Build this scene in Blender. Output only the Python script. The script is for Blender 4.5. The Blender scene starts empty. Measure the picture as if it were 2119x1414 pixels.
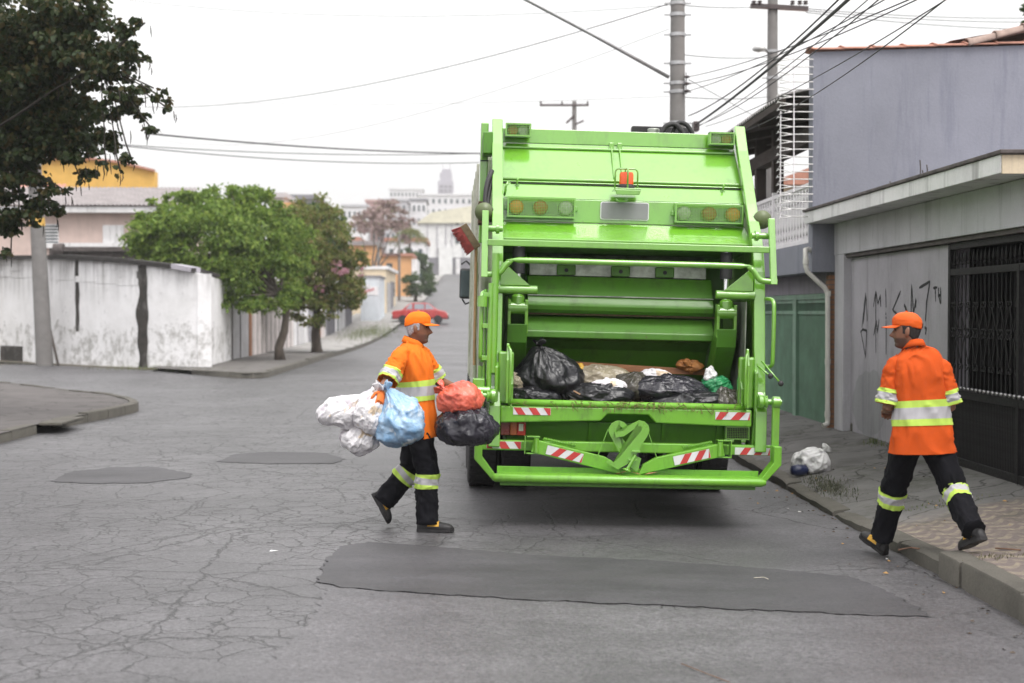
import bpy, bmesh, math, random
from mathutils import Vector, Matrix, noise as mnoise
R_ = math.radians
scene = bpy.context.scene
COL = scene.collection
# ------------------------------------------------------------------ camera
cam_d = bpy.data.cameras.new('camera'); cam = bpy.data.objects.new('camera', cam_d); COL.objects.link(cam)
cam_d.lens = 50; cam_d.sensor_width = 36; cam_d.clip_end = 3000; cam_d.clip_start = .1
CAM = Vector((0, 0, 1.74)); YAW = math.atan(83.5/2943.06); PIT = math.atan(62/2943.06)
cam.location = CAM; cam.rotation_euler = (math.pi/2-PIT, 0, -YAW)
cam_d.dof.use_dof = True; cam_d.dof.focus_distance = 11.6; cam_d.dof.aperture_fstop = 2.0
scene.camera = cam
# ------------------------------------------------------------------ world: bright overcast
SUN_EL, SUN_AZ = R_(58), R_(150)          # azimuth measured clockwise from +Y
world = bpy.data.worlds.new('World'); scene.world = world; world.use_nodes = True
wn = world.node_tree; wn.nodes.clear()
_o = wn.nodes.new('ShaderNodeOutputWorld'); _b = wn.nodes.new('ShaderNodeBackground')
_s = wn.nodes.new('ShaderNodeTexSky'); _s.sky_type = 'NISHITA'; _s.sun_disc = False
_s.sun_elevation = SUN_EL; _s.sun_rotation = SUN_AZ; _s.dust_density = 6.0; _s.air_density = 1.0; _s.ozone_density = 1.0
_h = wn.nodes.new('ShaderNodeHueSaturation'); _h.inputs['Saturation'].default_value = .12
_m = wn.nodes.new('ShaderNodeMix'); _m.data_type = 'RGBA'; _m.inputs['Factor'].default_value = .72
_m.inputs['B'].default_value = (9.5, 9.4, 9.35, 1)      # the even cloud cover
wn.links.new(_s.outputs[0], _h.inputs['Color']); wn.links.new(_h.outputs[0], _m.inputs['A'])
# standard overcast luminance: zenith about twice the horizon
_tc = wn.nodes.new('ShaderNodeTexCoord'); _sx = wn.nodes.new('ShaderNodeSeparateXYZ'); wn.links.new(_tc.outputs['Generated'], _sx.inputs[0])
_mr = wn.nodes.new('ShaderNodeMapRange'); _mr.inputs['From Min'].default_value = 0; _mr.inputs['From Max'].default_value = 1; _mr.inputs['To Min'].default_value = .72; _mr.inputs['To Max'].default_value = 1.6
wn.links.new(_sx.outputs[2], _mr.inputs['Value']); _mm = wn.nodes.new('ShaderNodeVectorMath'); _mm.operation = 'SCALE'
wn.links.new(_m.outputs['Result'], _mm.inputs[0]); wn.links.new(_mr.outputs[0], _mm.inputs['Scale']); wn.links.new(_mm.outputs[0], _b.inputs['Color']); _b.inputs['Strength'].default_value = .12
wn.links.new(_b.outputs[0], _o.inputs['Surface'])
sun_d = bpy.data.lights.new('sun', 'SUN'); sun = bpy.data.objects.new('sun', sun_d); COL.objects.link(sun)
sun_d.energy = 1.2; sun_d.angle = R_(28); sun_d.color = (1, .965, .92)
_dir = Vector((math.sin(SUN_AZ)*math.cos(SUN_EL), math.cos(SUN_AZ)*math.cos(SUN_EL), math.sin(SUN_EL)))
sun.rotation_euler = _dir.to_track_quat('Z', 'Y').to_euler()
vs = scene.view_settings
vs.view_transform = 'Standard'; vs.look = 'None'; vs.gamma = 1; vs.use_curve_mapping = False; vs.exposure = .64
scene.cycles.use_denoising = True
scene.cycles.max_bounces = 6; scene.cycles.diffuse_bounces = 3; scene.cycles.glossy_bounces = 3
scene.cycles.transmission_bounces = 4; scene.cycles.transparent_max_bounces = 6
scene.cycles.caustics_reflective = False; scene.cycles.caustics_refractive = False

# ------------------------------------------------------------------ helpers
FPX = 2943.06
_fw = Vector((math.sin(YAW)*math.cos(PIT), math.cos(YAW)*math.cos(PIT), -math.sin(PIT)))
_rt = Vector((math.cos(YAW), -math.sin(YAW), 0)); _up = _rt.cross(_fw)
def ray(px, py): return _fw + _rt*((px-1059.5)/FPX) - _up*((py-707)/FPX)
def at(px, py, Y):                      # measured point of the photograph carried to the real distance Y
    r = ray(px, py); return CAM + r*(Y/r.y)
def atx(px, py, X):
    r = ray(px, py); return CAM + r*(X/r.x)
def gr(px, py, z=0.):
    r = ray(px, py); return CAM + r*((z-CAM.z)/r.z)
def V(*a): return Vector(a)
def lerp(a, b, t): return a+(b-a)*t
def clamp(t, a=0., b=1.): return max(a, min(b, t))
def sstep(a, b, x): t = clamp((x-a)/(b-a)); return t*t*(3-2*t)
def interp(tab, x):
    if x <= tab[0][0]: return tab[0][1]
    for (a, b), (c, d) in zip(tab, tab[1:]):
        if x <= c: return lerp(b, d, (x-a)/(c-a))
    return tab[-1][1]
def nz(x, y, z=0.): return mnoise.noise(Vector((x, y, z)))
WM = {}
def basis(d):
    d = d.normalized(); a = V(0, 0, 1) if abs(d.z) < .9 else V(1, 0, 0)
    u = d.cross(a).normalized(); return u, d.cross(u).normalized()
class MB:
    def __init__(s): s.v = []; s.f = []; s.m = []; s.attr = []
    def add(s, vs, fs, mi=0):
        n = len(s.v); s.v += [Vector(p) for p in vs]; s.f += [tuple(i+n for i in f) for f in fs]; s.m += [mi]*len(fs); return s
    def box(s, x0, x1, y0, y1, z0, z1, M=None, mi=0):
        vs = [V(x, y, z) for z in (z0, z1) for y in (y0, y1) for x in (x0, x1)]
        if M: vs = [M @ p for p in vs]
        return s.add(vs, [(0, 2, 3, 1), (4, 5, 7, 6), (0, 1, 5, 4), (1, 3, 7, 5), (3, 2, 6, 7), (2, 0, 4, 6)], mi)
    def bar(s, a, b, w, h, upv=None, mi=0):           # square bar from a to b
        a, b = Vector(a), Vector(b); d = (b-a).normalized()
        if upv is None: u, w2 = basis(d)
        else: w2 = Vector(upv); u = d.cross(w2).normalized(); w2 = u.cross(d).normalized()
        vs = [p+u*(i*w/2)+w2*(j*h/2) for p in (a, b) for j in (-1, 1) for i in (-1, 1)]
        return s.add(vs, [(0, 2, 3, 1), (4, 5, 7, 6), (0, 1, 5, 4), (1, 3, 7, 5), (3, 2, 6, 7), (2, 0, 4, 6)], mi)
    def prism(s, poly, fn, t0, t1, mi=0):             # fn(a, b, t) -> point
        n = len(poly)
        vs = [fn(a, b, t0) for a, b in poly]+[fn(a, b, t1) for a, b in poly]
        fs = [tuple(range(n))[::-1], tuple(range(n, 2*n))]+[(i, (i+1) % n, n+(i+1) % n, n+i) for i in range(n)]
        return s.add(vs, fs, mi)
    def tube(s, pts, r, seg=10, caps=True, mi=0):
        pts = [Vector(p) for p in pts]; n = len(pts)
        rs = r if isinstance(r, (list, tuple)) else [r]*n
        d = (pts[1]-pts[0]).normalized(); u, w = basis(d); rings = []
        for i, p in enumerate(pts):
            if i == 0: t = pts[1]-pts[0]
            elif i == n-1: t = pts[-1]-pts[-2]
            else: t = (pts[i+1]-pts[i]).normalized()+(pts[i]-pts[i-1]).normalized()
            t = t.normalized() if t.length > 1e-9 else d
            u = (u-t*u.dot(t)).normalized(); w = t.cross(u)
            rings.append([p+u*(math.cos(k*2*math.pi/seg)*rs[i])+w*(math.sin(k*2*math.pi/seg)*rs[i]) for k in range(seg)])
        return s.loft(rings, caps, mi)
    def loft(s, rings, caps=True, mi=0, closed=True):
        m = len(rings[0]); vs = [p for r in rings for p in r]; fs = []
        for i in range(len(rings)-1):
            for k in range(m if closed else m-1):
                k2 = (k+1) % m; fs.append((i*m+k, i*m+k2, (i+1)*m+k2, (i+1)*m+k))
        if caps and closed: fs.append(tuple(range(m))[::-1]); fs.append(tuple(range((len(rings)-1)*m, len(rings)*m)))
        return s.add(vs, fs, mi)
    def lathe(s, prof, c, ax, seg=24, mi=0):          # prof: (radius, offset along ax)
        c = Vector(c); ax = Vector(ax).normalized(); u, w = basis(ax)
        return s.loft([[c+ax*o+u*(r*math.cos(k*2*math.pi/seg))+w*(r*math.sin(k*2*math.pi/seg)) for k in range(seg)] for r, o in prof], True, mi)
    def cyl(s, a, b, r, r2=None, seg=16, mi=0): return s.tube([a, b], [r, r if r2 is None else r2], seg, True, mi)
    def grid(s, fn, nu, nv, mi=0):
        vs = [fn(i/nu, j/nv) for j in range(nv+1) for i in range(nu+1)]
        return s.add(vs, [(j*(nu+1)+i, j*(nu+1)+i+1, (j+1)*(nu+1)+i+1, (j+1)*(nu+1)+i) for j in range(nv) for i in range(nu)], mi)
    def mesh(s, name, mats, M=None, smooth=None):
        me = bpy.data.meshes.new(name)
        me.from_pydata([M @ p for p in s.v] if M else s.v, [], s.f)
        for m in (mats if isinstance(mats, (list, tuple)) else [mats]): me.materials.append(m)
        if any(s.m): me.polygons.foreach_set('material_index', s.m)
        bm = bmesh.new(); bm.from_mesh(me); bmesh.ops.recalc_face_normals(bm, faces=bm.faces)
        bm.to_mesh(me); bm.free()
        if smooth:
            me.polygons.foreach_set('use_smooth', [True]*len(me.polygons))
            if smooth < 3: me.set_sharp_from_angle(angle=smooth)
        me.update(); return me
    def build(s, name, mats, parent=None, world=False, origin=None, smooth=None, bevel=0, bseg=2):
        M = None
        if parent is not None and world: M = WM[parent.name].inverted()
        if origin is not None: M = Matrix.Translation(-Vector(origin))
        o = bpy.data.objects.new(name, s.mesh(name, mats, M, smooth)); COL.objects.link(o)
        if origin is not None: o.location = origin
        if parent is not None: o.parent = parent
        WM[o.name] = (WM[parent.name] if parent is not None else Matrix.Translation(origin or (0, 0, 0))).copy()
        if bevel:
            b = o.modifiers.new('bevel', 'BEVEL'); b.width = bevel; b.segments = bseg; b.limit_method = 'ANGLE'; b.angle_limit = R_(35)
        return o
def tag(o, label, cat=None, group=None, kind=None):
    if label: o['label'] = label
    if cat: o['category'] = cat
    if group: o['group'] = group
    if kind: o['kind'] = kind
    return o
def thing(name, label, cat, loc=(0, 0, 0), rot=(0, 0, 0), group=None):
    o = bpy.data.objects.new(name, None); COL.objects.link(o); o.empty_display_size = .2
    o.location = loc; o.rotation_euler = rot; tag(o, label, cat, group)
    from mathutils import Euler
    WM[o.name] = Matrix.Translation(loc) @ Euler(rot).to_matrix().to_4x4(); return o
def rng(a, b): return random.uniform(a, b)

# ------------------------------------------------------------------ materials
class NT:
    def __init__(s, name):
        s.mat = bpy.data.materials.new(name); s.mat.use_nodes = True; s.t = s.mat.node_tree
        s.b = s.t.nodes['Principled BSDF']; s.out = s.t.nodes['Material Output']
    def n(s, typ, **kw):
        x = s.t.nodes.new('ShaderNode'+typ)
        for k, v in kw.items():
            if k in x.inputs.keys(): x.inputs[k].default_value = v
            else: setattr(x, k, v)
        return x
    def l(s, a, b): s.t.links.new(a, b)
    def coord(s, scale=(1, 1, 1), kind='Object', loc=(0, 0, 0), rot=(0, 0, 0)):
        c = s.n('TexCoord'); m = s.n('Mapping'); m.inputs['Scale'].default_value = scale; m.inputs['Location'].default_value = loc; m.inputs['Rotation'].default_value = rot
        s.l(c.outputs[kind], m.inputs['Vector']); return m.outputs[0]
    def noise(s, vec, scale, detail=4, rough=.6, dist=0):
        x = s.n('TexNoise', Scale=scale, Detail=detail, Roughness=rough, Distortion=dist); s.l(vec, x.inputs['Vector']); return x.outputs['Fac']
    def ramp(s, fac, pts, cols=None):
        r = s.n('ValToRGB'); e = r.color_ramp.elements
        while len(e) < len(pts): e.new(.5)
        for i, p in enumerate(pts):
            e[i].position = p; c = cols[i] if cols else (i/(len(pts)-1),)*3
            e[i].color = tuple(c)+(1,)
        s.l(fac, r.inputs[0]); return r.outputs[0]
    def mix(s, fac, a, b, mode='MIX'):
        m = s.n('Mix', data_type='RGBA', blend_type=mode)
        for k, x in (('Factor', fac), ('A', a), ('B', b)):
            i = m.inputs[k] if k == 'Factor' else [q for q in m.inputs if q.name == k and q.type == 'RGBA'][0]
            if isinstance(x, (int, float)): i.default_value = x if k == 'Factor' else (x, x, x, 1)
            elif isinstance(x, tuple): i.default_value = x+(1,)
            else: s.l(x, i)
        return [q for q in m.outputs if q.type == 'RGBA'][0]
    def math(s, op, a, b=None):
        m = s.n('Math', operation=op)
        for i, x in enumerate((a, b)):
            if x is None: continue
            if isinstance(x, (int, float)): m.inputs[i].default_value = x
            else: s.l(x, m.inputs[i])
        return m.outputs[0]
    def bump(s, h, strength=.3, dist=.01):
        b = s.n('Bump', Strength=strength, Distance=dist); s.l(h, b.inputs['Height']); s.l(b.outputs[0], s.b.inputs['Normal'])
    def set(s, **kw):
        for k, v in kw.items():
            i = s.b.inputs[k.replace('_', ' ')]
            if hasattr(v, 'is_linked') or hasattr(v, 'links'): s.l(v, i)
            elif isinstance(v, tuple) and len(v) == 3 and i.type == 'RGBA': i.default_value = v+(1,)
            else: i.default_value = v
        return s.mat
def pm(name, col, rough=.6, var=.18, vs=3., bump=0., bs=60., metal=0., coat=0., dirt=None, damt=.5, dscale=2.5, spec=.5, stretch=(1, 1, 1), bdist=.004):
    m = NT(name); c = m.coord(stretch)
    n = m.noise(c, vs, 5, .65)
    k = m.ramp(n, (.3, .7), [(1-var,)*3, (1+var,)*3])
    base = m.mix(1., tuple(col), k, 'MULTIPLY')
    if dirt:
        d = m.noise(c, dscale, 8, .72); d = m.ramp(d, (.5-.12*damt/.5+.1, .72))
        base = m.mix(m.math('MULTIPLY', d, damt), base, tuple(dirt))
    rr = m.ramp(m.noise(c, vs*2.3, 4), (.3, .7), [(max(0, rough-.1),)*3, (min(1, rough+.1),)*3])
    if bump: m.bump(m.noise(c, bs, 6, .7), bump, bdist)
    m.set(Base_Color=base, Roughness=rr, Metallic=metal, Coat_Weight=coat, Specular_IOR_Level=spec)
    return m.mat
# ------------------------------------------------------------------ setting: ground
random.seed(4)
def prof(y):
    if y < 60: return 0.
    if y < 100: return .0006*(y-60)**2
    if y < 235: return .96+.052*(y-100)
    return 7.98+.10*(y-235)
def roadz(x, y):
    c = -.02*(x+1.2) if x > -1.2 else -.012*(-1.2-max(x, -5.5))
    if x < -5.5: c = lerp(-.052, 0, clamp((-5.5-x)/3.5))
    return prof(y)+c
def asphalt(name, base, cracks, speck=.35, rough=.7, tint=(1, .96, 1.02), stain=.35, mot=.16):
    m = NT(name); c = m.coord()
    n1 = m.math('ADD', m.math('MULTIPLY', m.noise(c, 80, 2, .8), .45), m.math('MULTIPLY', m.noise(c, 30, 4, .85), .55)); n2 = m.noise(c, .35, 5, .6); n3 = m.noise(c, 2.2, 6, .7)
    col = m.ramp(n1, (.36, .5, .64), [tuple(t*base*(1-speck) for t in tint), tuple(t*base for t in tint), tuple(t*base*(1+speck) for t in tint)])
    col = m.mix(1., col, m.ramp(n2, (.3, .7), [(.66,)*3, (1.25,)*3]), 'MULTIPLY')
    n4 = m.noise(m.coord((.5, 1.5, 1), loc=(2, 9, 0)), 1.1, 6, .68); col = m.mix(1., col, m.ramp(n4, (.34, .66), [(1-mot,)*3, (1+mot,)*3]), 'MULTIPLY')
    col = m.mix(1., col, m.ramp(n3, (.3, .72), [(.80,)*3, (1.14,)*3]), 'MULTIPLY')
    st = m.ramp(m.noise(m.coord(loc=(7, 3, 0)), .9, 7, .72), (.64-.2*stain, .80-.2*stain)); col = m.mix(m.math('MULTIPLY', st, stain), col, (.05, .047, .05))
    # tyre-polished bands along the street
    cs = m.coord((1.1, .05, 1)); col = m.mix(1., col, m.ramp(m.noise(cs, 1., 3), (.35, .65), [(.93,)*3, (1.06,)*3]), 'MULTIPLY')
    h = n1
    if cracks:
        nd = m.n('TexNoise', Scale=2.6, Detail=6., Roughness=.7); m.l(c, nd.inputs['Vector'])
        sub = m.n('VectorMath', operation='SUBTRACT'); m.l(nd.outputs['Color'], sub.inputs[0]); sub.inputs[1].default_value = (.5, .5, .5)
        sc = m.n('VectorMath', operation='SCALE'); m.l(sub.outputs[0], sc.inputs[0]); sc.inputs['Scale'].default_value = .2
        ad = m.n('VectorMath', operation='ADD'); m.l(c, ad.inputs[0]); m.l(sc.outputs[0], ad.inputs[1])
        mask = m.noise(c, .33, 3, .55); tot = None
        sx = m.n('SeparateXYZ'); m.l(c, sx.inputs[0])
        lft = m.math('MULTIPLY', m.math('ADD', sx.outputs[0], 1.0), -.03)      # the old left lane is worst
        mask = m.math('ADD', mask, lft)
        for scl, wd, lo, hi, amt in ((.6, .006, .30, .38, 1.), (1.9, .0125, .37, .44, 1.), (4., .026, .44, .51, 1.)):
            v = m.n('TexVoronoi', feature='DISTANCE_TO_EDGE', Scale=scl); m.l(ad.outputs[0], v.inputs['Vector'])
            wob = m.ramp(m.noise(c, 3*scl, 3, .7), (.30, .46))
            k = m.ramp(v.outputs['Distance'], (0., wd), [(1,)*3, (0,)*3])
            k = m.math('MULTIPLY', k, m.ramp(mask, (lo, hi))); k = m.math('MULTIPLY', m.math('MULTIPLY', k, wob), amt)
            tot = k if tot is None else m.math('MAXIMUM', tot, k)
        col = m.mix(tot, col, (.012, .0115, .012))
        h = m.math('SUBTRACT', m.math('MULTIPLY', n1, .35), m.math('MULTIPLY', tot, 2.5))
    m.bump(h, .6, .006)
    m.set(Base_Color=col, Roughness=rough, Specular_IOR_Level=.65); return m.mat
M_ASPH = asphalt('old_cracked_asphalt', .082, True, .85, .48)
M_PATCH = asphalt('asphalt_patch', .042, False, .55, .6, (1, .95, 1.05), .75, .42)
M_SMOOTH = asphalt('worn_asphalt', .09, False, .75, .5, (1, .955, 1.02), .4)
M_SOIL = pm('soil', (.10, .085, .065), .95, .3, 1.5, .6, 30, dirt=(.06, .08, .03), damt=.6)
def concrete(name, base, crack=True, moss=.5):
    m = NT(name); c = m.coord()
    col = m.ramp(m.noise(c, 1.6, 8, .7), (.25, .5, .75), [tuple(b*.62 for b in base), base, tuple(b*1.22 for b in base)])
    col = m.mix(1., col, m.ramp(m.noise(c, 60, 4, .7), (.3, .7), [(.85,)*3, (1.13,)*3]), 'MULTIPLY')
    d = m.ramp(m.noise(c, .9, 8, .75), (.55, .72)); col = m.mix(m.math('MULTIPLY', d, moss), col, (.045, .045, .03))
    h = m.noise(c, 45, 6, .75)
    if crack:
        nd = m.n('TexNoise', Scale=1.7, Detail=5.); m.l(c, nd.inputs['Vector'])
        sc = m.n('VectorMath', operation='SCALE'); m.l(nd.outputs['Color'], sc.inputs[0]); sc.inputs['Scale'].default_value = .9
        ad = m.n('VectorMath', operation='ADD'); m.l(c, ad.inputs[0]); m.l(sc.outputs[0], ad.inputs[1])
        v = m.n('TexVoronoi', feature='DISTANCE_TO_EDGE', Scale=.8); m.l(ad.outputs[0], v.inputs['Vector'])
        k = m.ramp(v.outputs['Distance'], (0., .018), [(1,)*3, (0,)*3])
        k = m.math('MULTIPLY', k, m.ramp(m.noise(c, .8, 3), (.4, .5)))
        col = m.mix(m.math('MULTIPLY', k, .85), col, (.02, .02, .016)); h = m.math('SUBTRACT', h, m.math('MULTIPLY', k, 2.))
    m.bump(h, .5, .008); m.set(Base_Color=col, Roughness=.9, Specular_IOR_Level=.25); return m.mat
M_CONC = concrete('pavement_concrete', (.105, .096, .094)); M_CONCM = concrete('weathered_pavement', (.125, .117, .112))
M_KERB = concrete('kerb_stone', (.105, .098, .085), False, .35)
M_CONCL = concrete('pale_pavement', (.30, .29, .28))
def wave_pave():
    m = NT('wave_paving'); c = m.coord((1, 1, 0))
    nd = m.n('TexNoise', Scale=1.9, Detail=1.5); m.l(c, nd.inputs['Vector'])
    sc = m.n('VectorMath', operation='SCALE'); m.l(nd.outputs['Color'], sc.inputs[0]); sc.inputs['Scale'].default_value = .10
    ad = m.n('VectorMath', operation='ADD'); m.l(c, ad.inputs[0]); m.l(sc.outputs[0], ad.inputs[1])
    s = m.n('SeparateXYZ'); m.l(ad.outputs[0], s.inputs[0])
    def sn(x, k, ph=0): return m.math('SINE', m.math('ADD', m.math('MULTIPLY', x, k), ph))
    a = m.math('ADD', m.math('MULTIPLY', s.outputs[1], 33.), m.math('MULTIPLY', sn(s.outputs[0], 31.), 1.7))
    w = m.math('MULTIPLY', m.math('SINE', a), sn(s.outputs[0], 15.5, 1.))
    k = m.ramp(m.math('ADD', m.math('MULTIPLY', w, .5), .5), (.47, .62))
    k = m.math('MULTIPLY', k, m.ramp(m.noise(c, 7, 5, .7), (.32, .58)))
    col = m.mix(k, (.16, .132, .122), (.27, .23, .175))
    t1 = m.n('TexBrick', Scale=5.); t1.offset = 0.; t1.inputs['Mortar Size'].default_value = .012; t1.inputs['Brick Width'].default_value = 1.; t1.inputs['Row Height'].default_value = 1.
    m.l(c, t1.inputs['Vector']); col = m.mix(m.math('MULTIPLY', t1.outputs['Fac'], .55), col, (.06, .055, .05))
    dn = m.noise(c, 1.3, 8, .75); col = m.mix(m.math('MULTIPLY', m.ramp(dn, (.52, .7)), .75), col, (.075, .07, .055))
    col = m.mix(1., col, m.ramp(m.noise(c, 30, 5), (.3, .7), [(.8,)*3, (1.15,)*3]), 'MULTIPLY')
    # plain cement further along the pavement and along its rim
    cc = m.coord(); s2 = m.n('SeparateXYZ'); m.l(cc, s2.inputs[0])
    edge = m.math('ADD', m.math('MULTIPLY', s2.outputs[1], 1.), m.math('MULTIPLY', m.noise(cc, 1.6, 5), 1.4))
    far = m.ramp(m.math('MULTIPLY', edge, .05), (.60, .625))
    cem = m.ramp(m.noise(cc, 1.6, 8, .7), (.25, .5, .75), [(.075, .072, .068), (.135, .13, .127), (.18, .173, .17)])
    moss = m.ramp(m.noise(cc, 1.1, 8, .75), (.52, .66)); cem = m.mix(m.math('MULTIPLY', moss, .75), cem, (.04, .043, .025))
    nd2 = m.n('TexNoise', Scale=1.4, Detail=5.); m.l(cc, nd2.inputs['Vector'])
    sc2 = m.n('VectorMath', operation='SCALE'); m.l(nd2.outputs['Color'], sc2.inputs[0]); sc2.inputs['Scale'].default_value = 1.1
    ad2 = m.n('VectorMath', operation='ADD'); m.l(cc, ad2.inputs[0]); m.l(sc2.outputs[0], ad2.inputs[1])
    v = m.n('TexVoronoi', feature='DISTANCE_TO_EDGE', Scale=1.1); m.l(ad2.outputs[0], v.inputs['Vector'])
    cr = m.ramp(v.outputs['Distance'], (0., .02), [(1,)*3, (0,)*3])
    cem = m.mix(m.math('MULTIPLY', cr, .8), cem, (.02, .02, .016))
    fin = m.mix(far, col, cem)
    m.bump(m.math('SUBTRACT', m.noise(cc, 40, 6, .75), m.math('MULTIPLY', m.math('MULTIPLY', cr, far), 2.)), .6, .008)
    m.set(Base_Color=fin, Roughness=.88, Specular_IOR_Level=.25); return m.mat
M_WAVE = wave_pave()
M_GRASS = None

# terrain sheet reaching the horizon
def terr(u, v):
    x = lerp(-700, 700, u); y = lerp(-60, 1500, v**1.6)
    hill = 0
    if y > 235: hill = 9.5*sstep(235, 420, y)+16*sstep(300, 700, y)
    z = (prof(min(y, 235))-.25+hill*1.0)
    z += .03*max(0, -x-60)*sstep(60, 200, y)
    return V(x, y, z)
tag(MB().grid(terr, 60, 90).build('terrain', M_SOIL, smooth=4), 'bare ground of the neighbourhood rising to far hills', kind='structure')
def KL(y): return -5.5+clamp((y-55)/75)*1.1          # left kerb line of the street
KR = 3.22                                            # right kerb line
m = MB()
ys = [-6+.5*i for i in range(108)]
m.grid(lambda u, v: (lambda x, y: V(x, y, roadz(x, y)))(lerp(-46, KR+.1, 1-(1-u)**1.3), lerp(-6, 47, v)), 70, 106)
m.grid(lambda u, v: (lambda y: (lambda x: V(x, y, roadz(x, y)+.004))(lerp(KL(y)-.1, KR+.1, u)))(lerp(46.5, 233, v)), 16, 120)
tag(m.build('road', M_ASPH, smooth=4), 'worn grey asphalt street with cracks', kind='structure')
# resurfaced areas, laid as sheets on the road
def sheet(name, pix, mat, lift, label, jag=.045, z0=-.03):
    pts = []
    n = len(pix)
    for i in range(n):
        a, b = gr(*pix[i], z0), gr(*pix[(i+1) % n], z0)
        k = max(2, int((b-a).length/.05))
        for j in range(k):
            p = a.lerp(b, j/k); d = nz(p.x*1.3, p.y*1.3, 3)*jag*1.2+nz(p.x*11, p.y*11, 7)*jag*.8+nz(p.x*27, p.y*27, 7)*jag*.9
            q = (b-a).normalized(); p = p+V(-q.y, q.x, 0)*d; pts.append(p)
    bm = bmesh.new(); vs_ = [bm.verts.new((p.x, p.y, 0)) for p in pts]; f = bm.faces.new(vs_)
    bmesh.ops.triangulate(bm, faces=[f], ngon_method='EAR_CLIP')
    for _ in range(3):
        bmesh.ops.subdivide_edges(bm, edges=[e for e in bm.edges if e.calc_length() > .45], cuts=1, use_grid_fill=False)
        bmesh.ops.triangulate(bm, faces=bm.faces[:])
    for v_ in bm.verts: v_.co.z = roadz(v_.co.x, v_.co.y)+lift
    me = bpy.data.meshes.new(name); bm.to_mesh(me); bm.free(); me.materials.append(mat)
    for p in me.polygons: p.use_smooth = True
    if me.polygons[0].normal.z < 0: me.flip_normals()
    o = bpy.data.objects.new(name, me); COL.objects.link(o); WM[o.name] = Matrix(); return tag(o, label, kind='structure')
sheet('road_patch_big', [(655, 1213), (668, 1180), (700, 1138), (760, 1129), (900, 1135), (1150, 1150), (1500, 1163), (1650, 1172), (1760, 1180), (1820, 1205), (1900, 1240), (1935, 1262), (1700, 1258), (1400, 1250), (1120, 1243), (900, 1234), (730, 1224)], M_PATCH, .006, 'long dark asphalt patch across the lane')
sheet('road_patch_left', [(95, 996), (150, 975), (230, 967), (330, 968), (400, 982), (380, 992), (300, 1000), (180, 1001)], M_PATCH, .005, 'oval dark asphalt patch at the left')
sheet('road_patch_middle', [(450, 958), (480, 943), (560, 938), (680, 942), (712, 955), (690, 965), (560, 964)], M_PATCH, .005, 'oval dark asphalt patch behind the first one')
sheet('road_front_strip', [(690, 1226), (900, 1237), (1120, 1246), (1400, 1253), (1700, 1261), (1960, 1266), (2180, 1340), (2400, 1500), (2400, 1900), (200, 1900), (420, 1500), (600, 1330)], M_SMOOTH, .003, 'smoother newer asphalt strip in the foreground', .05)

# right pavement and its kerb
def kh(y): return interp([(0, .095), (9.72, .095), (9.74, .03), (11.4, .005), (12.2, -.035), (13.4, -.03), (15., .0), (18, .03), (60, .05)], y)
def pvz(x, y):
    t = clamp((x-KR-.12)/(4.8-KR-.12))
    b = kh(y)-.012 if t <= 0 else lerp(kh(y)-.012, .215, t**.85)
    rough = .018*nz(x*1.7, y*1.7)+.008*nz(x*6, y*6, 2)
    return prof(y)+b+rough*sstep(0, .12, t)*sstep(1, .9, t)
m = MB(); m.grid(lambda u, v: (lambda x, y: V(x, y, pvz(x, y)))(lerp(KR+.1, 4.9, u), lerp(2, 40, v**1.5)), 24, 260)
tag(m.build('pavement_right', M_WAVE, smooth=4), 'wave patterned pavement turning to plain broken cement', kind='structure')
kr = thing('kerb_right', None, None); kr['kind'] = 'structure'; kr['label'] = 'row of worn kerb stones on the right'
y = 3.6; i = 0
while y < 40:
    L = rng(.85, 1.1) if y < 8 else rng(.7, 1.05)
    if y < 9.72 < y+L+.3: L = 9.72-y
    y2 = y+L-.012; jx = rng(-.012, .012); dz = rng(-.012, .012) if y > 9.8 else rng(-.004, .004)
    m = MB(); top0, top1 = kh(y+.03)+dz, kh(y2-.03)+dz; w = .13
    rx = .02 if y < 9.7 else .045
    poly = [(KR+jx, -.25), (KR+jx+.008, -.04), (KR+jx+.012, -.99), (KR+jx+rx, 0), (KR+.15, 0.004), (KR+.15, -.25)]
    rings = []
    for k in range(7):
        yy = lerp(y, y2, k/6); tp = prof(yy)+lerp(top0, top1, k/6)+.006*nz(yy*3, i); e = .012 if k in (0, 6) else 0
        ch = .018*(1+nz(yy*4, 9)); o = jx+.01*nz(yy*3, 4, i)*(2 if y > 9.7 else 1)
        rings.append([V(KR+o+e, yy, -.25+prof(yy)), V(KR+o+e, yy, tp-ch-e), V(KR+o+e+rx*.4, yy, tp-ch*.3-e), V(KR+o+rx+ch, yy, tp-e), V(KR+.16, yy, tp-e*.3+.002), V(KR+.16, yy, -.25+prof(yy))])
    m.loft(rings); m.build('kerb_stone', M_KERB, kr, smooth=R_(40)); y = y2+.012; i += 1

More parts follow.
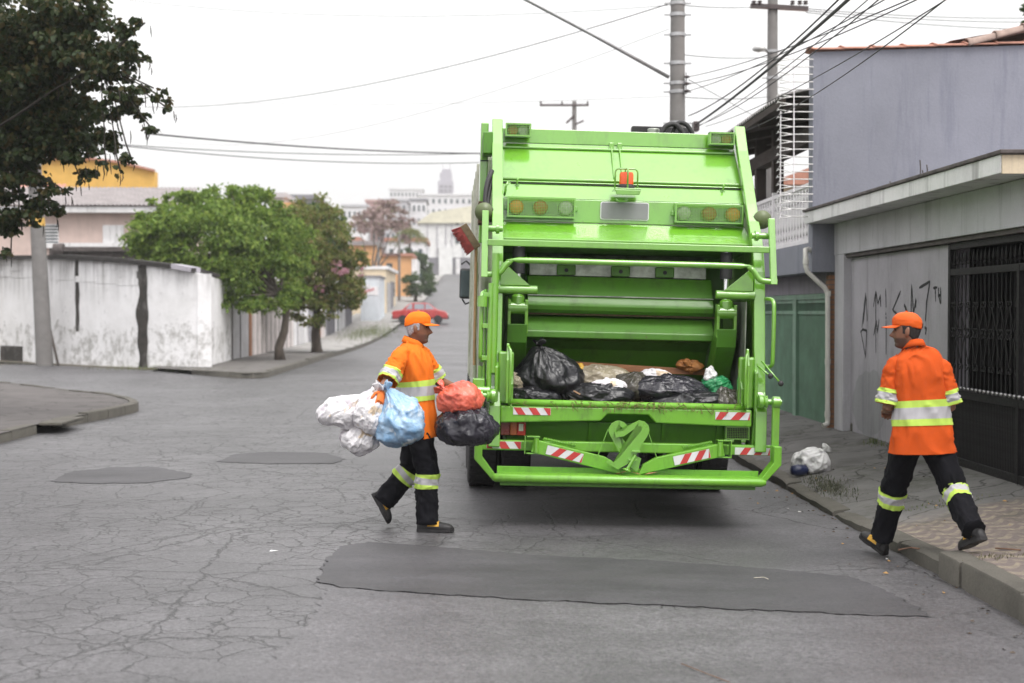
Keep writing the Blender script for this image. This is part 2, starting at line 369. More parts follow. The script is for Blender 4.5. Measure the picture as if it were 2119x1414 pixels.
# left near corner pavement with kerb and drain mouth
def rim(pts, n=6):                      # Catmull-Rom
    out = []
    for i in range(len(pts)-1):
        p = [Vector(pts[max(0, min(len(pts)-1, i+k))]) for k in (-1, 0, 1, 2)]
        for j in range(n):
            t = j/n; out.append(.5*((2*p[1])+(-p[0]+p[2])*t+(2*p[0]-5*p[1]+4*p[2]-p[3])*t*t+(-p[0]+3*p[1]-3*p[2]+p[3])*t**3))
    out.append(Vector(pts[-1])); return out
LN = rim([(-6.55, -4, 0), (-6.5, 8, 0), (-6.4, 15, 0), (-6.35, 19.2, 0), (-6.25, 22.2, 0), (-6.0, 24.4, 0), (-6.05, 26.0, 0), (-7.1, 28.4, 0), (-9, 30.9, 0), (-11.6, 34.2, 0), (-17, 39, 0), (-34, 52, 0)], 8)
def slab(name, rimpts, back, zt, mat, label):
    m = MB(); N = 10
    m.grid(lambda u, v: (lambda a: (lambda q: V(q.x, q.y, zt(q.x, q.y)))(a.lerp(back(a), u**1.4)))(rimpts[min(len(rimpts)-1, int(round(v*(len(rimpts)-1))))]), N, len(rimpts)-1)
    return tag(m.build(name, mat, smooth=4), label, kind='structure')
slab('pavement_corner', LN, lambda a: V(min(a.x-3.5, -10-.4*max(0, 20-a.y)*0)-18*clamp((a.y-22)/12), a.y-.2, 0), lambda x, y: .095+.02*nz(x*.9, y*.9)+.012*nz(x*3, y*3), M_CONC, 'broken cement corner pavement at the left')
def kerb_run(name, pts, label, h=.11, w=.15, side=1, L=1.0, skip=None, zf=None):
    k = thing(name, None, None); k['kind'] = 'structure'; k['label'] = label
    seg = [0]
    for a, b in zip(pts, pts[1:]): seg.append(seg[-1]+(b-a).length)
    def P(s):
        for i in range(len(seg)-1):
            if s <= seg[i+1]: return pts[i].lerp(pts[i+1], (s-seg[i])/max(1e-6, seg[i+1]-seg[i])), (pts[i+1]-pts[i]).normalized()
        return pts[-1], (pts[-1]-pts[-2]).normalized()
    s = 0
    while s < seg[-1]-.4:
        l = L*rng(.85, 1.15); e = min(seg[-1], s+l-.015)
        c, _ = P((s+e)/2)
        if not (skip and skip(c)):
            m = MB(); rings = []; dz = rng(-.015, .012)
            for j in range(4):
                p, d = P(lerp(s, e, j/3)); nrm = V(-d.y, d.x, 0)*side; b = zf(p.x, p.y) if zf else prof(p.y)
                q = [p, p, p+nrm*.02, p+nrm*w, p+nrm*w]; zz = [-.2, h-.03+dz, h+dz, h+.004+dz, -.2]
                rings.append([V(a.x, a.y, b+z) for a, z in zip(q, zz)])
            m.loft(rings); m.build('kerb_stone', M_KERB, k, smooth=R_(40))
        s = e+.015
    return k
kerb_run('kerb_corner', LN, 'kerb stones rounding the left corner', .105, .16, 1, skip=lambda c: 21.0 < c.y < 22.0 and c.x > -6.6)
# drain mouth in that kerb
m = MB(); a, b = V(-6.33, 20.85, 0), V(-6.2, 22.15, 0)
m.box(-6.32, -5.98-.0, 20.9, 22.1, .075, .12).box(-6.7, -6.62, 20.9, 22.1, -.2, .08)
dm = m.build('drain_inlet', M_KERB, bevel=.012, origin=(-6.3, 21.5, 0)); tag(dm, 'concrete storm drain mouth set in the left kerb', 'drain')
for o_ in [dm]: pass
# left far pavement beyond the crossing
LF = rim([(-8.9, 41.6, 0), (-7.3, 39.3, 0), (-6.2, 38.0, 0), (-5.6, 38.3, 0), (-5.5, 40, 0), (-5.5, 46, 0), (-5.5, 55, 0), (KL(70), 70, 0), (KL(90), 90, 0)], 6)
slab('pavement_far_left', LF, lambda a: V(min(-9.4, a.x-.3), max(a.y, 41.9), 0), lambda x, y: prof(y)+.10+.015*nz(x, y), M_CONCM, 'dusty cement pavement under the street trees')
m = MB(); m.grid(lambda u, v: (lambda y: V(lerp(KL(y), KL(y)-4.2, u), y, prof(y)+.125))(lerp(57, 222, v)), 4, 60)
tag(m.build('pavement_upper_left', M_CONCL, smooth=4), 'pale pavement climbing the left side of the street', kind='structure')
kerb_run('kerb_far_left', LF[4:], 'kerb stones beside the street trees', .12, .16, 1, 1.2)
m = MB(); m.grid(lambda u, v: (lambda y: V(lerp(3.3, 9, u), y, prof(y)+.1))(lerp(40.2, 222, v)), 4, 60)
tag(m.build('pavement_upper_right', M_CONCL, smooth=4), 'pale pavement climbing the right side of the street', kind='structure')
# verge along the white wall
WALL = [(-34, 66, 3.75), (-24, 57, 3.7), (-17.1, 51.0, 3.62), (-14.2, 47.6, 3.5), (-11.6, 45.0, 3.3), (-9.8, 43.4, 3.15), (-8.6, 42.7, 2.97), (-8.12, 42.5, 2.88), (-7.98, 42.48, 2.86)]
m = MB(); m.grid(lambda u, v: (lambda i: (lambda a: V(lerp(a[0]+.1, a[0]+.9, u), lerp(a[1]+.1, a[1]-1.4, u), .05-.05*u+.02*nz(a[0]*2, u*5)))(WALL[i]))(int(round(v*(len(WALL)-1)))), 6, len(WALL)-1)
tag(m.build('verge', M_SOIL, smooth=4), 'dirt verge at the foot of the white wall', kind='structure')
# ------------------------------------------------------------------ right-hand buildings
def plaster(name, col, stain=.35, bump=.25, rough=.85, vs=1.2, dirt=(.09, .085, .085), streak=True):
    m = NT(name); c = m.coord()
    b = m.mix(1., tuple(col), m.ramp(m.noise(c, vs, 6, .62), (.28, .72), [(.84,)*3, (1.12,)*3]), 'MULTIPLY')
    b = m.mix(1., b, m.ramp(m.noise(c, 38, 5, .7), (.3, .7), [(.94,)*3, (1.05,)*3]), 'MULTIPLY')
    if streak:
        s = m.noise(m.coord((5, 5, .45)), 1., 6, .7); b = m.mix(m.math('MULTIPLY', m.ramp(s, (.52, .74)), stain), b, dirt)
        p = m.ramp(m.noise(c, 14, 4, .8), (.70, .735)); b = m.mix(m.math('MULTIPLY', p, stain*1.2), b, dirt)
    m.bump(m.noise(c, 24, 8, .72), bump, .008); m.set(Base_Color=b, Roughness=rough, Specular_IOR_Level=.3); return m.mat
M_PALE = plaster('pale_render', (.50, .49, .525), .5)
M_GREYR = plaster('grey_render', (.42, .40, .445), .55, .6)
M_PURP = plaster('lilac_grey_render', (.228, .234, .276), .6, .5, .85, .7, (.12, .125, .17))
M_WHITE = plaster('white_paint', (.70, .69, .70), .55)
M_CREAM = plaster('cream_paint', (.62, .52, .38), .3)
M_DKCAP = pm('weathered_cap_and_shadow', (.085, .072, .07), .9, .4, 6, .5, 40)
M_CLAY = pm('clay_tile', (.42, .20, .145), .85, .25, 7, .3, 60, dirt=(.12, .09, .08), damt=.5)
M_TAN = pm('tan_ridge_tile', (.33, .24, .205), .85, .25, 7, .3, 60, dirt=(.10, .08, .07), damt=.5)
M_IRON = pm('black_iron', (.010, .009, .010), .65, .3, 20, .1, 80, spec=.25)
M_GREENG = pm('green_gate_paint', (.13, .235, .165), .55, .2, 2, .1, 40, dirt=(.09, .12, .10), damt=.5)
M_PVC = pm('white_pvc', (.66, .64, .60), .45, .1, 4)
M_BRICK = pm('brick', (.30, .155, .09), .9, .35, 9, .5, 60)
M_MORT = pm('mortar', (.16, .15, .14), .95, .2, 9, .5, 60)
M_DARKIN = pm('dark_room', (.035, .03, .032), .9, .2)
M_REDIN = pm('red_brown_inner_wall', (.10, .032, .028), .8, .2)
M_INK = pm('black_spray_paint', (.02, .02, .024), .75, .2, 8)
M_STEEL = pm('galvanised_steel', (.42, .42, .43), .42, .2, 8, metal=.8)
M_WOODD = pm('dark_roof_timber', (.045, .032, .028), .85, .3, 5, .2, 30, stretch=(1, .2, 1))
M_RAILW = pm('white_balcony_paint', (.74, .71, .74), .6, .1, 3)
FX = 4.75
ga = thing('garage_house', 'single storey grey garage with deep white canopy and graffiti on its wall', 'house', (FX, 14, 0))
def part(mb, name, mat, par, **k): return mb.build(name, mat, par, world=True, **k)
part(MB().box(FX, 5.02, 18.06, 18.5, 0, 2.475), 'pilaster', M_PALE, ga, bevel=.008)
part(MB().box(FX-.004, 5.1, 5, 18.52, 2.475, 2.885), 'beam', M_PALE, ga, bevel=.006)
gw = part(MB().box(FX+.1, 5.05, 14.3, 18.06, 0, 2.42), 'wall', M_GREYR, ga)
part(MB().box(FX+.03, 5.04, 12.2, 18.05, 2.43, 2.474), 'lintel_shadow_strip', M_DKCAP, ga)  # dark strip put in for the shade under the beam
part(MB().box(FX, 5.05, 4, 11.68, 0, 2.474), 'wall', M_PALE, ga)
part(MB().box(FX+.09, 5.3, 17.96, 18.055, .15, .32), 'plinth', M_KERB, ga, bevel=.02)
can = part(MB().box(4.39, 6.0, 11.72, 18.66, 2.89, 3.045), 'canopy', M_WHITE, ga, bevel=.006)
can.data.materials.append(M_CREAM)
part(MB().box(4.40, 6.0, 11.70, 11.718, 2.885, 3.04), 'canopy_end', M_CREAM, ga)
part(MB().box(4.365, 6.02, 11.66, 18.70, 3.047, 3.082), 'canopy_cap', M_DKCAP, ga, bevel=.008)
part(MB().box(6.0, 13, 5, 18.5, 2.87, 3.03), 'roof', M_GREYR, ga)
part(MB().box(12.8, 13, 5, 18.5, 0, 2.87), 'rear_wall', M_GREYR, ga)
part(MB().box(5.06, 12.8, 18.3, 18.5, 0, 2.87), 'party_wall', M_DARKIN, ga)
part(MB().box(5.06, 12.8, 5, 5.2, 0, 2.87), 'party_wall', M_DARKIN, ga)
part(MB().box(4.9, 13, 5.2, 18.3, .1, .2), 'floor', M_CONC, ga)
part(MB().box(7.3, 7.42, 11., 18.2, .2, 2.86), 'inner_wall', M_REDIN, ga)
part(MB().box(7.2, 7.29, 14.35, 15.6, .2, 2.3), 'inner_door', pm('lilac_inner_door', (.30, .27, .30), .6, .15), ga)
part(MB().box(6.1, 6.6, 14.3, 15.15, .2, 2.0), 'inner_column', M_GREYR, ga)
for (px, py, h) in ((1842, 380, .05), (1904, 352, .17), (1909, 359, .06), (1918, 355, .1)):
    p = atx(px, py+6, 4.47); part(MB().tube([V(4.47, p.y, 3.06), V(4.475, p.y, 3.08+h*.5), V(4.465, p.y-.01, 3.08+h)], .006, 6), 'rebar_stub', M_DKCAP, ga)
# graffiti: thin brush strokes on the wall face
def strokes(name, par, X, lines, w=.012, label=None):
    for ln in lines:
        m = MB(); ww = w
        if isinstance(ln[0], float): ww = ln[0]; ln = ln[1:]
        P = [atx(px, py, X) for px, py in ln]; pts = []
        for a, b in zip(P, P[1:]):
            for k in range(6): pts.append(a.lerp(b, k/6)+V(0, .004*nz(a.z*3, k, a.y), .004*nz(a.y*3, k)))
        pts.append(P[-1]); n = len(pts); L = []; Rr = []
        for i, p in enumerate(pts):
            d = pts[min(n-1, i+1)]-pts[max(0, i-1)]; s = V(0, -d.z, d.y).normalized()*(ww*(.8+.35*nz(i*.7, X, ww*99))*(.55 if i in (0, n-1) else 1))
            L.append(V(X-.0025, p.y+s.y, p.z+s.z)); Rr.append(V(X-.0025, p.y-s.y, p.z-s.z))
        m.add(L+Rr, [(i, i+1, n+i+1, n+i) for i in range(n-1)])
        o = part(m, name, M_INK, par)
        if label: o['label'] = label
GF = lambda cx, cy: (1520+cx/2.357, 400+cy/2.357)
lines = [[(640, 485), (622, 655)], [(628, 640), (642, 500), (648, 625)], [(615, 680), (625, 665), (645, 670), (640, 800), (618, 680)],
         [(690, 478), (678, 555)], [(690, 478), (700, 540), (712, 500), (714, 555)], [(690, 480), (690, 778)], [(680, 695), (692, 620), (698, 680), (706, 615)],
         [(738, 465), (740, 560)], [(.022,), (738, 585), (740, 592)], [(.022,), (738, 605), (741, 612)], [(740, 620), (740, 788)],
         [(812, 475), (772, 570), (795, 592)], [(.026, ), (828, 545), (835, 560), (848, 590)], [(862, 600), (864, 445), (874, 585), (886, 515), (884, 560)],
         [(.022,), (902, 462), (955, 430)], [(.022,), (954, 432), (938, 530), (932, 625)], [(.022,), (928, 655), (936, 660), (932, 690)], [(.022,), (924, 715), (916, 742)],
         [(970, 462), (990, 460)], [(980, 462), (982, 530)], [(996, 460), (996, 500), (1006, 540)], [(1006, 458), (1008, 540)], [(996, 498), (1008, 498)]]
LL = []
for ln in lines:
    if len(ln[0]) == 1: LL.append([ln[0][0]]+[GF(*p) for p in ln[1:]])
    else: LL.append([GF(*p) for p in ln])
strokes('graffiti_stroke', ga, FX+.1, LL, .019, 'black spray paint stroke of a tall angular scrawl')
# damp bare patch low on that wall
m = MB(); pts = []
for k in range(28):
    a = k/28*2*math.pi; pts.append(((1800+36*math.cos(a)*(1+.25*nz(k*.6, 1))), 835+70*math.sin(a)*(1+.3*nz(k*.6, 5))))
P = [atx(px, py, FX+.1) for px, py in pts]
m.add([V(FX+.098, p.y, p.z) for p in P], [tuple(range(28))])
part(m, 'bare_patch', plaster('damp_grey_render', (.34, .335, .36), .4, .8), ga)

# iron gate
gt = thing('iron_gate', 'black iron gate with scrollwork, spear tips and ball row beside graffiti wall', 'gate', (4.85, 13.4, .2))
GX = 4.85; gy0, gy1 = 11.72, 14.26
m = MB(); m.box(GX-.03, GX+.03, gy1-.045, gy1+.02, .2, 2.42); part(m, 'post', M_IRON, gt, bevel=.004)
m = MB(); m.box(GX-.03, GX+.03, gy0-.02, gy0+.045, .2, 2.42); part(m, 'post', M_IRON, gt, bevel=.004)
for z0, z1 in ((.205, .29), (.885, .965), (2.10, 2.165), (2.36, 2.425)):
    part(MB().box(GX-.028, GX+.028, gy0+.046, gy1-.046, z0, z1), 'rail', M_IRON, gt, bevel=.004)
m = MB(); m.box(GX-.032, GX+.032, 12.40, 12.46, .205, 2.16); part(m, 'stile', M_IRON, gt, bevel=.004)
NB = 23; bar_me = ball_me = None
def link(name, me, par, loc):
    o = bpy.data.objects.new(name, me); COL.objects.link(o); o.parent = par; o.location = WM[par.name].inverted() @ Vector(loc); return o
mb = MB(); mb.cyl(V(0, 0, .966), V(0, 0, 2.099), .0085, seg=8); mb.cyl(V(0, 0, 2.166), V(0, 0, 2.2), .0085, seg=8)
mb.lathe([(.008, 2.2), (.02, 2.21), (.008, 2.225), (.016, 2.24), (.017, 2.255), (.001, 2.345)], V(0, 0, 0), V(0, 0, 1), 8); bar_me = mb.mesh('bar', M_IRON, smooth=R_(40))
mb = MB(); mb.lathe([(.001, -.021), (.012, -.017), (.02, -.006), (.021, .004), (.015, .015), (.001, .021)], V(0, 0, 0), V(0, 0, 1), 10); ball_me = mb.mesh('ball', pm('worn_bare_iron', (.30, .29, .30), .35, .3, 30, metal=.9), smooth=4)
def scroll(cy, cz, s, up):
    pts = []
    for k in range(15):
        a = k/14*1.6*math.pi; r = .036*(1-.55*k/14); pts.append(V(0, s*(.036-r*math.cos(a))*1., up*r*math.sin(a)))
    return [p+V(0, cy, cz) for p in pts]
sm = MB()
for s in (-1, 1): sm.tube(scroll(0, 0, s, 1), .007, 6)
scr_up = sm.mesh('scroll', M_IRON, smooth=4); sm = MB()
for s in (-1, 1): sm.tube(scroll(0, 0, s, -1), .007, 6)
scr_dn = sm.mesh('scroll', M_IRON, smooth=4)
for k in range(NB):
    yy = lerp(gy0+.1, gy1-.1, k/(NB-1)); link('bar', bar_me, gt, (GX, yy, 0)); link('ball', ball_me, gt, (GX-.04, yy, .985))
    for zz, me_ in ((1.80, scr_up), (1.545, scr_up), (1.515, scr_dn), (1.20, scr_dn)):
        if k % 2 == 0: link('scroll', me_, gt, (GX-.012, yy, zz))
    if k % 2 == 0 and k < NB-1:
        y2 = lerp(gy0+.1, gy1-.1, (k+2)/(NB-1)); ym = (yy+y2)/2
        m = MB()
        for za, zb in ((1.79, 1.56), (1.23, 1.5)):
            m.bar(V(GX-.012, yy, za), V(GX-.012, ym, zb), .012, .006); m.bar(V(GX-.012, y2, za), V(GX-.012, ym, zb), .012, .006)
        part(m, 'diamond_bars', M_IRON, gt)
mb = MB().box(-.006, .006, -.011, .011, .29, .885); sl = mb.mesh('slat', M_IRON)
for k in range(62): link('slat', sl, gt, (GX, lerp(gy0+.07, gy1-.07, k/61), 0))

# neighbouring house with overhanging upper floor, balcony and green garage doors
hb = thing('balcony_house', 'lilac grey two storey house with overhanging floor and white balcony', 'house', (4.8, 21, 0))
fn = lambda a, b, t: V(a, t, b)
part(MB().prism([(4.46, 2.26), (4.46, 5.13), (9.6, 5.32), (9.6, .0), (4.80, .0), (4.80, 2.26)], fn, 18.53, 18.75), 'side_wall', M_PURP, hb)
part(MB().box(4.46, 4.62, 18.752, 25.2, 2.26, 2.65).box(4.62, 6.5, 18.752, 25.2, 2.26, 2.42), 'balcony_floor', M_PURP, hb)
part(MB().box(4.78, 4.95, 18.752, 25.2, 1.99, 2.258), 'wall', plaster('violet_grey_band', (.27, .25, .29), .5, .5), hb)
part(MB().box(4.80, 5.0, 25.2, 25.4, 0, 2.26), 'wall', M_PURP, hb); part(MB().box(5.0, 9.6, 25.2, 25.4, 0, 2.26), 'wall', M_PURP, hb)
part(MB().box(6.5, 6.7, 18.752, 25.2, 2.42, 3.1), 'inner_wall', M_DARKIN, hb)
# green doors
def gdoor(y0, y1, nm):
    m = MB(); n = int((y1-y0)/.07); v_ = []
    for i in range(n*4+1):
        yy = lerp(y0, y1, i/(n*4)); x = 4.80+(.0 if i % 4 in (0, 1) else .03); v_.append((x, yy))
    k = len(v_); m.add([V(x, yy, .2) for x, yy in v_]+[V(x, yy, 1.70) for x, yy in v_], [(i, i+1, k+i+1, k+i) for i in range(k-1)])
    o = part(m, 'garage_door', M_GREENG, hb)
    m = MB().box(4.785, 4.83, y0, y1, 1.70, 1.75).box(4.785, 4.83, y0, y1, 1.86, 1.91)
    nn = int((y1-y0)/.09)
    for i in range(nn+1): yy = lerp(y0, y1-.015, i/nn); m.box(4.79, 4.82, yy, yy+.015, 1.75, 1.86)
    f = part(m, 'vent_bars', M_GREENG, o); part(MB().box(4.86, 4.9, y0, y1, 1.7, 1.9), 'vent_backing', M_DARKIN, o)
gdoor(18.80, 20.74, 'a'); gdoor(20.96, 24.9, 'b')
part(MB().box(4.755, 4.86, 20.745, 20.955, .1, 1.985), 'door_post', M_GREENG, hb, bevel=.006)
part(MB().box(4.76, 4.86, 18.79, 20.74, 1.912, 1.985).box(4.76, 4.86, 20.96, 25, 1.912, 1.985), 'door_lintel', M_GREENG, hb)
part(MB().box(4.71, 4.80, 18.60, 18.74, .1, 2.255), 'brick_pier', M_MORT, hb)
bk = MB().box(-.048, .04, -.075, .07, 0, .052).mesh('brick', M_BRICK)
z = .2; i = 0
while z < 2.2: link('brick', bk, hb, (4.742+rng(-.004, .004), 18.665+rng(-.004, .004), z)); z += .0655; i += 1
# white drain pipe
pts = [V(4.5, 18.62, 2.53), V(4.42, 18.60, 2.56), V(4.375, 18.55, 2.55), V(4.37, 18.52, 2.50), V(4.37, 18.5, 2.33), V(4.39, 18.5, 2.26), V(4.62, 18.5, 2.05), V(4.655, 18.5, 1.98), V(4.66, 18.5, 1.9), V(4.665, 18.5, .32), V(4.66, 18.49, .27), V(4.60, 18.47, .245)]
pp = part(MB().tube(pts, .032, 12), 'drain_pipe', M_PVC, hb, smooth=R_(50))
for zz in (.36, 1.05, 1.94, 2.36): part(MB().cyl(V(4.663 if zz < 2 else 4.37, 18.5, zz), V(4.663 if zz < 2 else 4.37, 18.5, zz+.07), .038), 'pipe_collar', M_PVC, pp, smooth=R_(50))
# balcony railing: fretted boards
rl = part(MB().box(4.47, 4.53, 18.76, 25.1, 2.652, 2.70), 'rail', M_RAILW, hb); part(MB().box(4.47, 4.53, 18.76, 25.1, 3.40, 3.45), 'rail', M_RAILW, hb)
prof_b = [(-.085, .0), (.085, .0), (.04, .06), (.085, .12), (.045, .18), (.075, .25), (.075, .45), (.045, .52), (.085, .58), (.04, .64), (.085, .70), (-.085, .70), (-.04, .64), (-.085, .58), (-.045, .52), (-.075, .45), (-.075, .25), (-.045, .18), (-.085, .12), (-.04, .06)]
bb = MB(); bb.prism(prof_b, lambda a, b, t: V(t, a, b), -.012, .012); bme = bb.mesh('baluster', M_RAILW)
for k in range(36): link('baluster', bme, hb, (4.50, 18.86+.178*k, 2.70))
part(MB().box(4.465, 4.535, 21.0, 21.08, 2.66, 3.5), 'rail_post', M_RAILW, hb); part(MB().box(4.465, 4.535, 22.8, 22.88, 2.66, 3.5), 'rail_post', M_RAILW, hb)
# veranda roof
m = MB()
N = 46
def corr(u, v):
    yy = lerp(18.78, 26.2, u); x = lerp(4.1, 8.6, v); return V(x, yy, 4.60+.20*(x-4.1)+.03*math.sin(u*N*2*math.pi))
m.grid(corr, N*4, 3); rf = part(m, 'roof', pm('grey_fibre_cement', (.24, .23, .225), .9, .25, 4, .3, 30, dirt=(.07, .065, .06), damt=.6), hb, smooth=4)
part(MB().box(4.12, 4.16, 18.78, 26.2, 4.48, 4.575), 'fascia', M_WOODD, hb)
m = MB(); m.add([V(4.14, 18.77, 4.50), V(4.14, 26.2, 4.50), V(8.6, 26.2, 5.38), V(8.6, 18.77, 5.38)], [(0, 1, 2, 3)]); part(m, 'soffit', M_WOODD, hb)
for yy in (18.9, 20.6, 22.3, 24.0, 25.7): part(MB().bar(V(4.16, yy, 4.46), V(8.4, yy, 5.30), .07, .12, (0, 0, 1)), 'rafter', M_WOODD, hb)
for yy in (18.95, 21.7, 23.0, 25.0): part(MB().box(4.62, 4.78, yy, yy+.16, 2.65, 4.52), 'veranda_post', M_WOODD, hb)
part(MB().box(4.6, 4.8, 18.78, 26, 4.05, 4.25), 'veranda_beam', M_WOODD, hb)
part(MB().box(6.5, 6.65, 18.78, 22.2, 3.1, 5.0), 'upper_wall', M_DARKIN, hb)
# tiles along the top of the side wall
for k in range(9):
    x0 = 4.42+.405*k; z0 = 5.135+.037*(x0-4.46)+.012
    m = MB(); rings = []
    for t in range(9):
        x = x0+.44*t/8; zz = z0+.037*.44*t/8+.02*(1 if t == 0 else .4*(1-t/8)); r = .05 if t == 0 else .042
        rings.append([V(x, 18.52+.12-.17*math.cos(a), zz+r*math.sin(a)) for a in [math.pi*j/8 for j in range(9)]])
    m.loft(rings, False, closed=False); o = part(m, 'roof_tile', M_CLAY, hb, smooth=4); s = o.modifiers.new('t', 'SOLIDIFY'); s.thickness = .014
for k in range(4):
    x0 = 6.49+.37*k; z0 = 5.24+.10*k
    m = MB(); rings = []
    for t in range(6):
        x = x0+.42*t/5; zz = z0+.115*t/5; r = .085-.012*t/5+(.012 if t == 0 else 0)
        rings.append([V(x, 18.48-.0+.11-.13*math.cos(a)*(r/.085), zz-.03+r*1.25*math.sin(a)) for a in [math.pi*j/10 for j in range(11)]])
    m.loft(rings, False, closed=False); o = part(m, 'ridge_tile', M_TAN, hb, smooth=4); s = o.modifiers.new('t', 'SOLIDIFY'); s.thickness = .018
m = MB(); m.add([V(6.3, 18.60, 5.30), V(12, 18.60, 6.35), V(12, 24, 6.6), V(6.3, 24, 5.55)], [(0, 1, 2, 3)]); part(m, 'tiled_roof', M_CLAY, hb)
# spiked guard on the corner of the side wall
sg = thing('spike_guard', 'white steel anti climb guard of forked spiked bars on the lilac wall edge', 'guard', (4.4, 18.5, 3))
mb = MB(); mb.tube([V(-.004, 0, 0), V(-.30, 0, 0)], .0085, 6)
for s, L in ((.55, .15), (-.7, .17)):
    a = V(-.28, 0, 0); b = V(-.28-L, -.05*s, -.045*s*1.0); mb.tube([a, b], [.008, .007], 6)
    for q in range(5):
        an = q/5*2*math.pi; mb.tube([b, b+V(-.022+.012*math.cos(an), .02*math.sin(an), .022*math.cos(an))], [.006, .002], 4)
smesh = mb.mesh('spiked_bar', pm('white_painted_steel', (.62, .61, .6), .5, .2, 8), smooth=4)
z = 2.98
while z < 5.08: link('spiked_bar', smesh, sg, (4.46+rng(-.006, .006), 18.50, z)); z += .0975
part(MB().tube([V(4.205, 18.49, 3.3), V(4.20, 18.49, 5.12)], .008, 6), 'upright_rod', M_RAILW, sg); part(MB().tube([V(4.03, 18.5, 2.95), V(4.03, 18.5, 4.35)], .009, 6), 'upright_rod', M_RAILW, sg)
# small yellow house seen through the veranda
yh = thing('yellow_house', 'pale yellow rendered house seen through the veranda', 'house', (11.5, 40, 0))
part(MB().box(8.6, 15, 40, 48, 0, 5.3), 'wall', M_CREAM, yh); part(MB().prism([(8.2, 5.3), (15.4, 5.3), (15.4, 6.2), (10.6, 6.2)], lambda a, b, t: V(a, t, b), 39.7, 48.2), 'roof', M_CLAY, yh)
part(MB().box(9.5, 10.6, 39.95, 40.02, 3.2, 4.4), 'window', M_DARKIN, yh)
# ------------------------------------------------------------------ trees
def leafmat(name, cols, trans=.35, rough=.55):
    m = NT(name); a = m.n('Attribute'); a.attribute_name = 'rnd'
    k = m.ramp(a.outputs['Fac'], tuple(i/(len(cols)-1) for i in range(len(cols))), cols)
    m.set(Base_Color=k, Roughness=rough, Specular_IOR_Level=.35)
    t = m.n('BsdfTranslucent'); m.l(k, t.inputs[0]); mx = m.n('MixShader'); mx.inputs[0].default_value = trans
    m.l(m.b.outputs[0], mx.inputs[1]); m.l(t.outputs[0], mx.inputs[2]); m.l(mx.outputs[0], m.out.inputs[0]); return m.mat
M_LEAFB = leafmat('bright_leaf', [(.075, .13, .022), (.13, .22, .035), (.20, .30, .05), (.29, .37, .075)], .45)
M_LEAFD = leafmat('dark_leaf', [(.014, .026, .009), (.026, .046, .013), (.042, .06, .017), (.085, .06, .02)], .35)
M_LEAFO = leafmat('olive_leaf', [(.09, .13, .025), (.15, .20, .04), (.21, .22, .06), (.26, .19, .09)], .5)
M_LEAFP = leafmat('pink_blossom', [(.36, .15, .20), (.46, .24, .28), (.52, .34, .37)], .4)
M_LEAFM = leafmat('mauve_canopy', [(.26, .19, .17), (.34, .25, .24), (.42, .31, .30), (.22, .21, .12)])
M_LEAFG = leafmat('clipped_leaf', [(.03, .06, .018), (.05, .095, .025), (.08, .13, .03)])
M_BARKD = pm('dark_bark', (.03, .025, .02), .95, .35, 10, .8, 25, bdist=.02)
M_BARK = pm('bark', (.085, .068, .055), .95, .35, 10, .8, 25, stretch=(1, 1, .3), bdist=.02)
def leaves(name, mat, parent, spots, size, aspect=.55, droop=.3, lob=False):
    v = []; f = []; a = []
    for p in spots:
        s = size*rng(.6, 1.3); d = V(rng(-1, 1), rng(-1, 1), rng(-1, 1)-droop).normalized(); u, w = basis(d)
        an = rng(0, 6.28); side = u*math.cos(an)+w*math.sin(an); nrm = d.cross(side)
        n = len(v); r = rng(0, 1)
        if lob:
            v += [p, p+d*s*.28+side*s*aspect*.55+nrm*s*.08, p+d*s*.75+side*s*aspect*.42, p+d*s*1.0, p+d*s*.75-side*s*aspect*.42, p+d*s*.28-side*s*aspect*.55+nrm*s*.08]
            f += [(n, n+1, n+2, n+3), (n, n+3, n+4, n+5)]; a += [r, r]
        else:
            v += [p, p+d*s*.5+side*s*aspect*.5+nrm*s*.1, p+d*s, p+d*s*.5-side*s*aspect*.5+nrm*s*.1]; f += [(n, n+1, n+2, n+3)]; a += [r]
    me = bpy.data.meshes.new(name); me.from_pydata([WM[parent.name].inverted() @ q for q in v], [], f); me.materials.append(mat)
    at_ = me.attributes.new('rnd', 'FLOAT', 'FACE'); at_.data.foreach_set('value', a)
    o = bpy.data.objects.new(name, me); COL.objects.link(o); o.parent = parent; WM[o.name] = WM[parent.name].copy(); return o
def blobspots(blobs, n, shell=.55):
    vol = [b[1].x*b[1].y*b[1].z*(b[2] if len(b) > 2 else 1) for b in blobs]; tot = sum(vol); out = []
    for (b, w) in zip(blobs, vol):
        c, r = b[0], b[1]
        clump = [V(rng(-1, 1), rng(-1, 1), rng(-1, 1)).normalized()*rng(shell, 1.02) for _ in range(max(4, int(n*w/tot/45)))]
        for _ in range(int(n*w/tot)):
            q = random.choice(clump)+V(random.gauss(0, .10), random.gauss(0, .10), random.gauss(0, .065))
            out.append(c+V(q.x*r.x, q.y*r.y, q.z*r.z))
    return out
def limbs(m, base, tops, r0, fork=.35):
    base = Vector(base)
    for t in tops:
        t = Vector(t); k = []
        for i in range(7):
            q = i/6; p = base.lerp(t, q); p += V(.16*nz(q*3, t.x, 1), .16*nz(q*3, t.y, 2), 0)*math.sin(q*math.pi)*(t-base).length*.4; k.append(p)
        m.tube(k, [lerp(r0, .012, (i/6)**.7) for i in range(7)], 7)
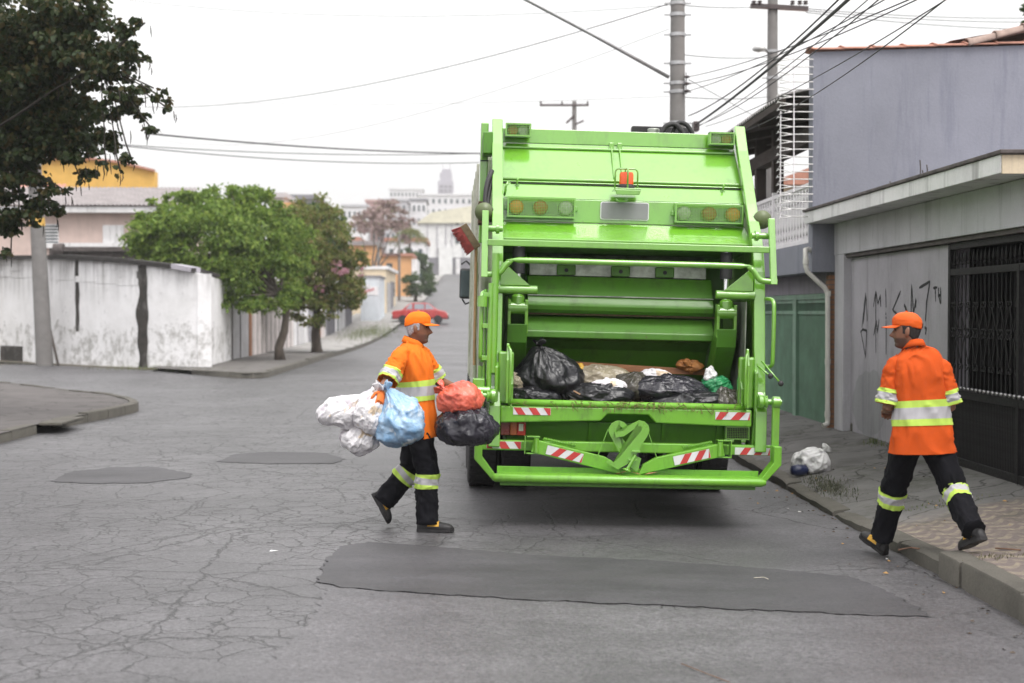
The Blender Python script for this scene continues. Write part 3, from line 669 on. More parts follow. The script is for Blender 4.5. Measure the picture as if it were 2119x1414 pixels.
def tree(name, label, base, trunk, blobs, n, leaf, size, extra=None, cat='tree', group=None, tr=.12, lob=False, aspect=.55, shell=.55):
    t = thing(name, label, cat, base, group=group); m = MB()
    pts = [Vector(p) for p in trunk]
    m.tube(pts, [tr*lerp(1.35, .72, (i/(len(pts)-1))**.5) for i in range(len(pts))], 10)
    limbs(m, pts[-1], [b[0]+V(0, 0, b[1].z*.3) for b in blobs], tr*.62)
    m.build('trunk', M_BARK, t, world=True, smooth=4)
    leaves('crown', leaf, t, blobspots(blobs, n, shell), size, aspect, lob=lob)
    if extra:
        nm, mt, bl, k, sz = extra; leaves(nm, mt, t, blobspots(bl, k, .6), sz, .8)
    return t
random.seed(11)
def B(px, py, Y, rx, rz=None, ry=None, d=1.):
    s = Y/FPX; return (at(px, py, Y), V(rx*s, (ry if ry else rx)*s, (rz if rz else rx)*s), d)
# bright green street tree
tree('street_tree', 'broad bright green street tree hanging over the white wall', (-6.4, 48.5, 0),
     [(-6.5, 48.5, .05), (-6.55, 48.5, .5), (-6.35, 48.5, 1.1), (-6.3, 48.6, 1.75), (-6.6, 48.6, 2.3)],
     [B(430, 510, 47, 120, 95), B(335, 490, 46.5, 85, 65), B(290, 520, 46.6, 40, 45), B(380, 570, 46.5, 60, 40), B(400, 410, 48, 55, 30), B(480, 415, 48, 60, 36), B(520, 480, 49, 90, 80), B(460, 590, 47, 75, 60), B(560, 580, 48.5, 75, 80), B(430, 430, 48, 70, 42), B(520, 425, 49, 60, 38), B(350, 430, 47, 45, 30), B(600, 520, 50, 55, 70), B(505, 620, 46.8, 50, 30), B(300, 470, 46.5, 40, 35)],
     38000, M_LEAFB, .17, tr=.15, aspect=.5)
tree('street_tree', 'olive street tree with pink blossom beside the kerb', (-6.2, 57.2, 0),
     [(-6.2, 57.2, .03), (-6.22, 57.2, .35), (-6.25, 57.2, .9), (-6.2, 57.3, 1.5), (-6.2, 57.3, 1.9)],
     [B(650, 560, 57, 60, 75), B(690, 520, 57.5, 55, 60), B(610, 470, 58, 55, 45), B(660, 450, 59, 60, 45), B(700, 600, 57, 50, 45), B(640, 640, 56.5, 55, 35), B(735, 560, 58, 36, 48), B(575, 600, 56, 45, 55), B(620, 520, 56, 50, 50), B(720, 610, 57, 36, 34)],
     22000, M_LEAFO, .165, extra=('blossom', M_LEAFP, [B(705, 572, 56, 28, 22), B(660, 595, 56, 16, 10), B(740, 565, 57, 14, 12), B(690, 550, 56.5, 18, 12)], 240, .12), tr=.2)
tree('background_tree', 'dark green tree rising behind the blossoming street tree', (-10.5, 78, .2),
     [(-10.5, 78, .1), (-10.4, 78, 1.5), (-10.3, 78, 3)], [B(640, 470, 78, 60, 45), B(600, 460, 78, 30, 25), B(680, 480, 78, 45, 45), B(655, 425, 79, 30, 16)], 4500, M_LEAFG, .3, tr=.2)
tree('mauve_tree', 'bare limbed mauve blossoming tree up the street', (-8.3, 118, 2),
     [(-8.3, 118, 1.8), (-8.2, 118, 3.0), (-8.25, 118, 4.4)], [B(775, 455, 118, 50, 28), B(820, 460, 119, 42, 26), B(740, 470, 117, 26, 26), B(800, 425, 119, 48, 14), B(840, 490, 119, 20, 16)], 3000, M_LEAFM, .32, tr=.2, shell=.35)
tree('hedge_tree', 'round clipped topiary tree on the pavement beyond the red car', (-5.2, 130, 2.5),
     [(-5.15, 130, 2.4), (-5.1, 130, 3.2), (-5.0, 130, 3.9)], [B(868, 588, 130, 33, 26), B(846, 590, 130, 16, 20), B(890, 588, 130, 16, 20)], 5200, M_LEAFG, .2, tr=.16, shell=.8)
tree('dark_shrub_tree', 'dark leafy tree below the palm', (-6.5, 158, 4),
     [(-6.5, 158, 3.9), (-6.5, 158, 5), (-6.5, 158, 6)], [B(862, 540, 158, 26, 24), B(842, 530, 158, 20, 22), B(880, 550, 158, 18, 14)], 2600, M_LEAFG, .32, tr=.16)
# palm
pl = thing('palm_tree', 'slender palm in front of the white hall', 'palm tree', (-6.6, 160, 4))
pt = at(848, 475, 160)
MB().tube([V(pt.x-.1, 160, 3.8), V(pt.x-.05, 160, 7), V(pt.x, 160, pt.z)], [.22, .17, .13], 8).build('trunk', M_BARK, pl, world=True, smooth=4)
v = []
for k in range(15):
    an = k/15*6.28+.2; L = rng(1.7, 2.3); lift = rng(.1, .9); sp = []
    for i in range(46):
        q = i/45; c = pt+V(math.cos(an)*L*q, math.sin(an)*L*q, lift*q-1.7*q*q*rng(.95, 1.05)); sp += [c]*2
    v += sp
leaves('fronds', M_LEAFO, pl, v, .5, .14, .8)
# big dark tree over the left corner (trunk stands left of the frame)
random.seed(5)
T0_ = V(-9.4, 21.6, 0)
big = [B(40, 110, 21.5, 150, 130), B(150, 60, 21, 110, 90), B(110, 250, 21.5, 110, 90), B(210, 130, 20.5, 80, 60), B(30, 330, 21.5, 80, 90), B(-60, 200, 22, 150, 200),
       B(255, 55, 20, 46, 34, d=.5), B(275, 115, 20.2, 42, 24, d=.6), B(292, 175, 20, 50, 22, d=.7), B(322, 195, 19.8, 32, 20, d=.7), B(347, 222, 19.7, 15, 16, d=1.), B(255, 215, 20.4, 60, 40),
       B(300, 262, 20, 32, 18, d=.7), B(225, 285, 20.6, 55, 40), B(255, 325, 20, 36, 16, d=.6), B(205, 335, 20.3, 30, 14, d=.5), B(245, 352, 20, 10, 10), B(150, 330, 21, 55, 35), B(70, 420, 21.5, 62, 48, d=.8), B(20, 470, 21.5, 50, 60), B(130, 395, 21, 40, 16, d=.4), B(165, 372, 21, 22, 9, d=.5), B(10, 520, 21.5, 24, 22, d=.7), B(-80, 420, 22, 90, 120), B(290, 40, 20, 20, 10, d=.5)]
bt = thing('corner_tree', 'large dark leaved tree with hanging pods at the upper left', 'tree', tuple(T0_))
m = MB(); m.tube([T0_, T0_+V(.05, 0, 1.2), T0_+V(-.05, .05, 2.3), T0_+V(.1, 0, 3.2)], [.3, .24, .21, .2], 12)
limbs(m, T0_+V(.1, 0, 3.1), [b[0] for b in big[:6]], .045)
for b in big[6:]:
    q = min(big[:6], key=lambda c: (c[0]-b[0]).length)[0]; limbs(m, q, [b[0]+V(b[1].x*.5, 0, -.05)], .006)
if 1: pass; m.build('trunk', M_BARKD, bt, world=True, smooth=4)
leaves('crown', M_LEAFD, bt, blobspots(big, 66000, .06), .088, .62, .7, lob=True)
m = MB()
for _ in range(70):
    b = random.choice(big); p = b[0]+V(rng(-1, 1)*b[1].x, rng(-1, 1)*b[1].y, -rng(.5, 1.0)*b[1].z); L = rng(.10, .2)
    m.tube([p, p+V(.008, 0, -L*.5), p+V(rng(-.02, .02), .01, -L)], [.005, .009, .004], 5)
pods = m.build('seed_pods', M_BARKD, bt, world=True); pods['kind'] = 'stuff'
tree('roof_tree', 'green tree top showing above the right hand roof', (10.9, 26, 0), [(10.9, 26, 0), (10.9, 26, 3), (10.8, 26, 6)],
     [B(2150, 30, 26, 40, 45), B(2185, 10, 26, 55, 60)], 2600, M_LEAFG, .12, tr=.14)
# grass tufts
M_GRASS = leafmat('grass', [(.05, .08, .02), (.09, .13, .03), (.14, .17, .05), (.16, .14, .07)], .3)
def tuft(name, label, c, n, rx, ry, h, mat, zf):
    v = []; f = []; a = []
    for _ in range(n):
        x = c[0]+random.gauss(0, rx); y = c[1]+random.gauss(0, ry); z = zf(x, y)-.01; L = h*rng(.4, 1.2); an = rng(0, 6.28); ln = rng(.1, .8)
        d = V(math.cos(an), math.sin(an), 0); s = V(-d.y, d.x, 0)*rng(.0018, .004)*(1+h*4); p = V(x, y, z); k = len(v)
        v += [p-s, p+s, p+d*L*ln*.4+V(0, 0, L*.6)+s*.7, p+d*L*ln*.4+V(0, 0, L*.6)-s*.7, p+d*L*ln+V(0, 0, L*.9)]; f += [(k, k+1, k+2, k+3), (k+3, k+2, k+4)]; r = rng(0, 1); a += [r, r]
    me = bpy.data.meshes.new(name); o0 = V(c[0], c[1], zf(c[0], c[1])); me.from_pydata([q-o0 for q in v], [], f); me.materials.append(mat)
    me.attributes.new('rnd', 'FLOAT', 'FACE').data.foreach_set('value', a)
    o = bpy.data.objects.new(name, me); COL.objects.link(o); o.location = o0; return tag(o, label, kind='stuff')
tuft('kerb_weeds', 'dull green weeds spilling over the broken right kerb', (3.52, 13.9), 1100, .08, .36, .05, leafmat('dusty_weed', [(.07, .08, .05), (.10, .105, .065), (.13, .12, .09)], .2), pvz)
tuft('pavement_weeds', 'small bright weeds at the graffiti wall foot', (4.70, 16.4), 110, .05, .22, .07, M_GRASS, pvz)
tuft('pavement_moss', 'thin weeds in the pavement crack near the right worker', (4.05, 12.0), 160, .22, .12, .035, M_GRASS, pvz)
tuft('kerb_grass', 'weeds growing where the raised kerb stone begins', (3.5, 9.35), 130, .10, .06, .035, leafmat('dry_grass', [(.10, .095, .05), (.13, .12, .07)], .2), pvz)
tuft('verge_grass', 'bright grass on the far left verge beyond the trees', (-6.0, 84), 1600, .7, 5.5, .32, M_GRASS, lambda x, y: prof(y)+.1)
tuft('corner_grass', 'green grass at the white wall corner', (-7.6, 41.2), 420, .55, .35, .12, M_GRASS, lambda x, y: .03)
tuft('wall_grass', 'weeds along the foot of the white wall', (-9.5, 42.6), 300, .8, .3, .16, M_GRASS, lambda x, y: .02)
# ------------------------------------------------------------------ white wall on the left
def wallmat():
    m = NT('stained_whitewash'); c = m.coord()
    b = m.ramp(m.noise(c, .9, 7, .65), (.25, .55, .8), [(.66, .65, .65), (.82, .81, .82), (.88, .87, .89)])
    s = m.noise(m.coord((3.5, 3.5, .35)), 1., 7, .72); sx = m.n('SeparateXYZ'); m.l(c, sx.inputs[0])
    up = m.ramp(m.math('MULTIPLY', sx.outputs[2], .28), (.55, .95)); b = m.mix(m.math('MULTIPLY', m.math('MULTIPLY', m.ramp(s, (.45, .68)), up), .8), b, (.14, .13, .125))
    lo = m.ramp(m.math('ADD', m.math('MULTIPLY', sx.outputs[2], 1.), m.math('MULTIPLY', m.noise(c, .9, 9, .78), -2.6)), (-1.5, -.6), [(1,)*3, (0,)*3])
    lo = m.math('MULTIPLY', lo, m.ramp(m.noise(c, 2.3, 8, .75), (.46, .64))); b = m.mix(m.math('MULTIPLY', lo, .75), b, (.20, .19, .165))
    p = m.ramp(m.noise(c, 3, 9, .8), (.58, .66)); b = m.mix(m.math('MULTIPLY', p, .5), b, (.33, .32, .32))
    m.bump(m.noise(c, 12, 8, .7), .5, .02); m.set(Base_Color=b, Roughness=.9, Specular_IOR_Level=.2); return m.mat
M_WW = wallmat(); M_BLACKM = pm('black_mould', (.035, .03, .026), .95, .6, 2.5, .6, 20, dirt=(.30, .29, .28), damt=.4, dscale=1.8)
ww = thing('white_wall', 'long whitewashed boundary wall streaked with black mould', 'wall', (-10, 44, 0))
W2 = WALL+[(-7.94, 42.6, 2.86), (-7.95, 43.0, 2.84), (-8.15, 48.5, 2.7)]
pp = rim([Vector(p) for p in W2], 8)
m = MB(); rings = []
for i, p in enumerate(pp):
    d = pp[min(len(pp)-1, i+1)]-pp[max(0, i-1)]; n = V(-d.y, d.x, 0).normalized()*.2
    rings.append([V(p.x, p.y, -.1), V(p.x, p.y, p.z), V(p.x+n.x, p.y+n.y, p.z), V(p.x+n.x, p.y+n.y, -.1)])
m.loft(rings); m.build('wall', M_WW, ww, world=True, smooth=R_(30))
def on_wall(px):
    best = None
    for i in range(len(pp)-1):
        for k in range(12):
            q = pp[i].lerp(pp[i+1], k/12); d = q-CAM; x = 1059.5+FPX*d.dot(_rt)/d.dot(_fw)
            if best is None or abs(x-px) < best[0]: best = (abs(x-px), q, (pp[i+1]-pp[i]).normalized())
    return best[1], best[2]
def strip(name, px0, px1, z0, z1, out, mat, jag=0, cut=None):
    a, d = on_wall(px0); b, d2 = on_wall(px1); n = V(d.y, -d.x, 0).normalized()*out; m = MB()
    zt = z1 if z1 else min(a.z, b.z); L = []; Q = []
    for k in range(25):
        z = lerp(z0, zt, k/24); j = jag*nz(z*1.5, px0, 1); j2 = jag*nz(z*1.5, px0, 8)
        L.append(V(a.x, a.y, z)+d*j+n); Q.append(V(b.x, b.y, z)+d2*j2+n)
    m.add(L+Q, [(k, k+1, 26+k, 25+k) for k in range(24)]); return m.build(name, mat, ww, world=True)
strip('mould_streak', 284, 305, 0, None, .006, M_BLACKM, .16); strip('mould_streak', 155, 163, 1.1, None, .006, M_BLACKM, .10)
strip('mould_streak', 0, 46, .0, .55, .006, M_BLACKM, .15)
M_BLACKCAP = pm('blackened_cap_sheet', (.028, .025, .024), .9, .4, 4, .4, 30)
# capping sheets and the top courses of blocks
for (a, b, dz, mt) in ((-60, 118, .02, M_BLACKCAP), (119, 258, .05, M_BLACKCAP), (259, 362, .04, M_BLACKCAP), (363, 402, .05, M_GREYR), (403, 446, .03, M_BLACKCAP)):
    p, d = on_wall(a); q, d2 = on_wall(b); n = V(d.y, -d.x, 0).normalized()
    m = MB(); P = [p+n*.2, p-n*.3, q-n*.3, q+n*.2]
    m.add([V(x.x, x.y, x.z+.01) for x in P]+[V(x.x, x.y, x.z+.01+dz+.09) for x in P], [(0, 1, 2, 3), (7, 6, 5, 4), (0, 4, 5, 1), (1, 5, 6, 2), (2, 6, 7, 3), (3, 7, 4, 0)]); m.build('capping', mt, ww, world=True)
for r in range(3):
    px = -20+(r % 2)*22
    while px < 255:
        p, d = on_wall(px); q, d2 = on_wall(px+42); n = V(d.y, -d.x, 0).normalized()*(.012+.006*rng(-1, 1)); z1 = min(p.z, q.z)-.02-.21*r
        if rng(0, 1) < .85 and not (150 < px+20 < 170):
            m = MB(); a, b = p+d*.012+n, q-d*.012+n
            m.add([V(a.x, a.y, z1-.195), V(b.x, b.y, z1-.195), V(b.x, b.y, z1), V(a.x, a.y, z1), V(p.x, p.y, z1-.195), V(q.x, q.y, z1-.195), V(q.x, q.y, z1), V(p.x, p.y, z1)], [(0, 1, 2, 3), (0, 4, 5, 1), (1, 5, 6, 2), (2, 6, 7, 3), (3, 7, 4, 0)]); m.build('block', M_WW, ww, world=True)
        px += 44
# leaning pipe on the wall
pa, _ = on_wall(100); pb, _ = on_wall(128)
tag(MB().tube([V(pa.x-.05, pa.y-.3, 2.0), V(pb.x, pb.y-.5, .02)], .045, 8).build('leaning_pipe', pm('rusty_pipe', (.12, .1, .09), .8), origin=(pb.x, pb.y, 0), smooth=4), 'grey pipe leaning between utility pole and white wall', 'pipe')
# ------------------------------------------------------------------ houses on the left and up the hill
M_PINK = plaster('salmon_render', (.56, .44, .40), .2); M_YEL = plaster('ochre_render', (.62, .38, .10), .2)
M_CORR = pm('grey_corrugated_sheet', (.25, .225, .225), .9, .2, 2, dirt=(.12, .11, .11), damt=.5)
M_GLASS = pm('dark_window_glass', (.05, .07, .08), .12, .2, 2, spec=.7)
M_BLUEW = plaster('pale_blue_white_paint', (.56, .60, .64), .2); M_ORANGE = plaster('orange_render', (.62, .34, .16), .2)
M_GREYB = plaster('dark_grey_base', (.20, .195, .215), .15); M_RED = pm('red_lettering', (.5, .07, .09), .6)
def bx(par, name, mat, a, b, **k):
    return MB().box(min(a[0], b[0]), max(a[0], b[0]), min(a[1], b[1]), max(a[1], b[1]), min(a[2], b[2]), max(a[2], b[2])).build(name, mat, par, world=True, **k)
def rect(par, name, mat, px0, py0, px1, py1, Y, depth=.06, sub=None):
    a, b = at(px0, py0, Y), at(px1, py1, Y); return bx(par, name, mat, (a.x, Y-depth, a.z), (b.x, Y+.05, b.z))
def corrug(par, name, mat, x0, x1, y0, z0, y1, z1, step=.18, amp=.03):
    n = int((x1-x0)/step); m = MB(); m.grid(lambda u, v: V(lerp(x0, x1, u), lerp(y0, y1, v), lerp(z0, z1, v)+amp*math.sin(u*n*2*math.pi)), n*6, 2); return m.build(name, mat, par, world=True, smooth=4)
ph = thing('pink_house', 'salmon pink house with corrugated grey roof behind the white wall', 'house', (-17, 62, 0))
a, b = at(-60, 440, 60), at(345, 440, 60)
bx(ph, 'wall', M_PINK, (a.x, 60, 0), (b.x, 68, a.z)); bx(ph, 'eaves', M_WHITE, (a.x-.3, 59.5, a.z-.02), (b.x+.5, 60.2, a.z+.22))
corrug(ph, 'roof', M_CORR, a.x-.4, b.x+.6, 59.4, a.z+.28, 64.5, a.z+1.45)
bx(ph, 'gable', M_PINK, (a.x, 64, a.z), (b.x, 68, a.z+1.2))
wl = rect(ph, 'louvre_window', M_WHITE, 84, 464, 122, 506, 60)
for k in range(6): rect(ph, 'louvre', M_GLASS, 86, 467+k*6.6, 120, 470+k*6.6, 59.94, .02).parent = ph
sh = rect(ph, 'window_shutter', M_WHITE, 213, 466, 257, 506, 60, .05)
for k in range(3): rect(ph, 'shutter_leaf', M_WHITE, 214.5+k*14.4, 469, 227+k*14.4, 504, 59.95, .03)
rect(ph, 'wall_band', M_WHITE, 90, 503, 350, 514, 59.9, .1)
yb = thing('ochre_building', 'ochre yellow building with stepped parapet above the pink house', 'building', (-19, 78, 0))
P = [(20, 345), (100, 330), (190, 330), (252, 338), (320, 355), (320, 420), (20, 420)]
m = MB(); q = [at(x, y, 78) for x, y in P]; q = [(p.x, p.z) for p in q[:-2]]+[(q[4].x, 0), (q[0].x, 0)]
m.prism(q, lambda a, b, t: V(a, t, b), 78, 78.8); m.build('wall', M_YEL, yb, world=True)
m = MB()
for (x0, y0), (x1, y1) in zip(P[:4], P[1:5]):
    a, b = at(x0, y0-1.5, 77.9), at(x1, y1-1.5, 77.9); m.bar(a, b, .3, .12, (0, 0, 1))
m.build('coping', M_CLAY, yb, world=True)
for k in range(4): rect(yb, 'vent_window', M_MORT, 145+k*40, 392, 172+k*40, 401, 78, .05)
rd = thing('red_roof_house', 'low house with red clay roof at the far left', 'house', (-26, 66, 0))
a, b = at(-200, 415, 66), at(60, 415, 66); bx(rd, 'wall', M_CREAM, (a.x, 67, 0), (b.x, 74, a.z))
corrug(rd, 'roof', M_CLAY, a.x-.5, b.x+.4, 66, a.z, 71, a.z+1.2, .25, .04)
# dark lean-to behind the wall
sd = thing('dark_lean_to', 'black weathered lean-to roof just above the white wall', 'shed', (-14, 52, 0))
a, b = at(110, 515, 52), at(330, 515, 52); bx(sd, 'roof_edge', M_DKCAP, (a.x, 51.5, a.z-.5), (b.x, 54, a.z+.0)); bx(sd, 'wall', M_GREYB, (a.x, 52, 0), (b.x, 54, a.z-.5))
MB().cyl(V(a.x+.2, 51.4, a.z-.05), V(a.x+.55, 51.4, a.z-.05), .22, seg=14).build('water_pipe', M_DKCAP, sd, world=True, smooth=R_(40)); bx(sd, 'gutter', M_DKCAP, (a.x+.55, 51.3, a.z-.12), (b.x, 51.49, a.z+.04))
# row along the left pavement
HX = -8.2
def zY(px, X=HX): return X*FPX/(px-976)
r1 = thing('sheet_gate', 'grey sheet metal gate with orange posts next to the white wall end', 'gate', (HX, 50, 0))
M_SHEET = pm('dull_sheet_metal', (.36, .355, .37), .55, .2, 1.5, dirt=(.2, .15, .12), damt=.4); M_BROWN = pm('brown_timber', (.28, .13, .07), .8, .3, 5, stretch=(4, 4, .4))
MB().box(HX-.05, HX, 48.8, 52.6, .1, 2.45).build('leaf', M_SHEET, r1, world=True); MB().box(HX-.12, HX+.06, 48.55, 48.8, 0, 2.6).build('post', M_DKCAP, r1, world=True); MB().box(HX-.12, HX+.06, 52.6, 53.0, 0, 2.6).build('post', M_BROWN, r1, world=True)
MB().box(HX, HX+.03, 50.6, 50.66, .1, 2.45).build('centre_stile', M_DKCAP, r1, world=True)
r2 = thing('plank_fence', 'weathered grey board fence behind the street tree trunks', 'fence', (HX, 56, 0))
for k in range(40):
    yy = 53.1+k*.31; MB().box(HX-.04+rng(-.01, .01), HX+rng(0, .02), yy, yy+.295, prof(yy)+.1, prof(yy)+2.2+rng(-.04, .04)).build('plank', pm('plank%d' % (k % 4), (.34+.1*(k % 4), .31+.09*(k % 4), .30+.09*(k % 4)), .9, .25, 2) if k < 4 else bpy.data.materials['plank%d' % (k % 4)], r2, world=True)
r3 = thing('white_house', 'low white house with flat canopy and white gates', 'house', (HX-2, 80, 0))
bx(r3, 'wall', M_WHITE, (HX-6, 66, 0), (HX, 98, 3.3)); bx(r3, 'canopy', M_WHITE, (HX-6.2, 78, 3.3), (HX+1.2, 99, 3.55)); bx(r3, 'parapet', M_CREAM, (HX-6, 70, 3.55), (HX-.2, 98, 4.3))
for k, (y0, y1, mt) in enumerate(((67, 69.5, M_SHEET), (71, 75, M_WHITE), (77, 79, M_BROWN), (80, 85, M_SHEET), (87, 91, M_GLASS), (92, 97, M_SHEET))):
    g = bx(r3, 'gate_leaf', mt, (HX, y0, prof(y0)+.1), (HX+.05, y1, prof(y1)+2.4))
    for j in range(int((y1-y0)/.5)): bx(g, 'gate_bar', M_GREYB if k % 2 else M_WHITE, (HX+.05, y0+.2+j*.5, prof(y0)+.15), (HX+.09, y0+.28+j*.5, prof(y1)+2.3))
r4 = thing('shop_end_wall', 'pale blue end wall with faded red lettering beside the gates', 'building', (-7, 100, 0))
a, b = at(746, 574, 100), at(785, 574, 100)
bx(r4, 'wall', M_BLUEW, (a.x, 100, 0), (b.x, 106, a.z)); bx(r4, 'roof_cap', M_GREYB, (a.x-.1, 99.9, a.z), (b.x+.1, 106, a.z+.12)); bx(r4, 'sign_panel', M_WHITE, (a.x+.05, 99.96, a.z-1.25), (b.x-.1, 100, a.z-.65))
m = MB(); pts = [at(x, y, 99.95) for x, y in ((749, 606), (752, 602), (754, 606), (757, 601), (759, 605), (762, 599), (764, 604), (767, 598), (769, 603), (772, 596), (774, 601))]
for p, q in zip(pts, pts[1:]): m.bar(p, q, .05, .02, (0, 1, 0))
m.build('lettering', M_RED, r4, world=True)
r5 = thing('ochre_gate_house', 'pale yellow house with grey gates above the red car', 'house', (-8, 118, 1.5))
bx(r5, 'wall', M_CREAM, (-12, 110, 1), (-6.6, 124, 5.0)); bx(r5, 'roof_cap', M_WHITE, (-12.2, 109.9, 5.0), (-6.4, 124.2, 5.25)); bx(r5, 'gate_leaf', M_SHEET, (-6.6, 111, 1.5), (-6.52, 115, 4)); bx(r5, 'gate_leaf', M_GREYB, (-6.6, 116, 1.8), (-6.52, 119, 4.2)); bx(r5, 'window', M_GLASS, (-6.6, 120, 3), (-6.55, 122, 4.2)); bx(r5, 'front_gate', M_SHEET, (-8.4, 109.93, 1.4), (-7, 110, 3.6))
r6 = thing('orange_house', 'bright orange rendered house behind the topiary tree', 'house', (-9, 142, 3))
a, b = at(775, 530, 142), at(852, 530, 142); bx(r6, 'wall', M_ORANGE, (a.x, 142, 2), (b.x, 150, a.z)); bx(r6, 'wall_end', M_WHITE, (b.x, 141.9, 2), (b.x+.5, 150, a.z-.3)); bx(r6, 'roof', M_CLAY, (a.x-.3, 141.7, a.z), (b.x+.2, 150, a.z+.25)); rect(r6, 'window', M_GLASS, 800, 545, 812, 560, 142)
r7 = thing('peach_house', 'peach coloured house wall behind the blossom', 'house', (-12, 128, 3))
a, b = at(720, 508, 128), at(778, 508, 128); bx(r7, 'wall', M_ORANGE, (a.x, 128, 1), (b.x, 136, a.z)); bx(r7, 'roof', M_CORR, (a.x-.3, 127.7, a.z), (b.x+.3, 136, a.z+.4)); rect(r7, 'window', M_GLASS, 740, 525, 752, 540, 128)
# pale hall across the top of the street
hl = thing('white_hall', 'long white two storey hall with grey base across the street top', 'building', (4, 236, 7.5))
M_WALLF = plaster('white_hall_paint', (.72, .72, .72), .1, .1); M_CRF = plaster('cream_gable', (.66, .63, .50), .1, .1)
a, b = at(868, 470, 236), at(1150, 440, 236); z0 = at(900, 600, 236).z; zb = at(900, 533, 236).z; zt = at(900, 462, 236).z
bx(hl, 'wall', M_WALLF, (a.x, 236, zb), (b.x, 256, zt)); bx(hl, 'base', M_GREYB, (a.x-.0, 235.9, z0), (b.x, 256, zb))
m = MB(); m.prism([(a.x-.4, zt), (b.x, zt), (b.x, zt+5), (a.x+2.0, at(870, 440, 236).z)], lambda p, q, t: V(p, t, q), 235.5, 256); m.build('gable_roof', M_CRF, hl, world=True)
rect(hl, 'doorway', M_WALLF, 908, 512, 936, 572, 235.85, .2); rect(hl, 'doorway', M_WHITE, 943, 535, 952, 572, 235.85, .2)
for (x, y) in ((943, 452), (970, 448), (943, 490), (972, 488)):
    w_ = rect(hl, 'window', M_GLASS, x, y, x+7, y+13, 235.9, .12); 
rect(hl, 'ledge', M_GREYB, 935, 482, 985, 487, 235.9, .2)
for x in (884, 904, 922, 934, 958): rect(hl, 'pilaster', M_GREYR, x, 465, x+1.6, 533, 235.9, .15)
# far hillside blocks
def block(px0, px1, pyt, Y, mat, label, nm='far_building', floors=3, cols=5, roof=None, pyb=600):
    t = thing(nm, label, 'building', (at((px0+px1)/2, 600, Y).x, Y, 8)); a, b = at(px0, pyt, Y), at(px1, pyb, Y)
    bx(t, 'wall', mat, (a.x, Y, b.z-8), (b.x, Y+14, a.z)); h = min(a.z-b.z, floors*3.2)
    for f in range(floors):
        for c in range(cols):
            x = lerp(a.x, b.x, (c+.3)/cols); w = (b.x-a.x)/cols*.4; z = a.z-1.0-f*3.0; bx(t, 'window', M_GLASS, (x, Y-.15, z-1.3), (x+w, Y+.05, z))
    bx(t, 'parapet' if not roof else 'roof', roof or mat, (a.x-.3, Y-.3, a.z), (b.x+.3, Y+14, a.z+.5)); return t
M_FW = plaster('far_white', (.70, .69, .71), .1, .1); M_FG = plaster('far_grey', (.48, .47, .50), .1, .1); M_FP = plaster('far_terracotta', (.40, .25, .23), .1, .1)
block(708, 760, 428, 300, M_FW, 'white block with dark windows left on the skyline', floors=4, cols=5, roof=M_FG)
block(758, 800, 418, 310, M_FP, 'terracotta topped block in the middle of the skyline', floors=3, cols=4)
block(796, 842, 416, 305, M_FG, 'grey balconied block right of the terracotta one', floors=5, cols=4)
block(842, 882, 416, 320, M_FW, 'white chalet roofed block below the tower', floors=4, cols=4, roof=M_GREYB)
block(806, 875, 393, 520, M_FW, 'pale hazy slab block behind the skyline houses', floors=5, cols=9)
block(866, 990, 405, 420, M_FW, 'long pale block at the foot of the tower', floors=3, cols=10)
block(560, 588, 409, 150, M_FG, 'small grey roof block above the street trees', floors=1, cols=2); block(602, 650, 412, 165, M_GREYB, 'dark grey gable above the street trees', floors=1, cols=2)
block(570, 610, 430, 140, M_ORANGE, 'orange wall peeping between the trees', floors=1, cols=2)
block(690, 740, 500, 160, M_CREAM, 'cream house half hidden by blossom', floors=2, cols=3, roof=M_CLAY); block(800, 880, 500, 190, M_FW, 'white house behind the palm', floors=2, cols=4, roof=M_CLAY)
M_TOWER = plaster('lilac_grey_tower', (.40, .38, .43), .1, .1)
tw = thing('far_tower', 'pale tapering tower block on the horizon', 'tower', (-14, 620, 30))
for k, (x0, x1, y0, y1) in enumerate(((906, 938, 375, 470), (910, 935, 357, 375), (914, 933, 349, 357))):
    a, b = at(x0, y0, 620), at(x1, y1, 620); bx(tw, 'stage', M_TOWER, (a.x, 620+k, b.z-(0 if k else 20)), (b.x, 630-k, a.z))
for k in range(8):
    for j in range(3): rect(tw, 'window', M_GREYB, 911+j*9, 384+k*9, 916+j*9, 388+k*9, 620, .3)
for x in (917, 931): a = at(x, 349, 622); MB().cyl(a, at(x, 334, 622), .25, .1, 6).build('mast', M_FG, tw, world=True)
# ------------------------------------------------------------------ poles and wires
M_POLE = pm('concrete_pole', (.19, .18, .175), .9, .15, 3, .4, 30); M_WIRE = pm('black_cable', (.03, .03, .032), .7); M_INS = pm('brown_insulator', (.07, .05, .05), .35)
def pole(label, x, y, r0, r1, h, bands=(), lean=0., group=None, z=0):
    t = thing('utility_pole', label, 'utility pole', (x, y, z)); MB().tube([V(x, y, z-.1), V(x+lean*h*.5, y, z+h*.5), V(x+lean*h, y, z+h)], [r0, (r0+r1)/2, r1], 14).build('shaft', M_POLE, t, world=True, smooth=R_(40))
    for zz in bands:
        r = lerp(r0, r1, zz/h)+.012; c = V(x+lean*zz, y, z+zz); MB().cyl(c-V(0, 0, .03), c+V(0, 0, .03), r, seg=14).build('steel_band', M_STEEL, t, world=True, smooth=R_(40))
        MB().box(c.x-r-.1, c.x+r+.1, c.y-.02, c.y+.02, c.z-.012, c.z+.012).build('bracket', M_STEEL, t, world=True)
    return t
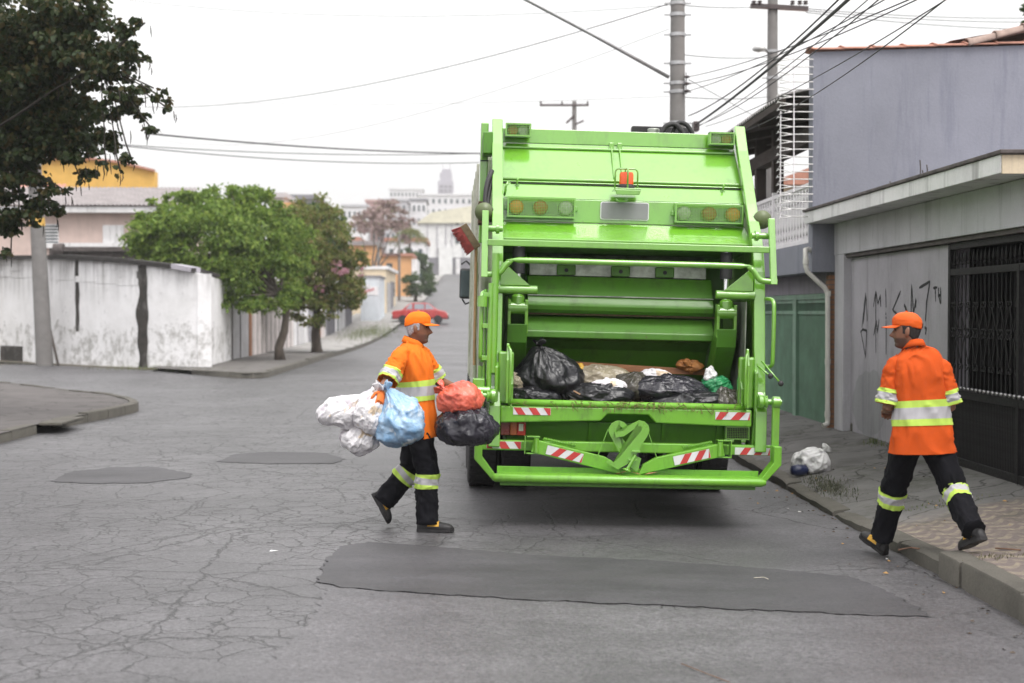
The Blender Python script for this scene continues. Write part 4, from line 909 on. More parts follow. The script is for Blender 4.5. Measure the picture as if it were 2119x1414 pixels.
def ins(t, p, r=.045, n=3, mat=None):
    prof_ = []
    for k in range(n): prof_ += [(r*.5, k*.05), (r, k*.05+.015), (r, k*.05+.028), (r*.5, k*.05+.045)]
    MB().lathe(prof_, p, V(0, 0, 1), 10).build('insulator', mat or M_INS, t, world=True, smooth=R_(40))
p1 = pole('thick concrete pole rising right behind the truck', 3.62, 25, .165, .115, 8.6, (5.05, 5.6, 5.75, 6.1, 6.6, 6.95, 7.15))
a = at(1384, 160, 24.9); MB().tube([a, at(1230, 74, 24.6), at(1090, 0, 24.3), at(950, -70, 24)], .032, 10).build('lamp_arm', M_STEEL, p1, world=True, smooth=4)
for yy in (158, 172, 187): ins(p1, at(1422, yy+4, 24.85), .05, 1)
MB().bar(at(1420, 150, 24.9), at(1420, 195, 24.9), .03, .02).build('insulator_rack', M_STEEL, p1, world=True)
c = at(1440, 262, 24.8); MB().box(c.x-.05, c.x+.05, 24.7, 24.95, c.z-.08, c.z+.08).build('cable_clamp', M_INS, p1, world=True, bevel=.01)
p2 = pole('concrete pole with crossarm above the veranda roof', 6.78, 32, .15, .11, 9.2, (5.4, 6.3, 7.0, 7.6))
a = at(1553, 14, 31.9); b = at(1672, 14, 31.9); MB().bar(a+V(0, 0, .02), b-V(0, 0, .05), .12, .1, (0, 0, 1)).build('crossarm', M_INS, p2, world=True)
for x in (1560, 1572, 1640, 1655, 1667): ins(p2, at(x, 10, 31.85), .06, 2)
a = at(1590, 110, 32); b = at(1570, 102, 31.5); MB().tube([a, at(1580, 98, 31.7), b], .025, 8).build('lamp_arm', M_STEEL, p2, world=True); MB().lathe([(.03, .12), (.12, .06), (.15, 0), (.13, -.03), (.02, -.07)], b, V(0, 0, 1), 12).build('lamp_head', pm('lamp_glass', (.6, .6, .6), .3), p2, world=True, smooth=4)
p3 = pole('distant pole with wooden crossarm above the truck roof', 5.05, 70, .14, .11, at(1187, 212, 70).z, (), z=.06)
a, b = at(1117, 218, 69.9), at(1218, 218, 69.9); MB().bar(a, b, .12, .1, (0, 0, 1)).build('crossarm', M_INS, p3, world=True)
for x in (1119, 1163, 1216): ins(p3, at(x, 216, 69.9), .06, 3)
MB().bar(at(1172, 255, 69.9), at(1188, 240, 69.9), .12, .1).build('switch', M_INS, p3, world=True); MB().bar(at(1190, 258, 69.9), at(1208, 250, 69.9), .1, .08).build('switch', M_INS, p3, world=True)
a = gr(93, 757); p4 = pole('leaning concrete pole with ochre band before the white wall', a.x, a.y, .27, .20, 8.2, (), -.045)
c = V(a.x-.045*4.6, a.y, 4.6); MB().cyl(V(c.x, c.y, 4.48), V(c.x-.011, c.y, 4.74), .245, seg=14).build('ochre_band', M_YEL, p4, world=True, smooth=R_(40))
c = V(a.x-.045*6.4, a.y, 6.4); MB().cyl(V(c.x, c.y-.3, 6.0), V(c.x, c.y-.3, 6.9), .25, seg=14).build('transformer', M_INS, p4, world=True, smooth=R_(40))
p5 = pole('slim grey pole beside the orange house', at(826, 560, 132).x, 132, .14, .11, 6.3, (), z=2.6); MB().bar(at(795, 527, 131.9), at(828, 527, 131.9), .2, .15, (0, 0, 1)).build('crossarm', M_INS, p5, world=True)
p6 = pole('slim pale pole left of the orange house', at(783, 560, 126).x, 126, .15, .11, 5.6, (), z=2.3)
def wire(label, a, b, sag, r, n=18):
    a, b = Vector(a), Vector(b); mid = (a+b)/2; m = MB()
    pts = [a.lerp(b, k/n)-V(0, 0, sag*4*(k/n)*(1-k/n)) for k in range(n+1)]
    m.tube([p-mid for p in pts], r, 6); o = m.build('overhead_wire', M_WIRE, smooth=4); o.location = mid; tag(o, label, 'wire', 'overhead wires'); return o
wire('thick black cable reaching the truck from the left, topmost of three', at(300, 276, 46), at(1010, 318, 60), .15, .03)
wire('thin cable just under the thick one on the left', at(200, 296, 46), at(1010, 317, 60), .2, .016)
wire('lowest of the three cables crossing the left sky', at(150, 290, 46), at(1010, 336, 60), .3, .018)
wire('faint long wire rising from left tree to the lamp pole', at(300, 222, 44), at(1385, 8, 25), .5, .008)
wire('faint second wire rising across the middle sky', at(330, 290, 60), at(1385, 60, 25.2), .9, .004)
wire('hairline wire along the top left of the sky', at(260, 0, 40), at(1400, 10, 32), .35, .006)
wire('hairline wire crossing the left sky above the cables', at(300, 205, 60), at(1385, 200, 32), .2, .004)
cb = at(1440, 258, 24.8)
wire('heavy black cable bundle climbing to the top right', cb, at(1790, -32, 12), .06, .017)
wire('thinner cable along the heavy bundle', at(1425, 240, 24.9), at(1770, -35, 12.5), .15, .009)
for k, (x0, y0, x1, y1, Y1, r, s, lb) in enumerate(((1420, 160, 2040, -70, 10, .006, .1, 'wire fanning right from the lamp pole, highest'), (1420, 175, 1980, -40, 11, .006, .12, 'wire fanning right from the lamp pole, second'), (1420, 190, 1900, -40, 12, .006, .1, 'wire fanning right from the lamp pole, third'),
    (1440, 262, 1870, -45, 11, .006, .14, 'wire fanning right from the cable clamp'), (1460, 262, 2020, -40, 9.5, .005, .12, 'sagging wire crossing before the lilac wall top'), (1440, 264, 1830, -30, 11.6, .005, .1, 'fine wire close under the heavy bundle'))):
    wire(lb, at(x0, y0, 24.9), at(x1, y1, Y1), s, r)
wire('dark service wire drooping across the lilac wall', at(1528, 276, 22), at(1975, -15, 10), .12, .0055)
for k, (y0, y1, lb) in enumerate(((18, 36, 'upper of three wires leaving the crossarm rightwards'), (22, 45, 'middle of three wires leaving the crossarm rightwards'), (26, 62, 'lowest of three wires leaving the crossarm rightwards'))):
    wire(lb, at(1668, y0, 31.9), at(2200, y1, 40), .1, .01)
for k, (ya, yb_, lb) in enumerate(((10, 12, 'wire joining the two near poles at the top'), (112, 118, 'wire joining the two near poles at mid height'), (200, 200, 'lowest wire joining the two near poles'))):
    wire(lb, at(1400, ya, 25), at(1595, yb_, 32), .05, .008)
wire('wire crossing diagonally behind the lamp pole', at(1425, 165, 25), at(1560, 240, 34), .0, .006)
# ------------------------------------------------------------------ garbage truck (local: x right, y forward, z up; origin on the road under the step)
random.seed(21)
def paint(name, col, dirt=.25, rough=.24, coat=1., grime=(.05, .06, .02), scale=3.):
    m = NT(name); c = m.coord()
    b = m.mix(1., tuple(col), m.ramp(m.noise(c, 1.3, 4), (.3, .7), [(.93,)*3, (1.06,)*3]), 'MULTIPLY')
    s = m.ramp(m.noise(m.coord((scale*2.2, scale*2.2, scale*.7)), 1., 8, .74), (.50, .75)); b = m.mix(m.math('MULTIPLY', s, dirt), b, grime)
    sp = m.ramp(m.noise(c, 22*scale/3, 5, .8), (.665, .70)); b = m.mix(m.math('MULTIPLY', sp, min(1, dirt*1.9)), b, (.10, .06, .03))
    r = m.math('ADD', m.ramp(m.noise(c, 5, 6, .7), (.3, .75), [(rough,)*3, (rough+.22,)*3]), m.math('MULTIPLY', s, .3))
    m.bump(m.noise(c, 3.5, 3), .06, .02)
    m.set(Base_Color=b, Roughness=r, Coat_Weight=coat, Coat_Roughness=.1, Coat_IOR=1.85, Specular_IOR_Level=.5); return m.mat
GR = (.145, .385, .022)
M_G = paint('green_truck_paint', GR, .38); M_GD = paint('grimy_shaded_green_paint', (.068, .215, .009), .6, .42, .15); M_GW = paint('scuffed_green_paint', GR, .6, .35, .3, (.06, .09, .03), 6.)  # M_GD: grimed green, its base also darkened to carry shade inside and underneath
M_TYRE = pm('tyre_rubber', (.018, .017, .018), .85, .25, 14, .3, 60); M_CHASSIS = pm('black_chassis', (.02, .02, .022), .7, .3, 5)
M_AMBER = pm('amber_lens', (.75, .27, .01), .2, .15, 20, spec=.6); M_ORNL = pm('brown_orange_lens', (.42, .12, .01), .25, .2, 20); M_CLEAR = pm('clear_lens', (.55, .56, .5), .15, .25, 30, spec=.7)
M_REDL = pm('red_lens', (.45, .03, .02), .22, .15, 12); M_BEAC = pm('beacon_orange', (.75, .085, .01), .15, .1, 20, spec=.6); M_GREYP = pm('blank_plate_grey', (.25, .245, .265), .5, .08, 3); M_WBORD = pm('plate_border', (.72, .72, .72), .4)
M_RWHITE = pm('reflective_white', (.66, .64, .68), .35, .12, 10, dirt=(.3, .28, .27), damt=.4); M_RRED = pm('reflective_red', (.50, .045, .045), .35, .15, 10, dirt=(.25, .06, .05), damt=.4)
M_CHROME = pm('chrome_rod', (.75, .75, .76), .12, .05, metal=1.); M_RUB = pm('black_rubber', (.022, .021, .022), .6); M_BOARD = pm('dirty_white_board', (.50, .50, .44), .8, .2, 3, dirt=(.14, .19, .05), damt=.85, dscale=3.5)
M_STEELD = pm('scraped_steel', (.30, .32, .28), .38, .4, 7, metal=.6, dirt=(.05, .10, .03), damt=.6)
tr = thing('garbage_truck', 'lime green rear loading garbage truck stopped in the street', 'truck', (1.28, 11.8, -.05), (0, .025, .015))
def tb(mb, name, mat=None, par=None, bevel=.006, smooth=None, **k): return mb.build(name, mat or M_G, par or tr, smooth=smooth, bevel=bevel, **k)
YZ = lambda a, b, t: V(t, a, b)          # profile in (y, z), extruded along x
XZ = lambda a, b, t: V(a, t, b)
def sl(name, p0, p1, x0, x1, t=.03, mat=None, par=None, bev=.005):
    d = V(p1[0]-p0[0], p1[1]-p0[1], 0).normalized(); n = (-d.y, d.x)
    if n[0] < 0: n = (-n[0], -n[1])
    return tb(MB().prism([p0, p1, (p1[0]+n[0]*t, p1[1]+n[1]*t), (p0[0]+n[0]*t, p0[1]+n[1]*t)], YZ, x0, x1), name, mat, par, bev)
# upper rear cover, panel by panel
A = (1.45, 3.47); Bp = (1.44, 3.335); Cc = (1.03, 2.935); D = (.90, 2.785); E_ = (.895, 2.575); F_ = (.555, 2.405)
sl('top_strip', A, Bp, -1.07, 1.11)
up_ = sl('upper_panel', (Bp[0]-.004, Bp[1]-.004), (Cc[0]+.004, Cc[1]+.004), -1.07, 1.11)
md = sl('middle_panel', (Cc[0]-.0, Cc[1]-.012), D, -1.07, 1.11)
lp = sl('lamp_panel', (D[0]+.004, D[1]-.004), E_, -1.07, 1.11)
sl('lip_panel', (E_[0], E_[1]-.005), F_, -1.08, 1.12)
sl('lip_edge', F_, (F_[0]+.01, F_[1]-.055), -1.08, 1.12, .02)
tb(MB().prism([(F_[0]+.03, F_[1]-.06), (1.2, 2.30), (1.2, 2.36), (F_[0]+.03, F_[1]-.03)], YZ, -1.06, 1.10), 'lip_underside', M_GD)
def along(p, q, t): return (lerp(p[0], q[0], t), lerp(p[1], q[1], t))
for t, w in ((.13, .014), (.93, .014)):
    y, z = along(Bp, Cc, t); tb(MB().box(-1.06, 1.10, y-.022, y+.01, z-.006, z+.012), 'panel_rib', None, up_, .004)
tb(MB().box(-1.06, 1.10, Cc[0]-.012, Cc[0]+.01, Cc[1]-.016, Cc[1]-.008), 'panel_seam', M_CHASSIS, up_, 0)
for x in (-.045, .03):
    tb(MB().tube([V(x, Bp[0]-.03, Bp[1]-.0), V(x, Cc[0]+.05, Cc[1]+.065)], .008, 6), 'seam_rod', None, up_, 0)
    tb(MB().box(x-.022, x+.022, Bp[0]-.06, Bp[0]-.0, Bp[1]-.05, Bp[1]+.02), 'hinge', None, up_, .006)
for x in (-.93, .93):
    y, z = along(Cc, D, .15); tb(MB().tube([V(x, y-.0, z), V(x, y-.035, z+.005), V(x, y-.04, z+.035), V(x+.01, y-.02, z+.045)], .009, 8).box(x-.02, x+.02, y-.012, y+.01, z-.035, z+.0), 'latch', None, md, .003)
tb(MB().tube([V(-1.045, .86, 2.80), V(-1.04, .80, 2.83), V(-1.04, .785, 2.87), V(-1.02, .79, 2.905), V(-1.00, .82, 2.90)], .011, 8), 'lifting_hook', None, None, 0, 4)
# side frames
REAR = [(1.42, 3.53), (1.24, 3.28), (.98, 2.98), (.80, 2.76), (.68, 2.60), (.47, 2.36), (.39, 2.15), (.33, 1.75), (.29, 1.45), (.24, 1.12), (.16, .96), (.14, .62)]
for s, nm in ((-1, 'l'), (1, 'r')):
    xo = 1.175*s+.018; xi = xo-.085*s
    poly = REAR+[(.5, .60), (2.2, .95), (2.2, 3.40), (1.62, 3.53)]
    sf = tb(MB().prism(poly, YZ, xi+.03*s, xo-.012*s), 'side_wall', M_G, None, .004)
    strip_ = [(y-.045, z+.012) for y, z in REAR]+[(y+.03, z) for y, z in REAR[::-1]]
    tb(MB().prism(strip_, YZ, xi-.012*s, xo), 'frame_edge', None, sf, .008)
    tb(MB().box(min(xi-.06*s, xi-.055*s+.005), max(xi-.06*s, xi-.05*s), .42, 1.0, .98, 1.9), 'inner_liner', M_STEELD, sf, 0)
# body and cab
bd = tb(MB().box(-1.22, 1.22, 2.22, 6.3, .95, 3.30), 'body', M_BOARD, None, .05)
for s in (-1, 1):
    for yy in (2.6, 3.4, 4.2, 5.0, 5.8): tb(MB().box(1.221*s-.0, 1.27*s, yy, yy+.1, 1.0, 3.25) if s > 0 else MB().box(-1.27, -1.221, yy, yy+.1, 1.0, 3.25), 'body_rib', M_BOARD, bd)
tb(MB().box(-.45, -.33, 1.6, 7.6, .55, .85).box(.33, .45, 1.6, 7.6, .55, .85), 'chassis_rails', M_CHASSIS)
cb_ = tb(MB().prism([(6.5, .75), (8.35, .75), (8.4, 1.6), (8.1, 2.75), (7.9, 2.9), (6.5, 2.9)], YZ, -1.2, 1.2), 'cab', None, None, .04)
tb(MB().prism([(8.41, 1.65), (8.13, 2.65), (8.11, 2.65), (8.39, 1.65)], YZ, -1.05, 1.05), 'windscreen', M_GLASS, cb_, 0)
for s in (-1, 1):
    tb(MB().box(*sorted((1.2*s, 1.206*s)), 7.0, 7.9, 1.75, 2.55), 'side_window', M_GLASS, cb_, 0)
    tb(MB().tube([V(1.2*s, 7.6, 2.35), V(1.3*s, 7.65, 2.45), V(1.36*s, 7.5, 2.40)], .012, 8).tube([V(1.2*s, 7.6, 1.9), V(1.3*s, 7.6, 1.86), V(1.34*s, 7.5, 1.92)], .012, 8), 'mirror_arm', M_RUB, cb_, 0)
    mm = tb(MB().box(*sorted((1.22*s, 1.385*s)), 7.42, 7.5, 1.93, 2.34), 'mirror', M_RUB, cb_, .03)
    tb(MB().box(*sorted((1.235*s, 1.372*s)), 7.413, 7.419, 1.96, 2.31), 'mirror_glass', pm('mirror_glass', (.10, .13, .14), .08, .1, metal=.6), mm, 0)
tb(MB().box(-1.1, 1.1, 8.4, 8.55, .5, .9), 'front_bumper', M_CHASSIS)
# wheels
def wheel(x0, x1, y, r=.51):
    m = MB(); xm = (x0+x1)/2; w = abs(x1-x0)/2; n = 72
    prof_ = [(.32, -w*.9), (.42, -w), (.47, -w*.98), (.497, -w*.88), (.51, -w*.72), (.512, 0), (.51, w*.72), (.497, w*.88), (.47, w*.98), (.42, w), (.32, w*.9)]
    rings = []
    for k in range(n):
        a = k/n*2*math.pi; rings.append([V(xm+o, y+math.cos(a)*rr*r/.512, r+math.sin(a)*rr*r/.512) for rr, o in prof_])
    rings.append(rings[0]); m.loft(rings, False, closed=False)
    t = thing('wheel', None, None); t.parent = tr; WM[t.name] = WM[tr.name]
    m.build('tyre', M_TYRE, t, smooth=R_(35)); m = MB()
    for k in range(n//2):
        a = (k+.5)/(n/2)*2*math.pi
        for j, (o0, o1) in enumerate(((-w*.86, -w*.45), (-w*.38, w*.0), (w*.07, w*.42), (w*.48, w*.86))):
            aa = a+(j % 2)*.08; M = Matrix.Translation((xm, y, r)) @ Matrix.Rotation(-aa+math.pi/2, 4, 'X')
            m.box(o0, o1, -.03, .03, r*.975, r*1.006, M)
    m.build('tread', M_TYRE, t); MB().lathe([(.05, -w*.5), (.3, -w*.6), (.325, -w*.85), (.325, w*.85), (.3, w*.6), (.05, w*.5)], V(xm, y, r), V(1, 0, 0), 24).build('rim', M_STEELD, t, smooth=R_(40))
for yy in (2.62, 3.9): 
    for a, b in ((-1.29, -1.0), (-.96, -.67), (.67, .96), (1.0, 1.29)): wheel(a, b, yy)
for a, b in ((-1.25, -.95), (.95, 1.25)): wheel(a, b, 7.2)
tb(MB().cyl(V(-1.0, 2.62, .51), V(1., 2.62, .51), .09).lathe([(.05, -.2), (.2, -.12), (.24, 0), (.2, .12), (.05, .2)], V(0, 2.62, .51), V(1, 0, 0), 16), 'rear_axle', M_CHASSIS, None, 0, R_(40))
# hopper: floor, back, bumper, sill
m = MB(); fl = [(.18, .97), (.35, .82), (.6, .72), (.95, .70), (1.25, .80), (1.45, 1.0), (1.6, 1.4), (1.65, 2.4)]
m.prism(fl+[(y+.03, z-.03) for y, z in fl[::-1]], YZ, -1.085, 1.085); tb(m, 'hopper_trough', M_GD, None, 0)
bp = tb(MB().prism([(-1.06, .975), (1.06, .985), (1.06, .84), (.25, .857), (.185, .925), (-.16, .925), (-.22, .865), (-1.06, .835)], XZ, .10, .19), 'bumper_beam', M_GW, None, .012)
tb(MB().tube([V(-1.0, .125, 1.005), V(-.5, .12, 1.003), V(0, .122, 1.0), (.5, .12, 1.003), V(1.0, .125, 1.0)], .03, 12), 'sill_tube', paint('scraped_sill_paint', GR, .85, .5, 0, (.11, .10, .035), 9.), None, 0, 4)
m = MB()
for k in range(230):
    x = random.gauss(.1, .45); 
    if abs(x) > .98: continue
    p = V(x, rng(.09, .14), 1.0+rng(.0, .03)); m.tube([p, p+V(rng(-.03, .03), rng(-.02, .01), rng(-.03, .012)), p+V(rng(-.05, .05), -.02, rng(-.07, -.01))], .003, 4, False)
ds = tb(m, 'plant_debris', pm('dry_plant_debris', (.17, .15, .05), .9, .4, 30), None, 0); ds['kind'] = 'stuff'
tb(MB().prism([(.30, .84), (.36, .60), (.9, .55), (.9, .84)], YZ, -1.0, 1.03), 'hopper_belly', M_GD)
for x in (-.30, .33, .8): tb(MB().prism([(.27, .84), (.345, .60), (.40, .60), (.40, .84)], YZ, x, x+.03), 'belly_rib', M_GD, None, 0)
tb(MB().box(-1.22, 1.27, .13, .21, .60, .685), 'cross_bar', M_GW, None, .01)
# striped reflectors
def stripes(name, x0, x1, z0, z1, y, n, M=None, lean=.6, first=0):
    o = tb(MB().box(x0, x1, y-.003, y, z0, z1, M), name, M_RWHITE, None, 0); h = z1-z0; w = (x1-x0)/n
    for k in range(first, n+1, 2):
        a, b = x0+w*k-.02, x0+w*(k+1)-.02; poly = []
        for (x, z) in ((a, z0), (b, z0), (b-h*lean, z1), (a-h*lean, z1)) if lean > 0 else ((a, z0), (b, z0), (b-h*lean, z1), (a-h*lean, z1)): poly.append((clamp(x, x0+.002, x1-.002), z))
        if poly[1][0]-poly[0][0] < .004 and poly[2][0]-poly[3][0] < .004: continue
        m = MB(); vs_ = [V(x, y-.005, z) for x, z in poly]
        if M: vs_ = [M @ p for p in vs_]
        m.add(vs_, [(0, 1, 2, 3)]); tb(m, 'red_stripe', M_RRED, o, 0)
stripes('reflector', -.955, -.64, .905, .965, .099, 5, None, .7, 1); stripes('reflector', .75, 1.045, .90, .965, .099, 4, None, -.9, 0)
stripes('reflector', -1.17, -.88, .615, .675, .129, 4, None, .7, 0); stripes('reflector', .93, 1.23, .605, .665, .129, 5, None, -.7, 1)
# folding tow arms with hook plates
for s in (-1, 1):
    ax = .80*s+.01; a = V(ax, .03, .655); b = V(.13*s+.03, .03, .50); ang = math.atan2(b.z-a.z, b.x-a.x)
    M = Matrix.Translation(a) @ Matrix.Rotation(-ang, 4, 'Y'); L = (b-a).length
    arm = tb(MB().prism([(0, .055), (L*.86, .055), (L+.02, .02), (L+.08, -.055), (0, -.055)], lambda p, q, t: M @ V(p, t, q if s < 0 else -q if False else q), -.03, .03) if s < 0 else MB().prism([(0, .055), (L*.86, .055), (L+.02, .02), (L+.08, -.055), (0, -.055)], lambda p, q, t: M @ V(p, t, -q), -.03, .03), 'tow_arm', M_GW, None, .006)
    x0, x1 = (.12, .43)
    stripes('reflector', x0, x1, -.04, .035, -.032 if s < 0 else -.034, 5, M, .8 if s > 0 else -.8, 1) if s < 0 else None
    if s > 0:
        M2 = Matrix.Translation(a) @ Matrix.Rotation(-ang+math.pi, 4, 'Y'); stripes('reflector', -.43, -.12, -.04, .035, -.034, 5, M2, -.8, 1)
    bxm = MB(); bxm.box(ax-.05, ax+.06, -.0, .10, .725, .735).box(ax-.05, ax+.06, -.0, .10, .585, .595); bxm.box(*sorted((ax+.06*s, ax+.068*s)), 0, .10, .585, .735)
    tb(bxm, 'arm_bracket', None, arm, .002); tb(MB().cyl(V(ax-.03*s, -.005, .60), V(ax-.03*s, -.005, .72), .022), 'arm_pivot', None, arm, 0, R_(40))
    # return spring on top
    m = MB(); sp = []
    p0 = a+V(-.09*s*1.0, .02, .055); p1 = a+(b-a)*.52+V(0, .02, .085); d = (p1-p0); u, w = basis(d)
    for k in range(141):
        q = k/140; sp.append(p0+d*q+(u*math.cos(q*40*math.pi)+w*math.sin(q*40*math.pi))*.014)
    m.tube(sp, .004, 5); tb(m, 'spring', M_GW, arm, 0, 4); tb(MB().cyl(p0, p1, .008), 'spring_rod', M_GW, arm, 0, 4)
    tb(MB().bar(V(.165*s+.0, .0, .81), V(.245*s+.0, .0, .585), .012, .006), 'stay_rod', None, arm, 0)
def hookplate(y0, y1, mirror, dz=0):
    # interlocking J-hooks, outline measured off the photograph in plate units
    O = [(880, 210), (960, 195), (1020, 150), (1075, 108), (1130, 83), (1185, 95), (1225, 135), (1237, 185), (1215, 245), (1165, 325), (1130, 400), (1090, 470), (1010, 540), (920, 592), (790, 518), (815, 500), (875, 520), (915, 488), (950, 430), (1000, 340), (1060, 275), (1150, 190), (1160, 160), (1145, 140), (1115, 140), (1070, 180), (975, 250), (890, 265)]
    if mirror: O = [(818, 200), (825, 165), (850, 125), (890, 100), (930, 93), (975, 108), (1020, 150), (985, 185), (960, 165), (940, 153), (915, 153), (898, 170), (898, 190), (915, 215), (1010, 330), (1080, 440), (1165, 480), (1145, 560), (1130, 615), (1080, 590), (1000, 520), (945, 440), (830, 235)]
    P2 = []
    for cx, cz in O:
        x = cx; P2.append((-.109+(x/4.928+1090-1270)*.00399, .479-(cz/4.928+850-970)*.00399+dz))
    bm = bmesh.new(); v0 = [bm.verts.new((x, y0, z)) for x, z in P2]; f = bm.faces.new(v0); bmesh.ops.triangulate(bm, faces=[f], ngon_method='EAR_CLIP')
    r = bmesh.ops.extrude_face_region(bm, geom=bm.faces[:]); bmesh.ops.translate(bm, vec=(0, y1-y0, 0), verts=[g for g in r['geom'] if isinstance(g, bmesh.types.BMVert)])
    bmesh.ops.recalc_face_normals(bm, faces=bm.faces[:]); me = bpy.data.meshes.new('hook_plate'); bm.to_mesh(me); bm.free(); me.materials.append(M_G)
    o = bpy.data.objects.new('hook_plate', me); COL.objects.link(o); o.parent = tr; WM[o.name] = WM[tr.name]
    bv = o.modifiers.new('bevel', 'BEVEL'); bv.width = .003; bv.segments = 1; bv.limit_method = 'ANGLE'; return o
hookplate(-.06, -.035, False); hookplate(-.022, .0, True)
tb(MB().cyl(V(-.01, -.08, .475), V(.06, -.08, .60), .014).lathe([(.012, 0), (.035, .01), (.035, .02), (.012, .03)], V(-.015, -.08, .465), V(.35, 0, .9), 12).box(.0, .08, -.085, -.06, .555, .57).box(.03, .10, -.085, -.06, .625, .64), 'locking_bolt', None, None, .002)
# step
st = tb(MB().box(-1.08, 1.12, -.13, .06, .412, .432), 'step_plate', M_GW, None, .004)
tb(MB().tube([V(-1.125, -.14, .40), V(-1.1, -.14, .40), V(0, -.145, .40), V(1.1, -.14, .40), V(1.14, -.14, .40)], [.02, .036, .036, .036, .02], 14), 'step_nosing', M_GW, st, 0, R_(60))
tb(MB().box(-1.06, 1.06, -.12, -.09, .335, .41), 'step_skirt', M_GD, st, .004); tb(MB().box(-1.08, 1.12, .06, .075, .412, .475), 'step_back', M_GW, st, .002)
for s in (-1, 1):
    tb(MB().prism([(1.275*s, .70), (1.275*s, .545), (1.115*s, .368), (1.085*s, .40), (1.21*s, .565), (1.21*s, .70)], XZ, -.11, .03), 'step_bracket', M_GW, st, .006)
    tb(MB().box(*sorted((1.215*s, 1.275*s)), .0, .05, .70, 1.05), 'step_post', None, st, .006)
    tb(MB().lathe([(.03, 0), (.05, .0), (.05, .06), (.03, .06)], V(1.215*s, .025, 1.06), V(s, 0, 0), 18).cyl(V(1.12*s, .06, 1.06), V(1.30*s, .06, 1.06), .026), 'post_pivot', None, st, .003, R_(40))
    tb(MB().lathe([(.02, 0), (.055, 0), (.06, .03), (.045, .05), (.055, .07), (.02, .08)], V(1.11*s, .08, 1.06), V(s, 0, 0), 18), 'pivot_boss', None, st, 0, R_(30))
# tail lamps
tl = tb(MB().box(-1.06, -.835, .215, .33, .715, .845), 'tail_lamp', M_RUB, None, .02)
for (a, b, mt) in ((-1.055, -.975, pm('dull_red_lens', (.22, .035, .03), .3)), (-.973, -.915, pm('faded_orange_lens', (.45, .10, .03), .3)), (-.913, -.84, M_REDL)): tb(MB().box(a, b, .195, .214, .722, .838), 'lens', mt, tl, .008)
tb(MB().box(-.90, -.862, .190, .1945, .76, .82), 'lens_insert', M_CLEAR, tl, .004)
def grille(name, x0, x1, z0, z1, y, n, k, mat=M_G, depth=.03, M=None):
    m = MB(); f = .012
    def b_(*a):
        m.box(*a, M) if M else m.box(*a)
    b_(x0, x1, y-depth, y+depth, z0, z0+f); b_(x0, x1, y-depth, y+depth, z1-f, z1); b_(x0, x0+f, y-depth, y+depth, z0+f, z1-f); b_(x1-f, x1, y-depth, y+depth, z0+f, z1-f)
    fr = tb(m, name, mat, None, 0); m = MB()
    for i in range(1, n): x = lerp(x0, x1, i/n); m.box(x-.0012, x+.0012, y-depth, y-depth+.004, z0+f, z1-f, M)
    for i in range(1, k): z = lerp(z0, z1, i/k); m.box(x0+f, x1-f, y-depth-.001, y-depth+.003, z-.0012, z+.0012, M)
    g = tb(m, 'grille', mat, fr, 0); g['kind'] = 'stuff'; return fr
g = grille('tail_lamp_guard', .865, 1.075, .72, .835, .26, 14, 8); tb(MB().box(.875, 1.065, .28, .32, .73, .825), 'lamp_box', M_CHASSIS, g, 0)
for x in (.92, 1.02): tb(MB().box(x-.02, x+.02, .222, .235, .70, .722), 'lug', None, g, .003)
# three-lamp guards on the lamp panel
for (x0, x1, z0, z1, order) in ((-1.02, -.415, 2.605, 2.785, (M_AMBER, M_ORNL, M_CLEAR)), (.475, 1.085, 2.595, 2.765, (M_CLEAR, M_ORNL, M_AMBER))):
    g = grille('lamp_guard', x0, x1, z0, z1, .845, 42, 13, depth=.04)
    for k in range(3):
        cx = lerp(x0, x1, (.135, .49, .865)[k]) if x0 < 0 else lerp(x0, x1, (.135, .51, .86)[k]); zc = (z0+z1)/2
        tb(MB().lathe([(.001, -.012), (.045, -.008), (.062, 0), (.066, .012), (.068, .05)], V(cx, .828, zc), V(0, 1, 0), 24), 'lamp', order[k], g, 0, R_(50))
    for x in (x0-.025, x1+.0): tb(MB().box(x, x+.025, .86, .89, zz := (z0+z1)/2-.02, zz+.04), 'lug', None, g, .003)
# upper lamps
for (x0, x1, z0, z1, order) in ((-1.035, -.80, 3.375, 3.495, (M_ORNL, M_CLEAR)), (.85, 1.085, 3.355, 3.47, (M_CLEAR, M_ORNL))):
    g = grille('upper_lamp_guard', x0, x1, z0, z1, 1.33, 16, 8, depth=.05); tb(MB().box(x0+.014, x1-.014, 1.36, 1.44, z0+.013, z1-.013), 'lamp_box', M_GD, g, 0)
    for k in range(2): tb(MB().lathe([(.001, -.01), (.035, -.006), (.047, 0), (.05, .03)], V(lerp(x0, x1, .29+.42*k), 1.33, (z0+z1)/2), V(0, 1, 0), 18), 'lamp', order[k], g, 0, R_(50))
# licence plate (blank)
def rrect(x0, x1, z0, z1, r, n=5):
    out = []
    for cx, cz, a0 in ((x1-r, z1-r, 0), (x0+r, z1-r, math.pi/2), (x0+r, z0+r, math.pi), (x1-r, z0+r, 1.5*math.pi)):
        out += [(cx+r*math.cos(a0+k/n*math.pi/2), cz+r*math.sin(a0+k/n*math.pi/2)) for k in range(n+1)]
    return out
pl_ = tb(MB().prism(rrect(-.185, .25, 2.608, 2.768, .02), XZ, .885, .893), 'licence_plate', M_WBORD, None, 0); tb(MB().prism(rrect(-.177, .242, 2.616, 2.76, .015), XZ, .881, .8848), 'plate_face', M_GREYP, pl_, 0)
tb(MB().tube([V(-.05, .86, 2.79), V(-.03, .84, 2.775), V(.03, .84, 2.775), V(.05, .86, 2.79)], .012, 8), 'plate_lamp', None, pl_, 0, 4)
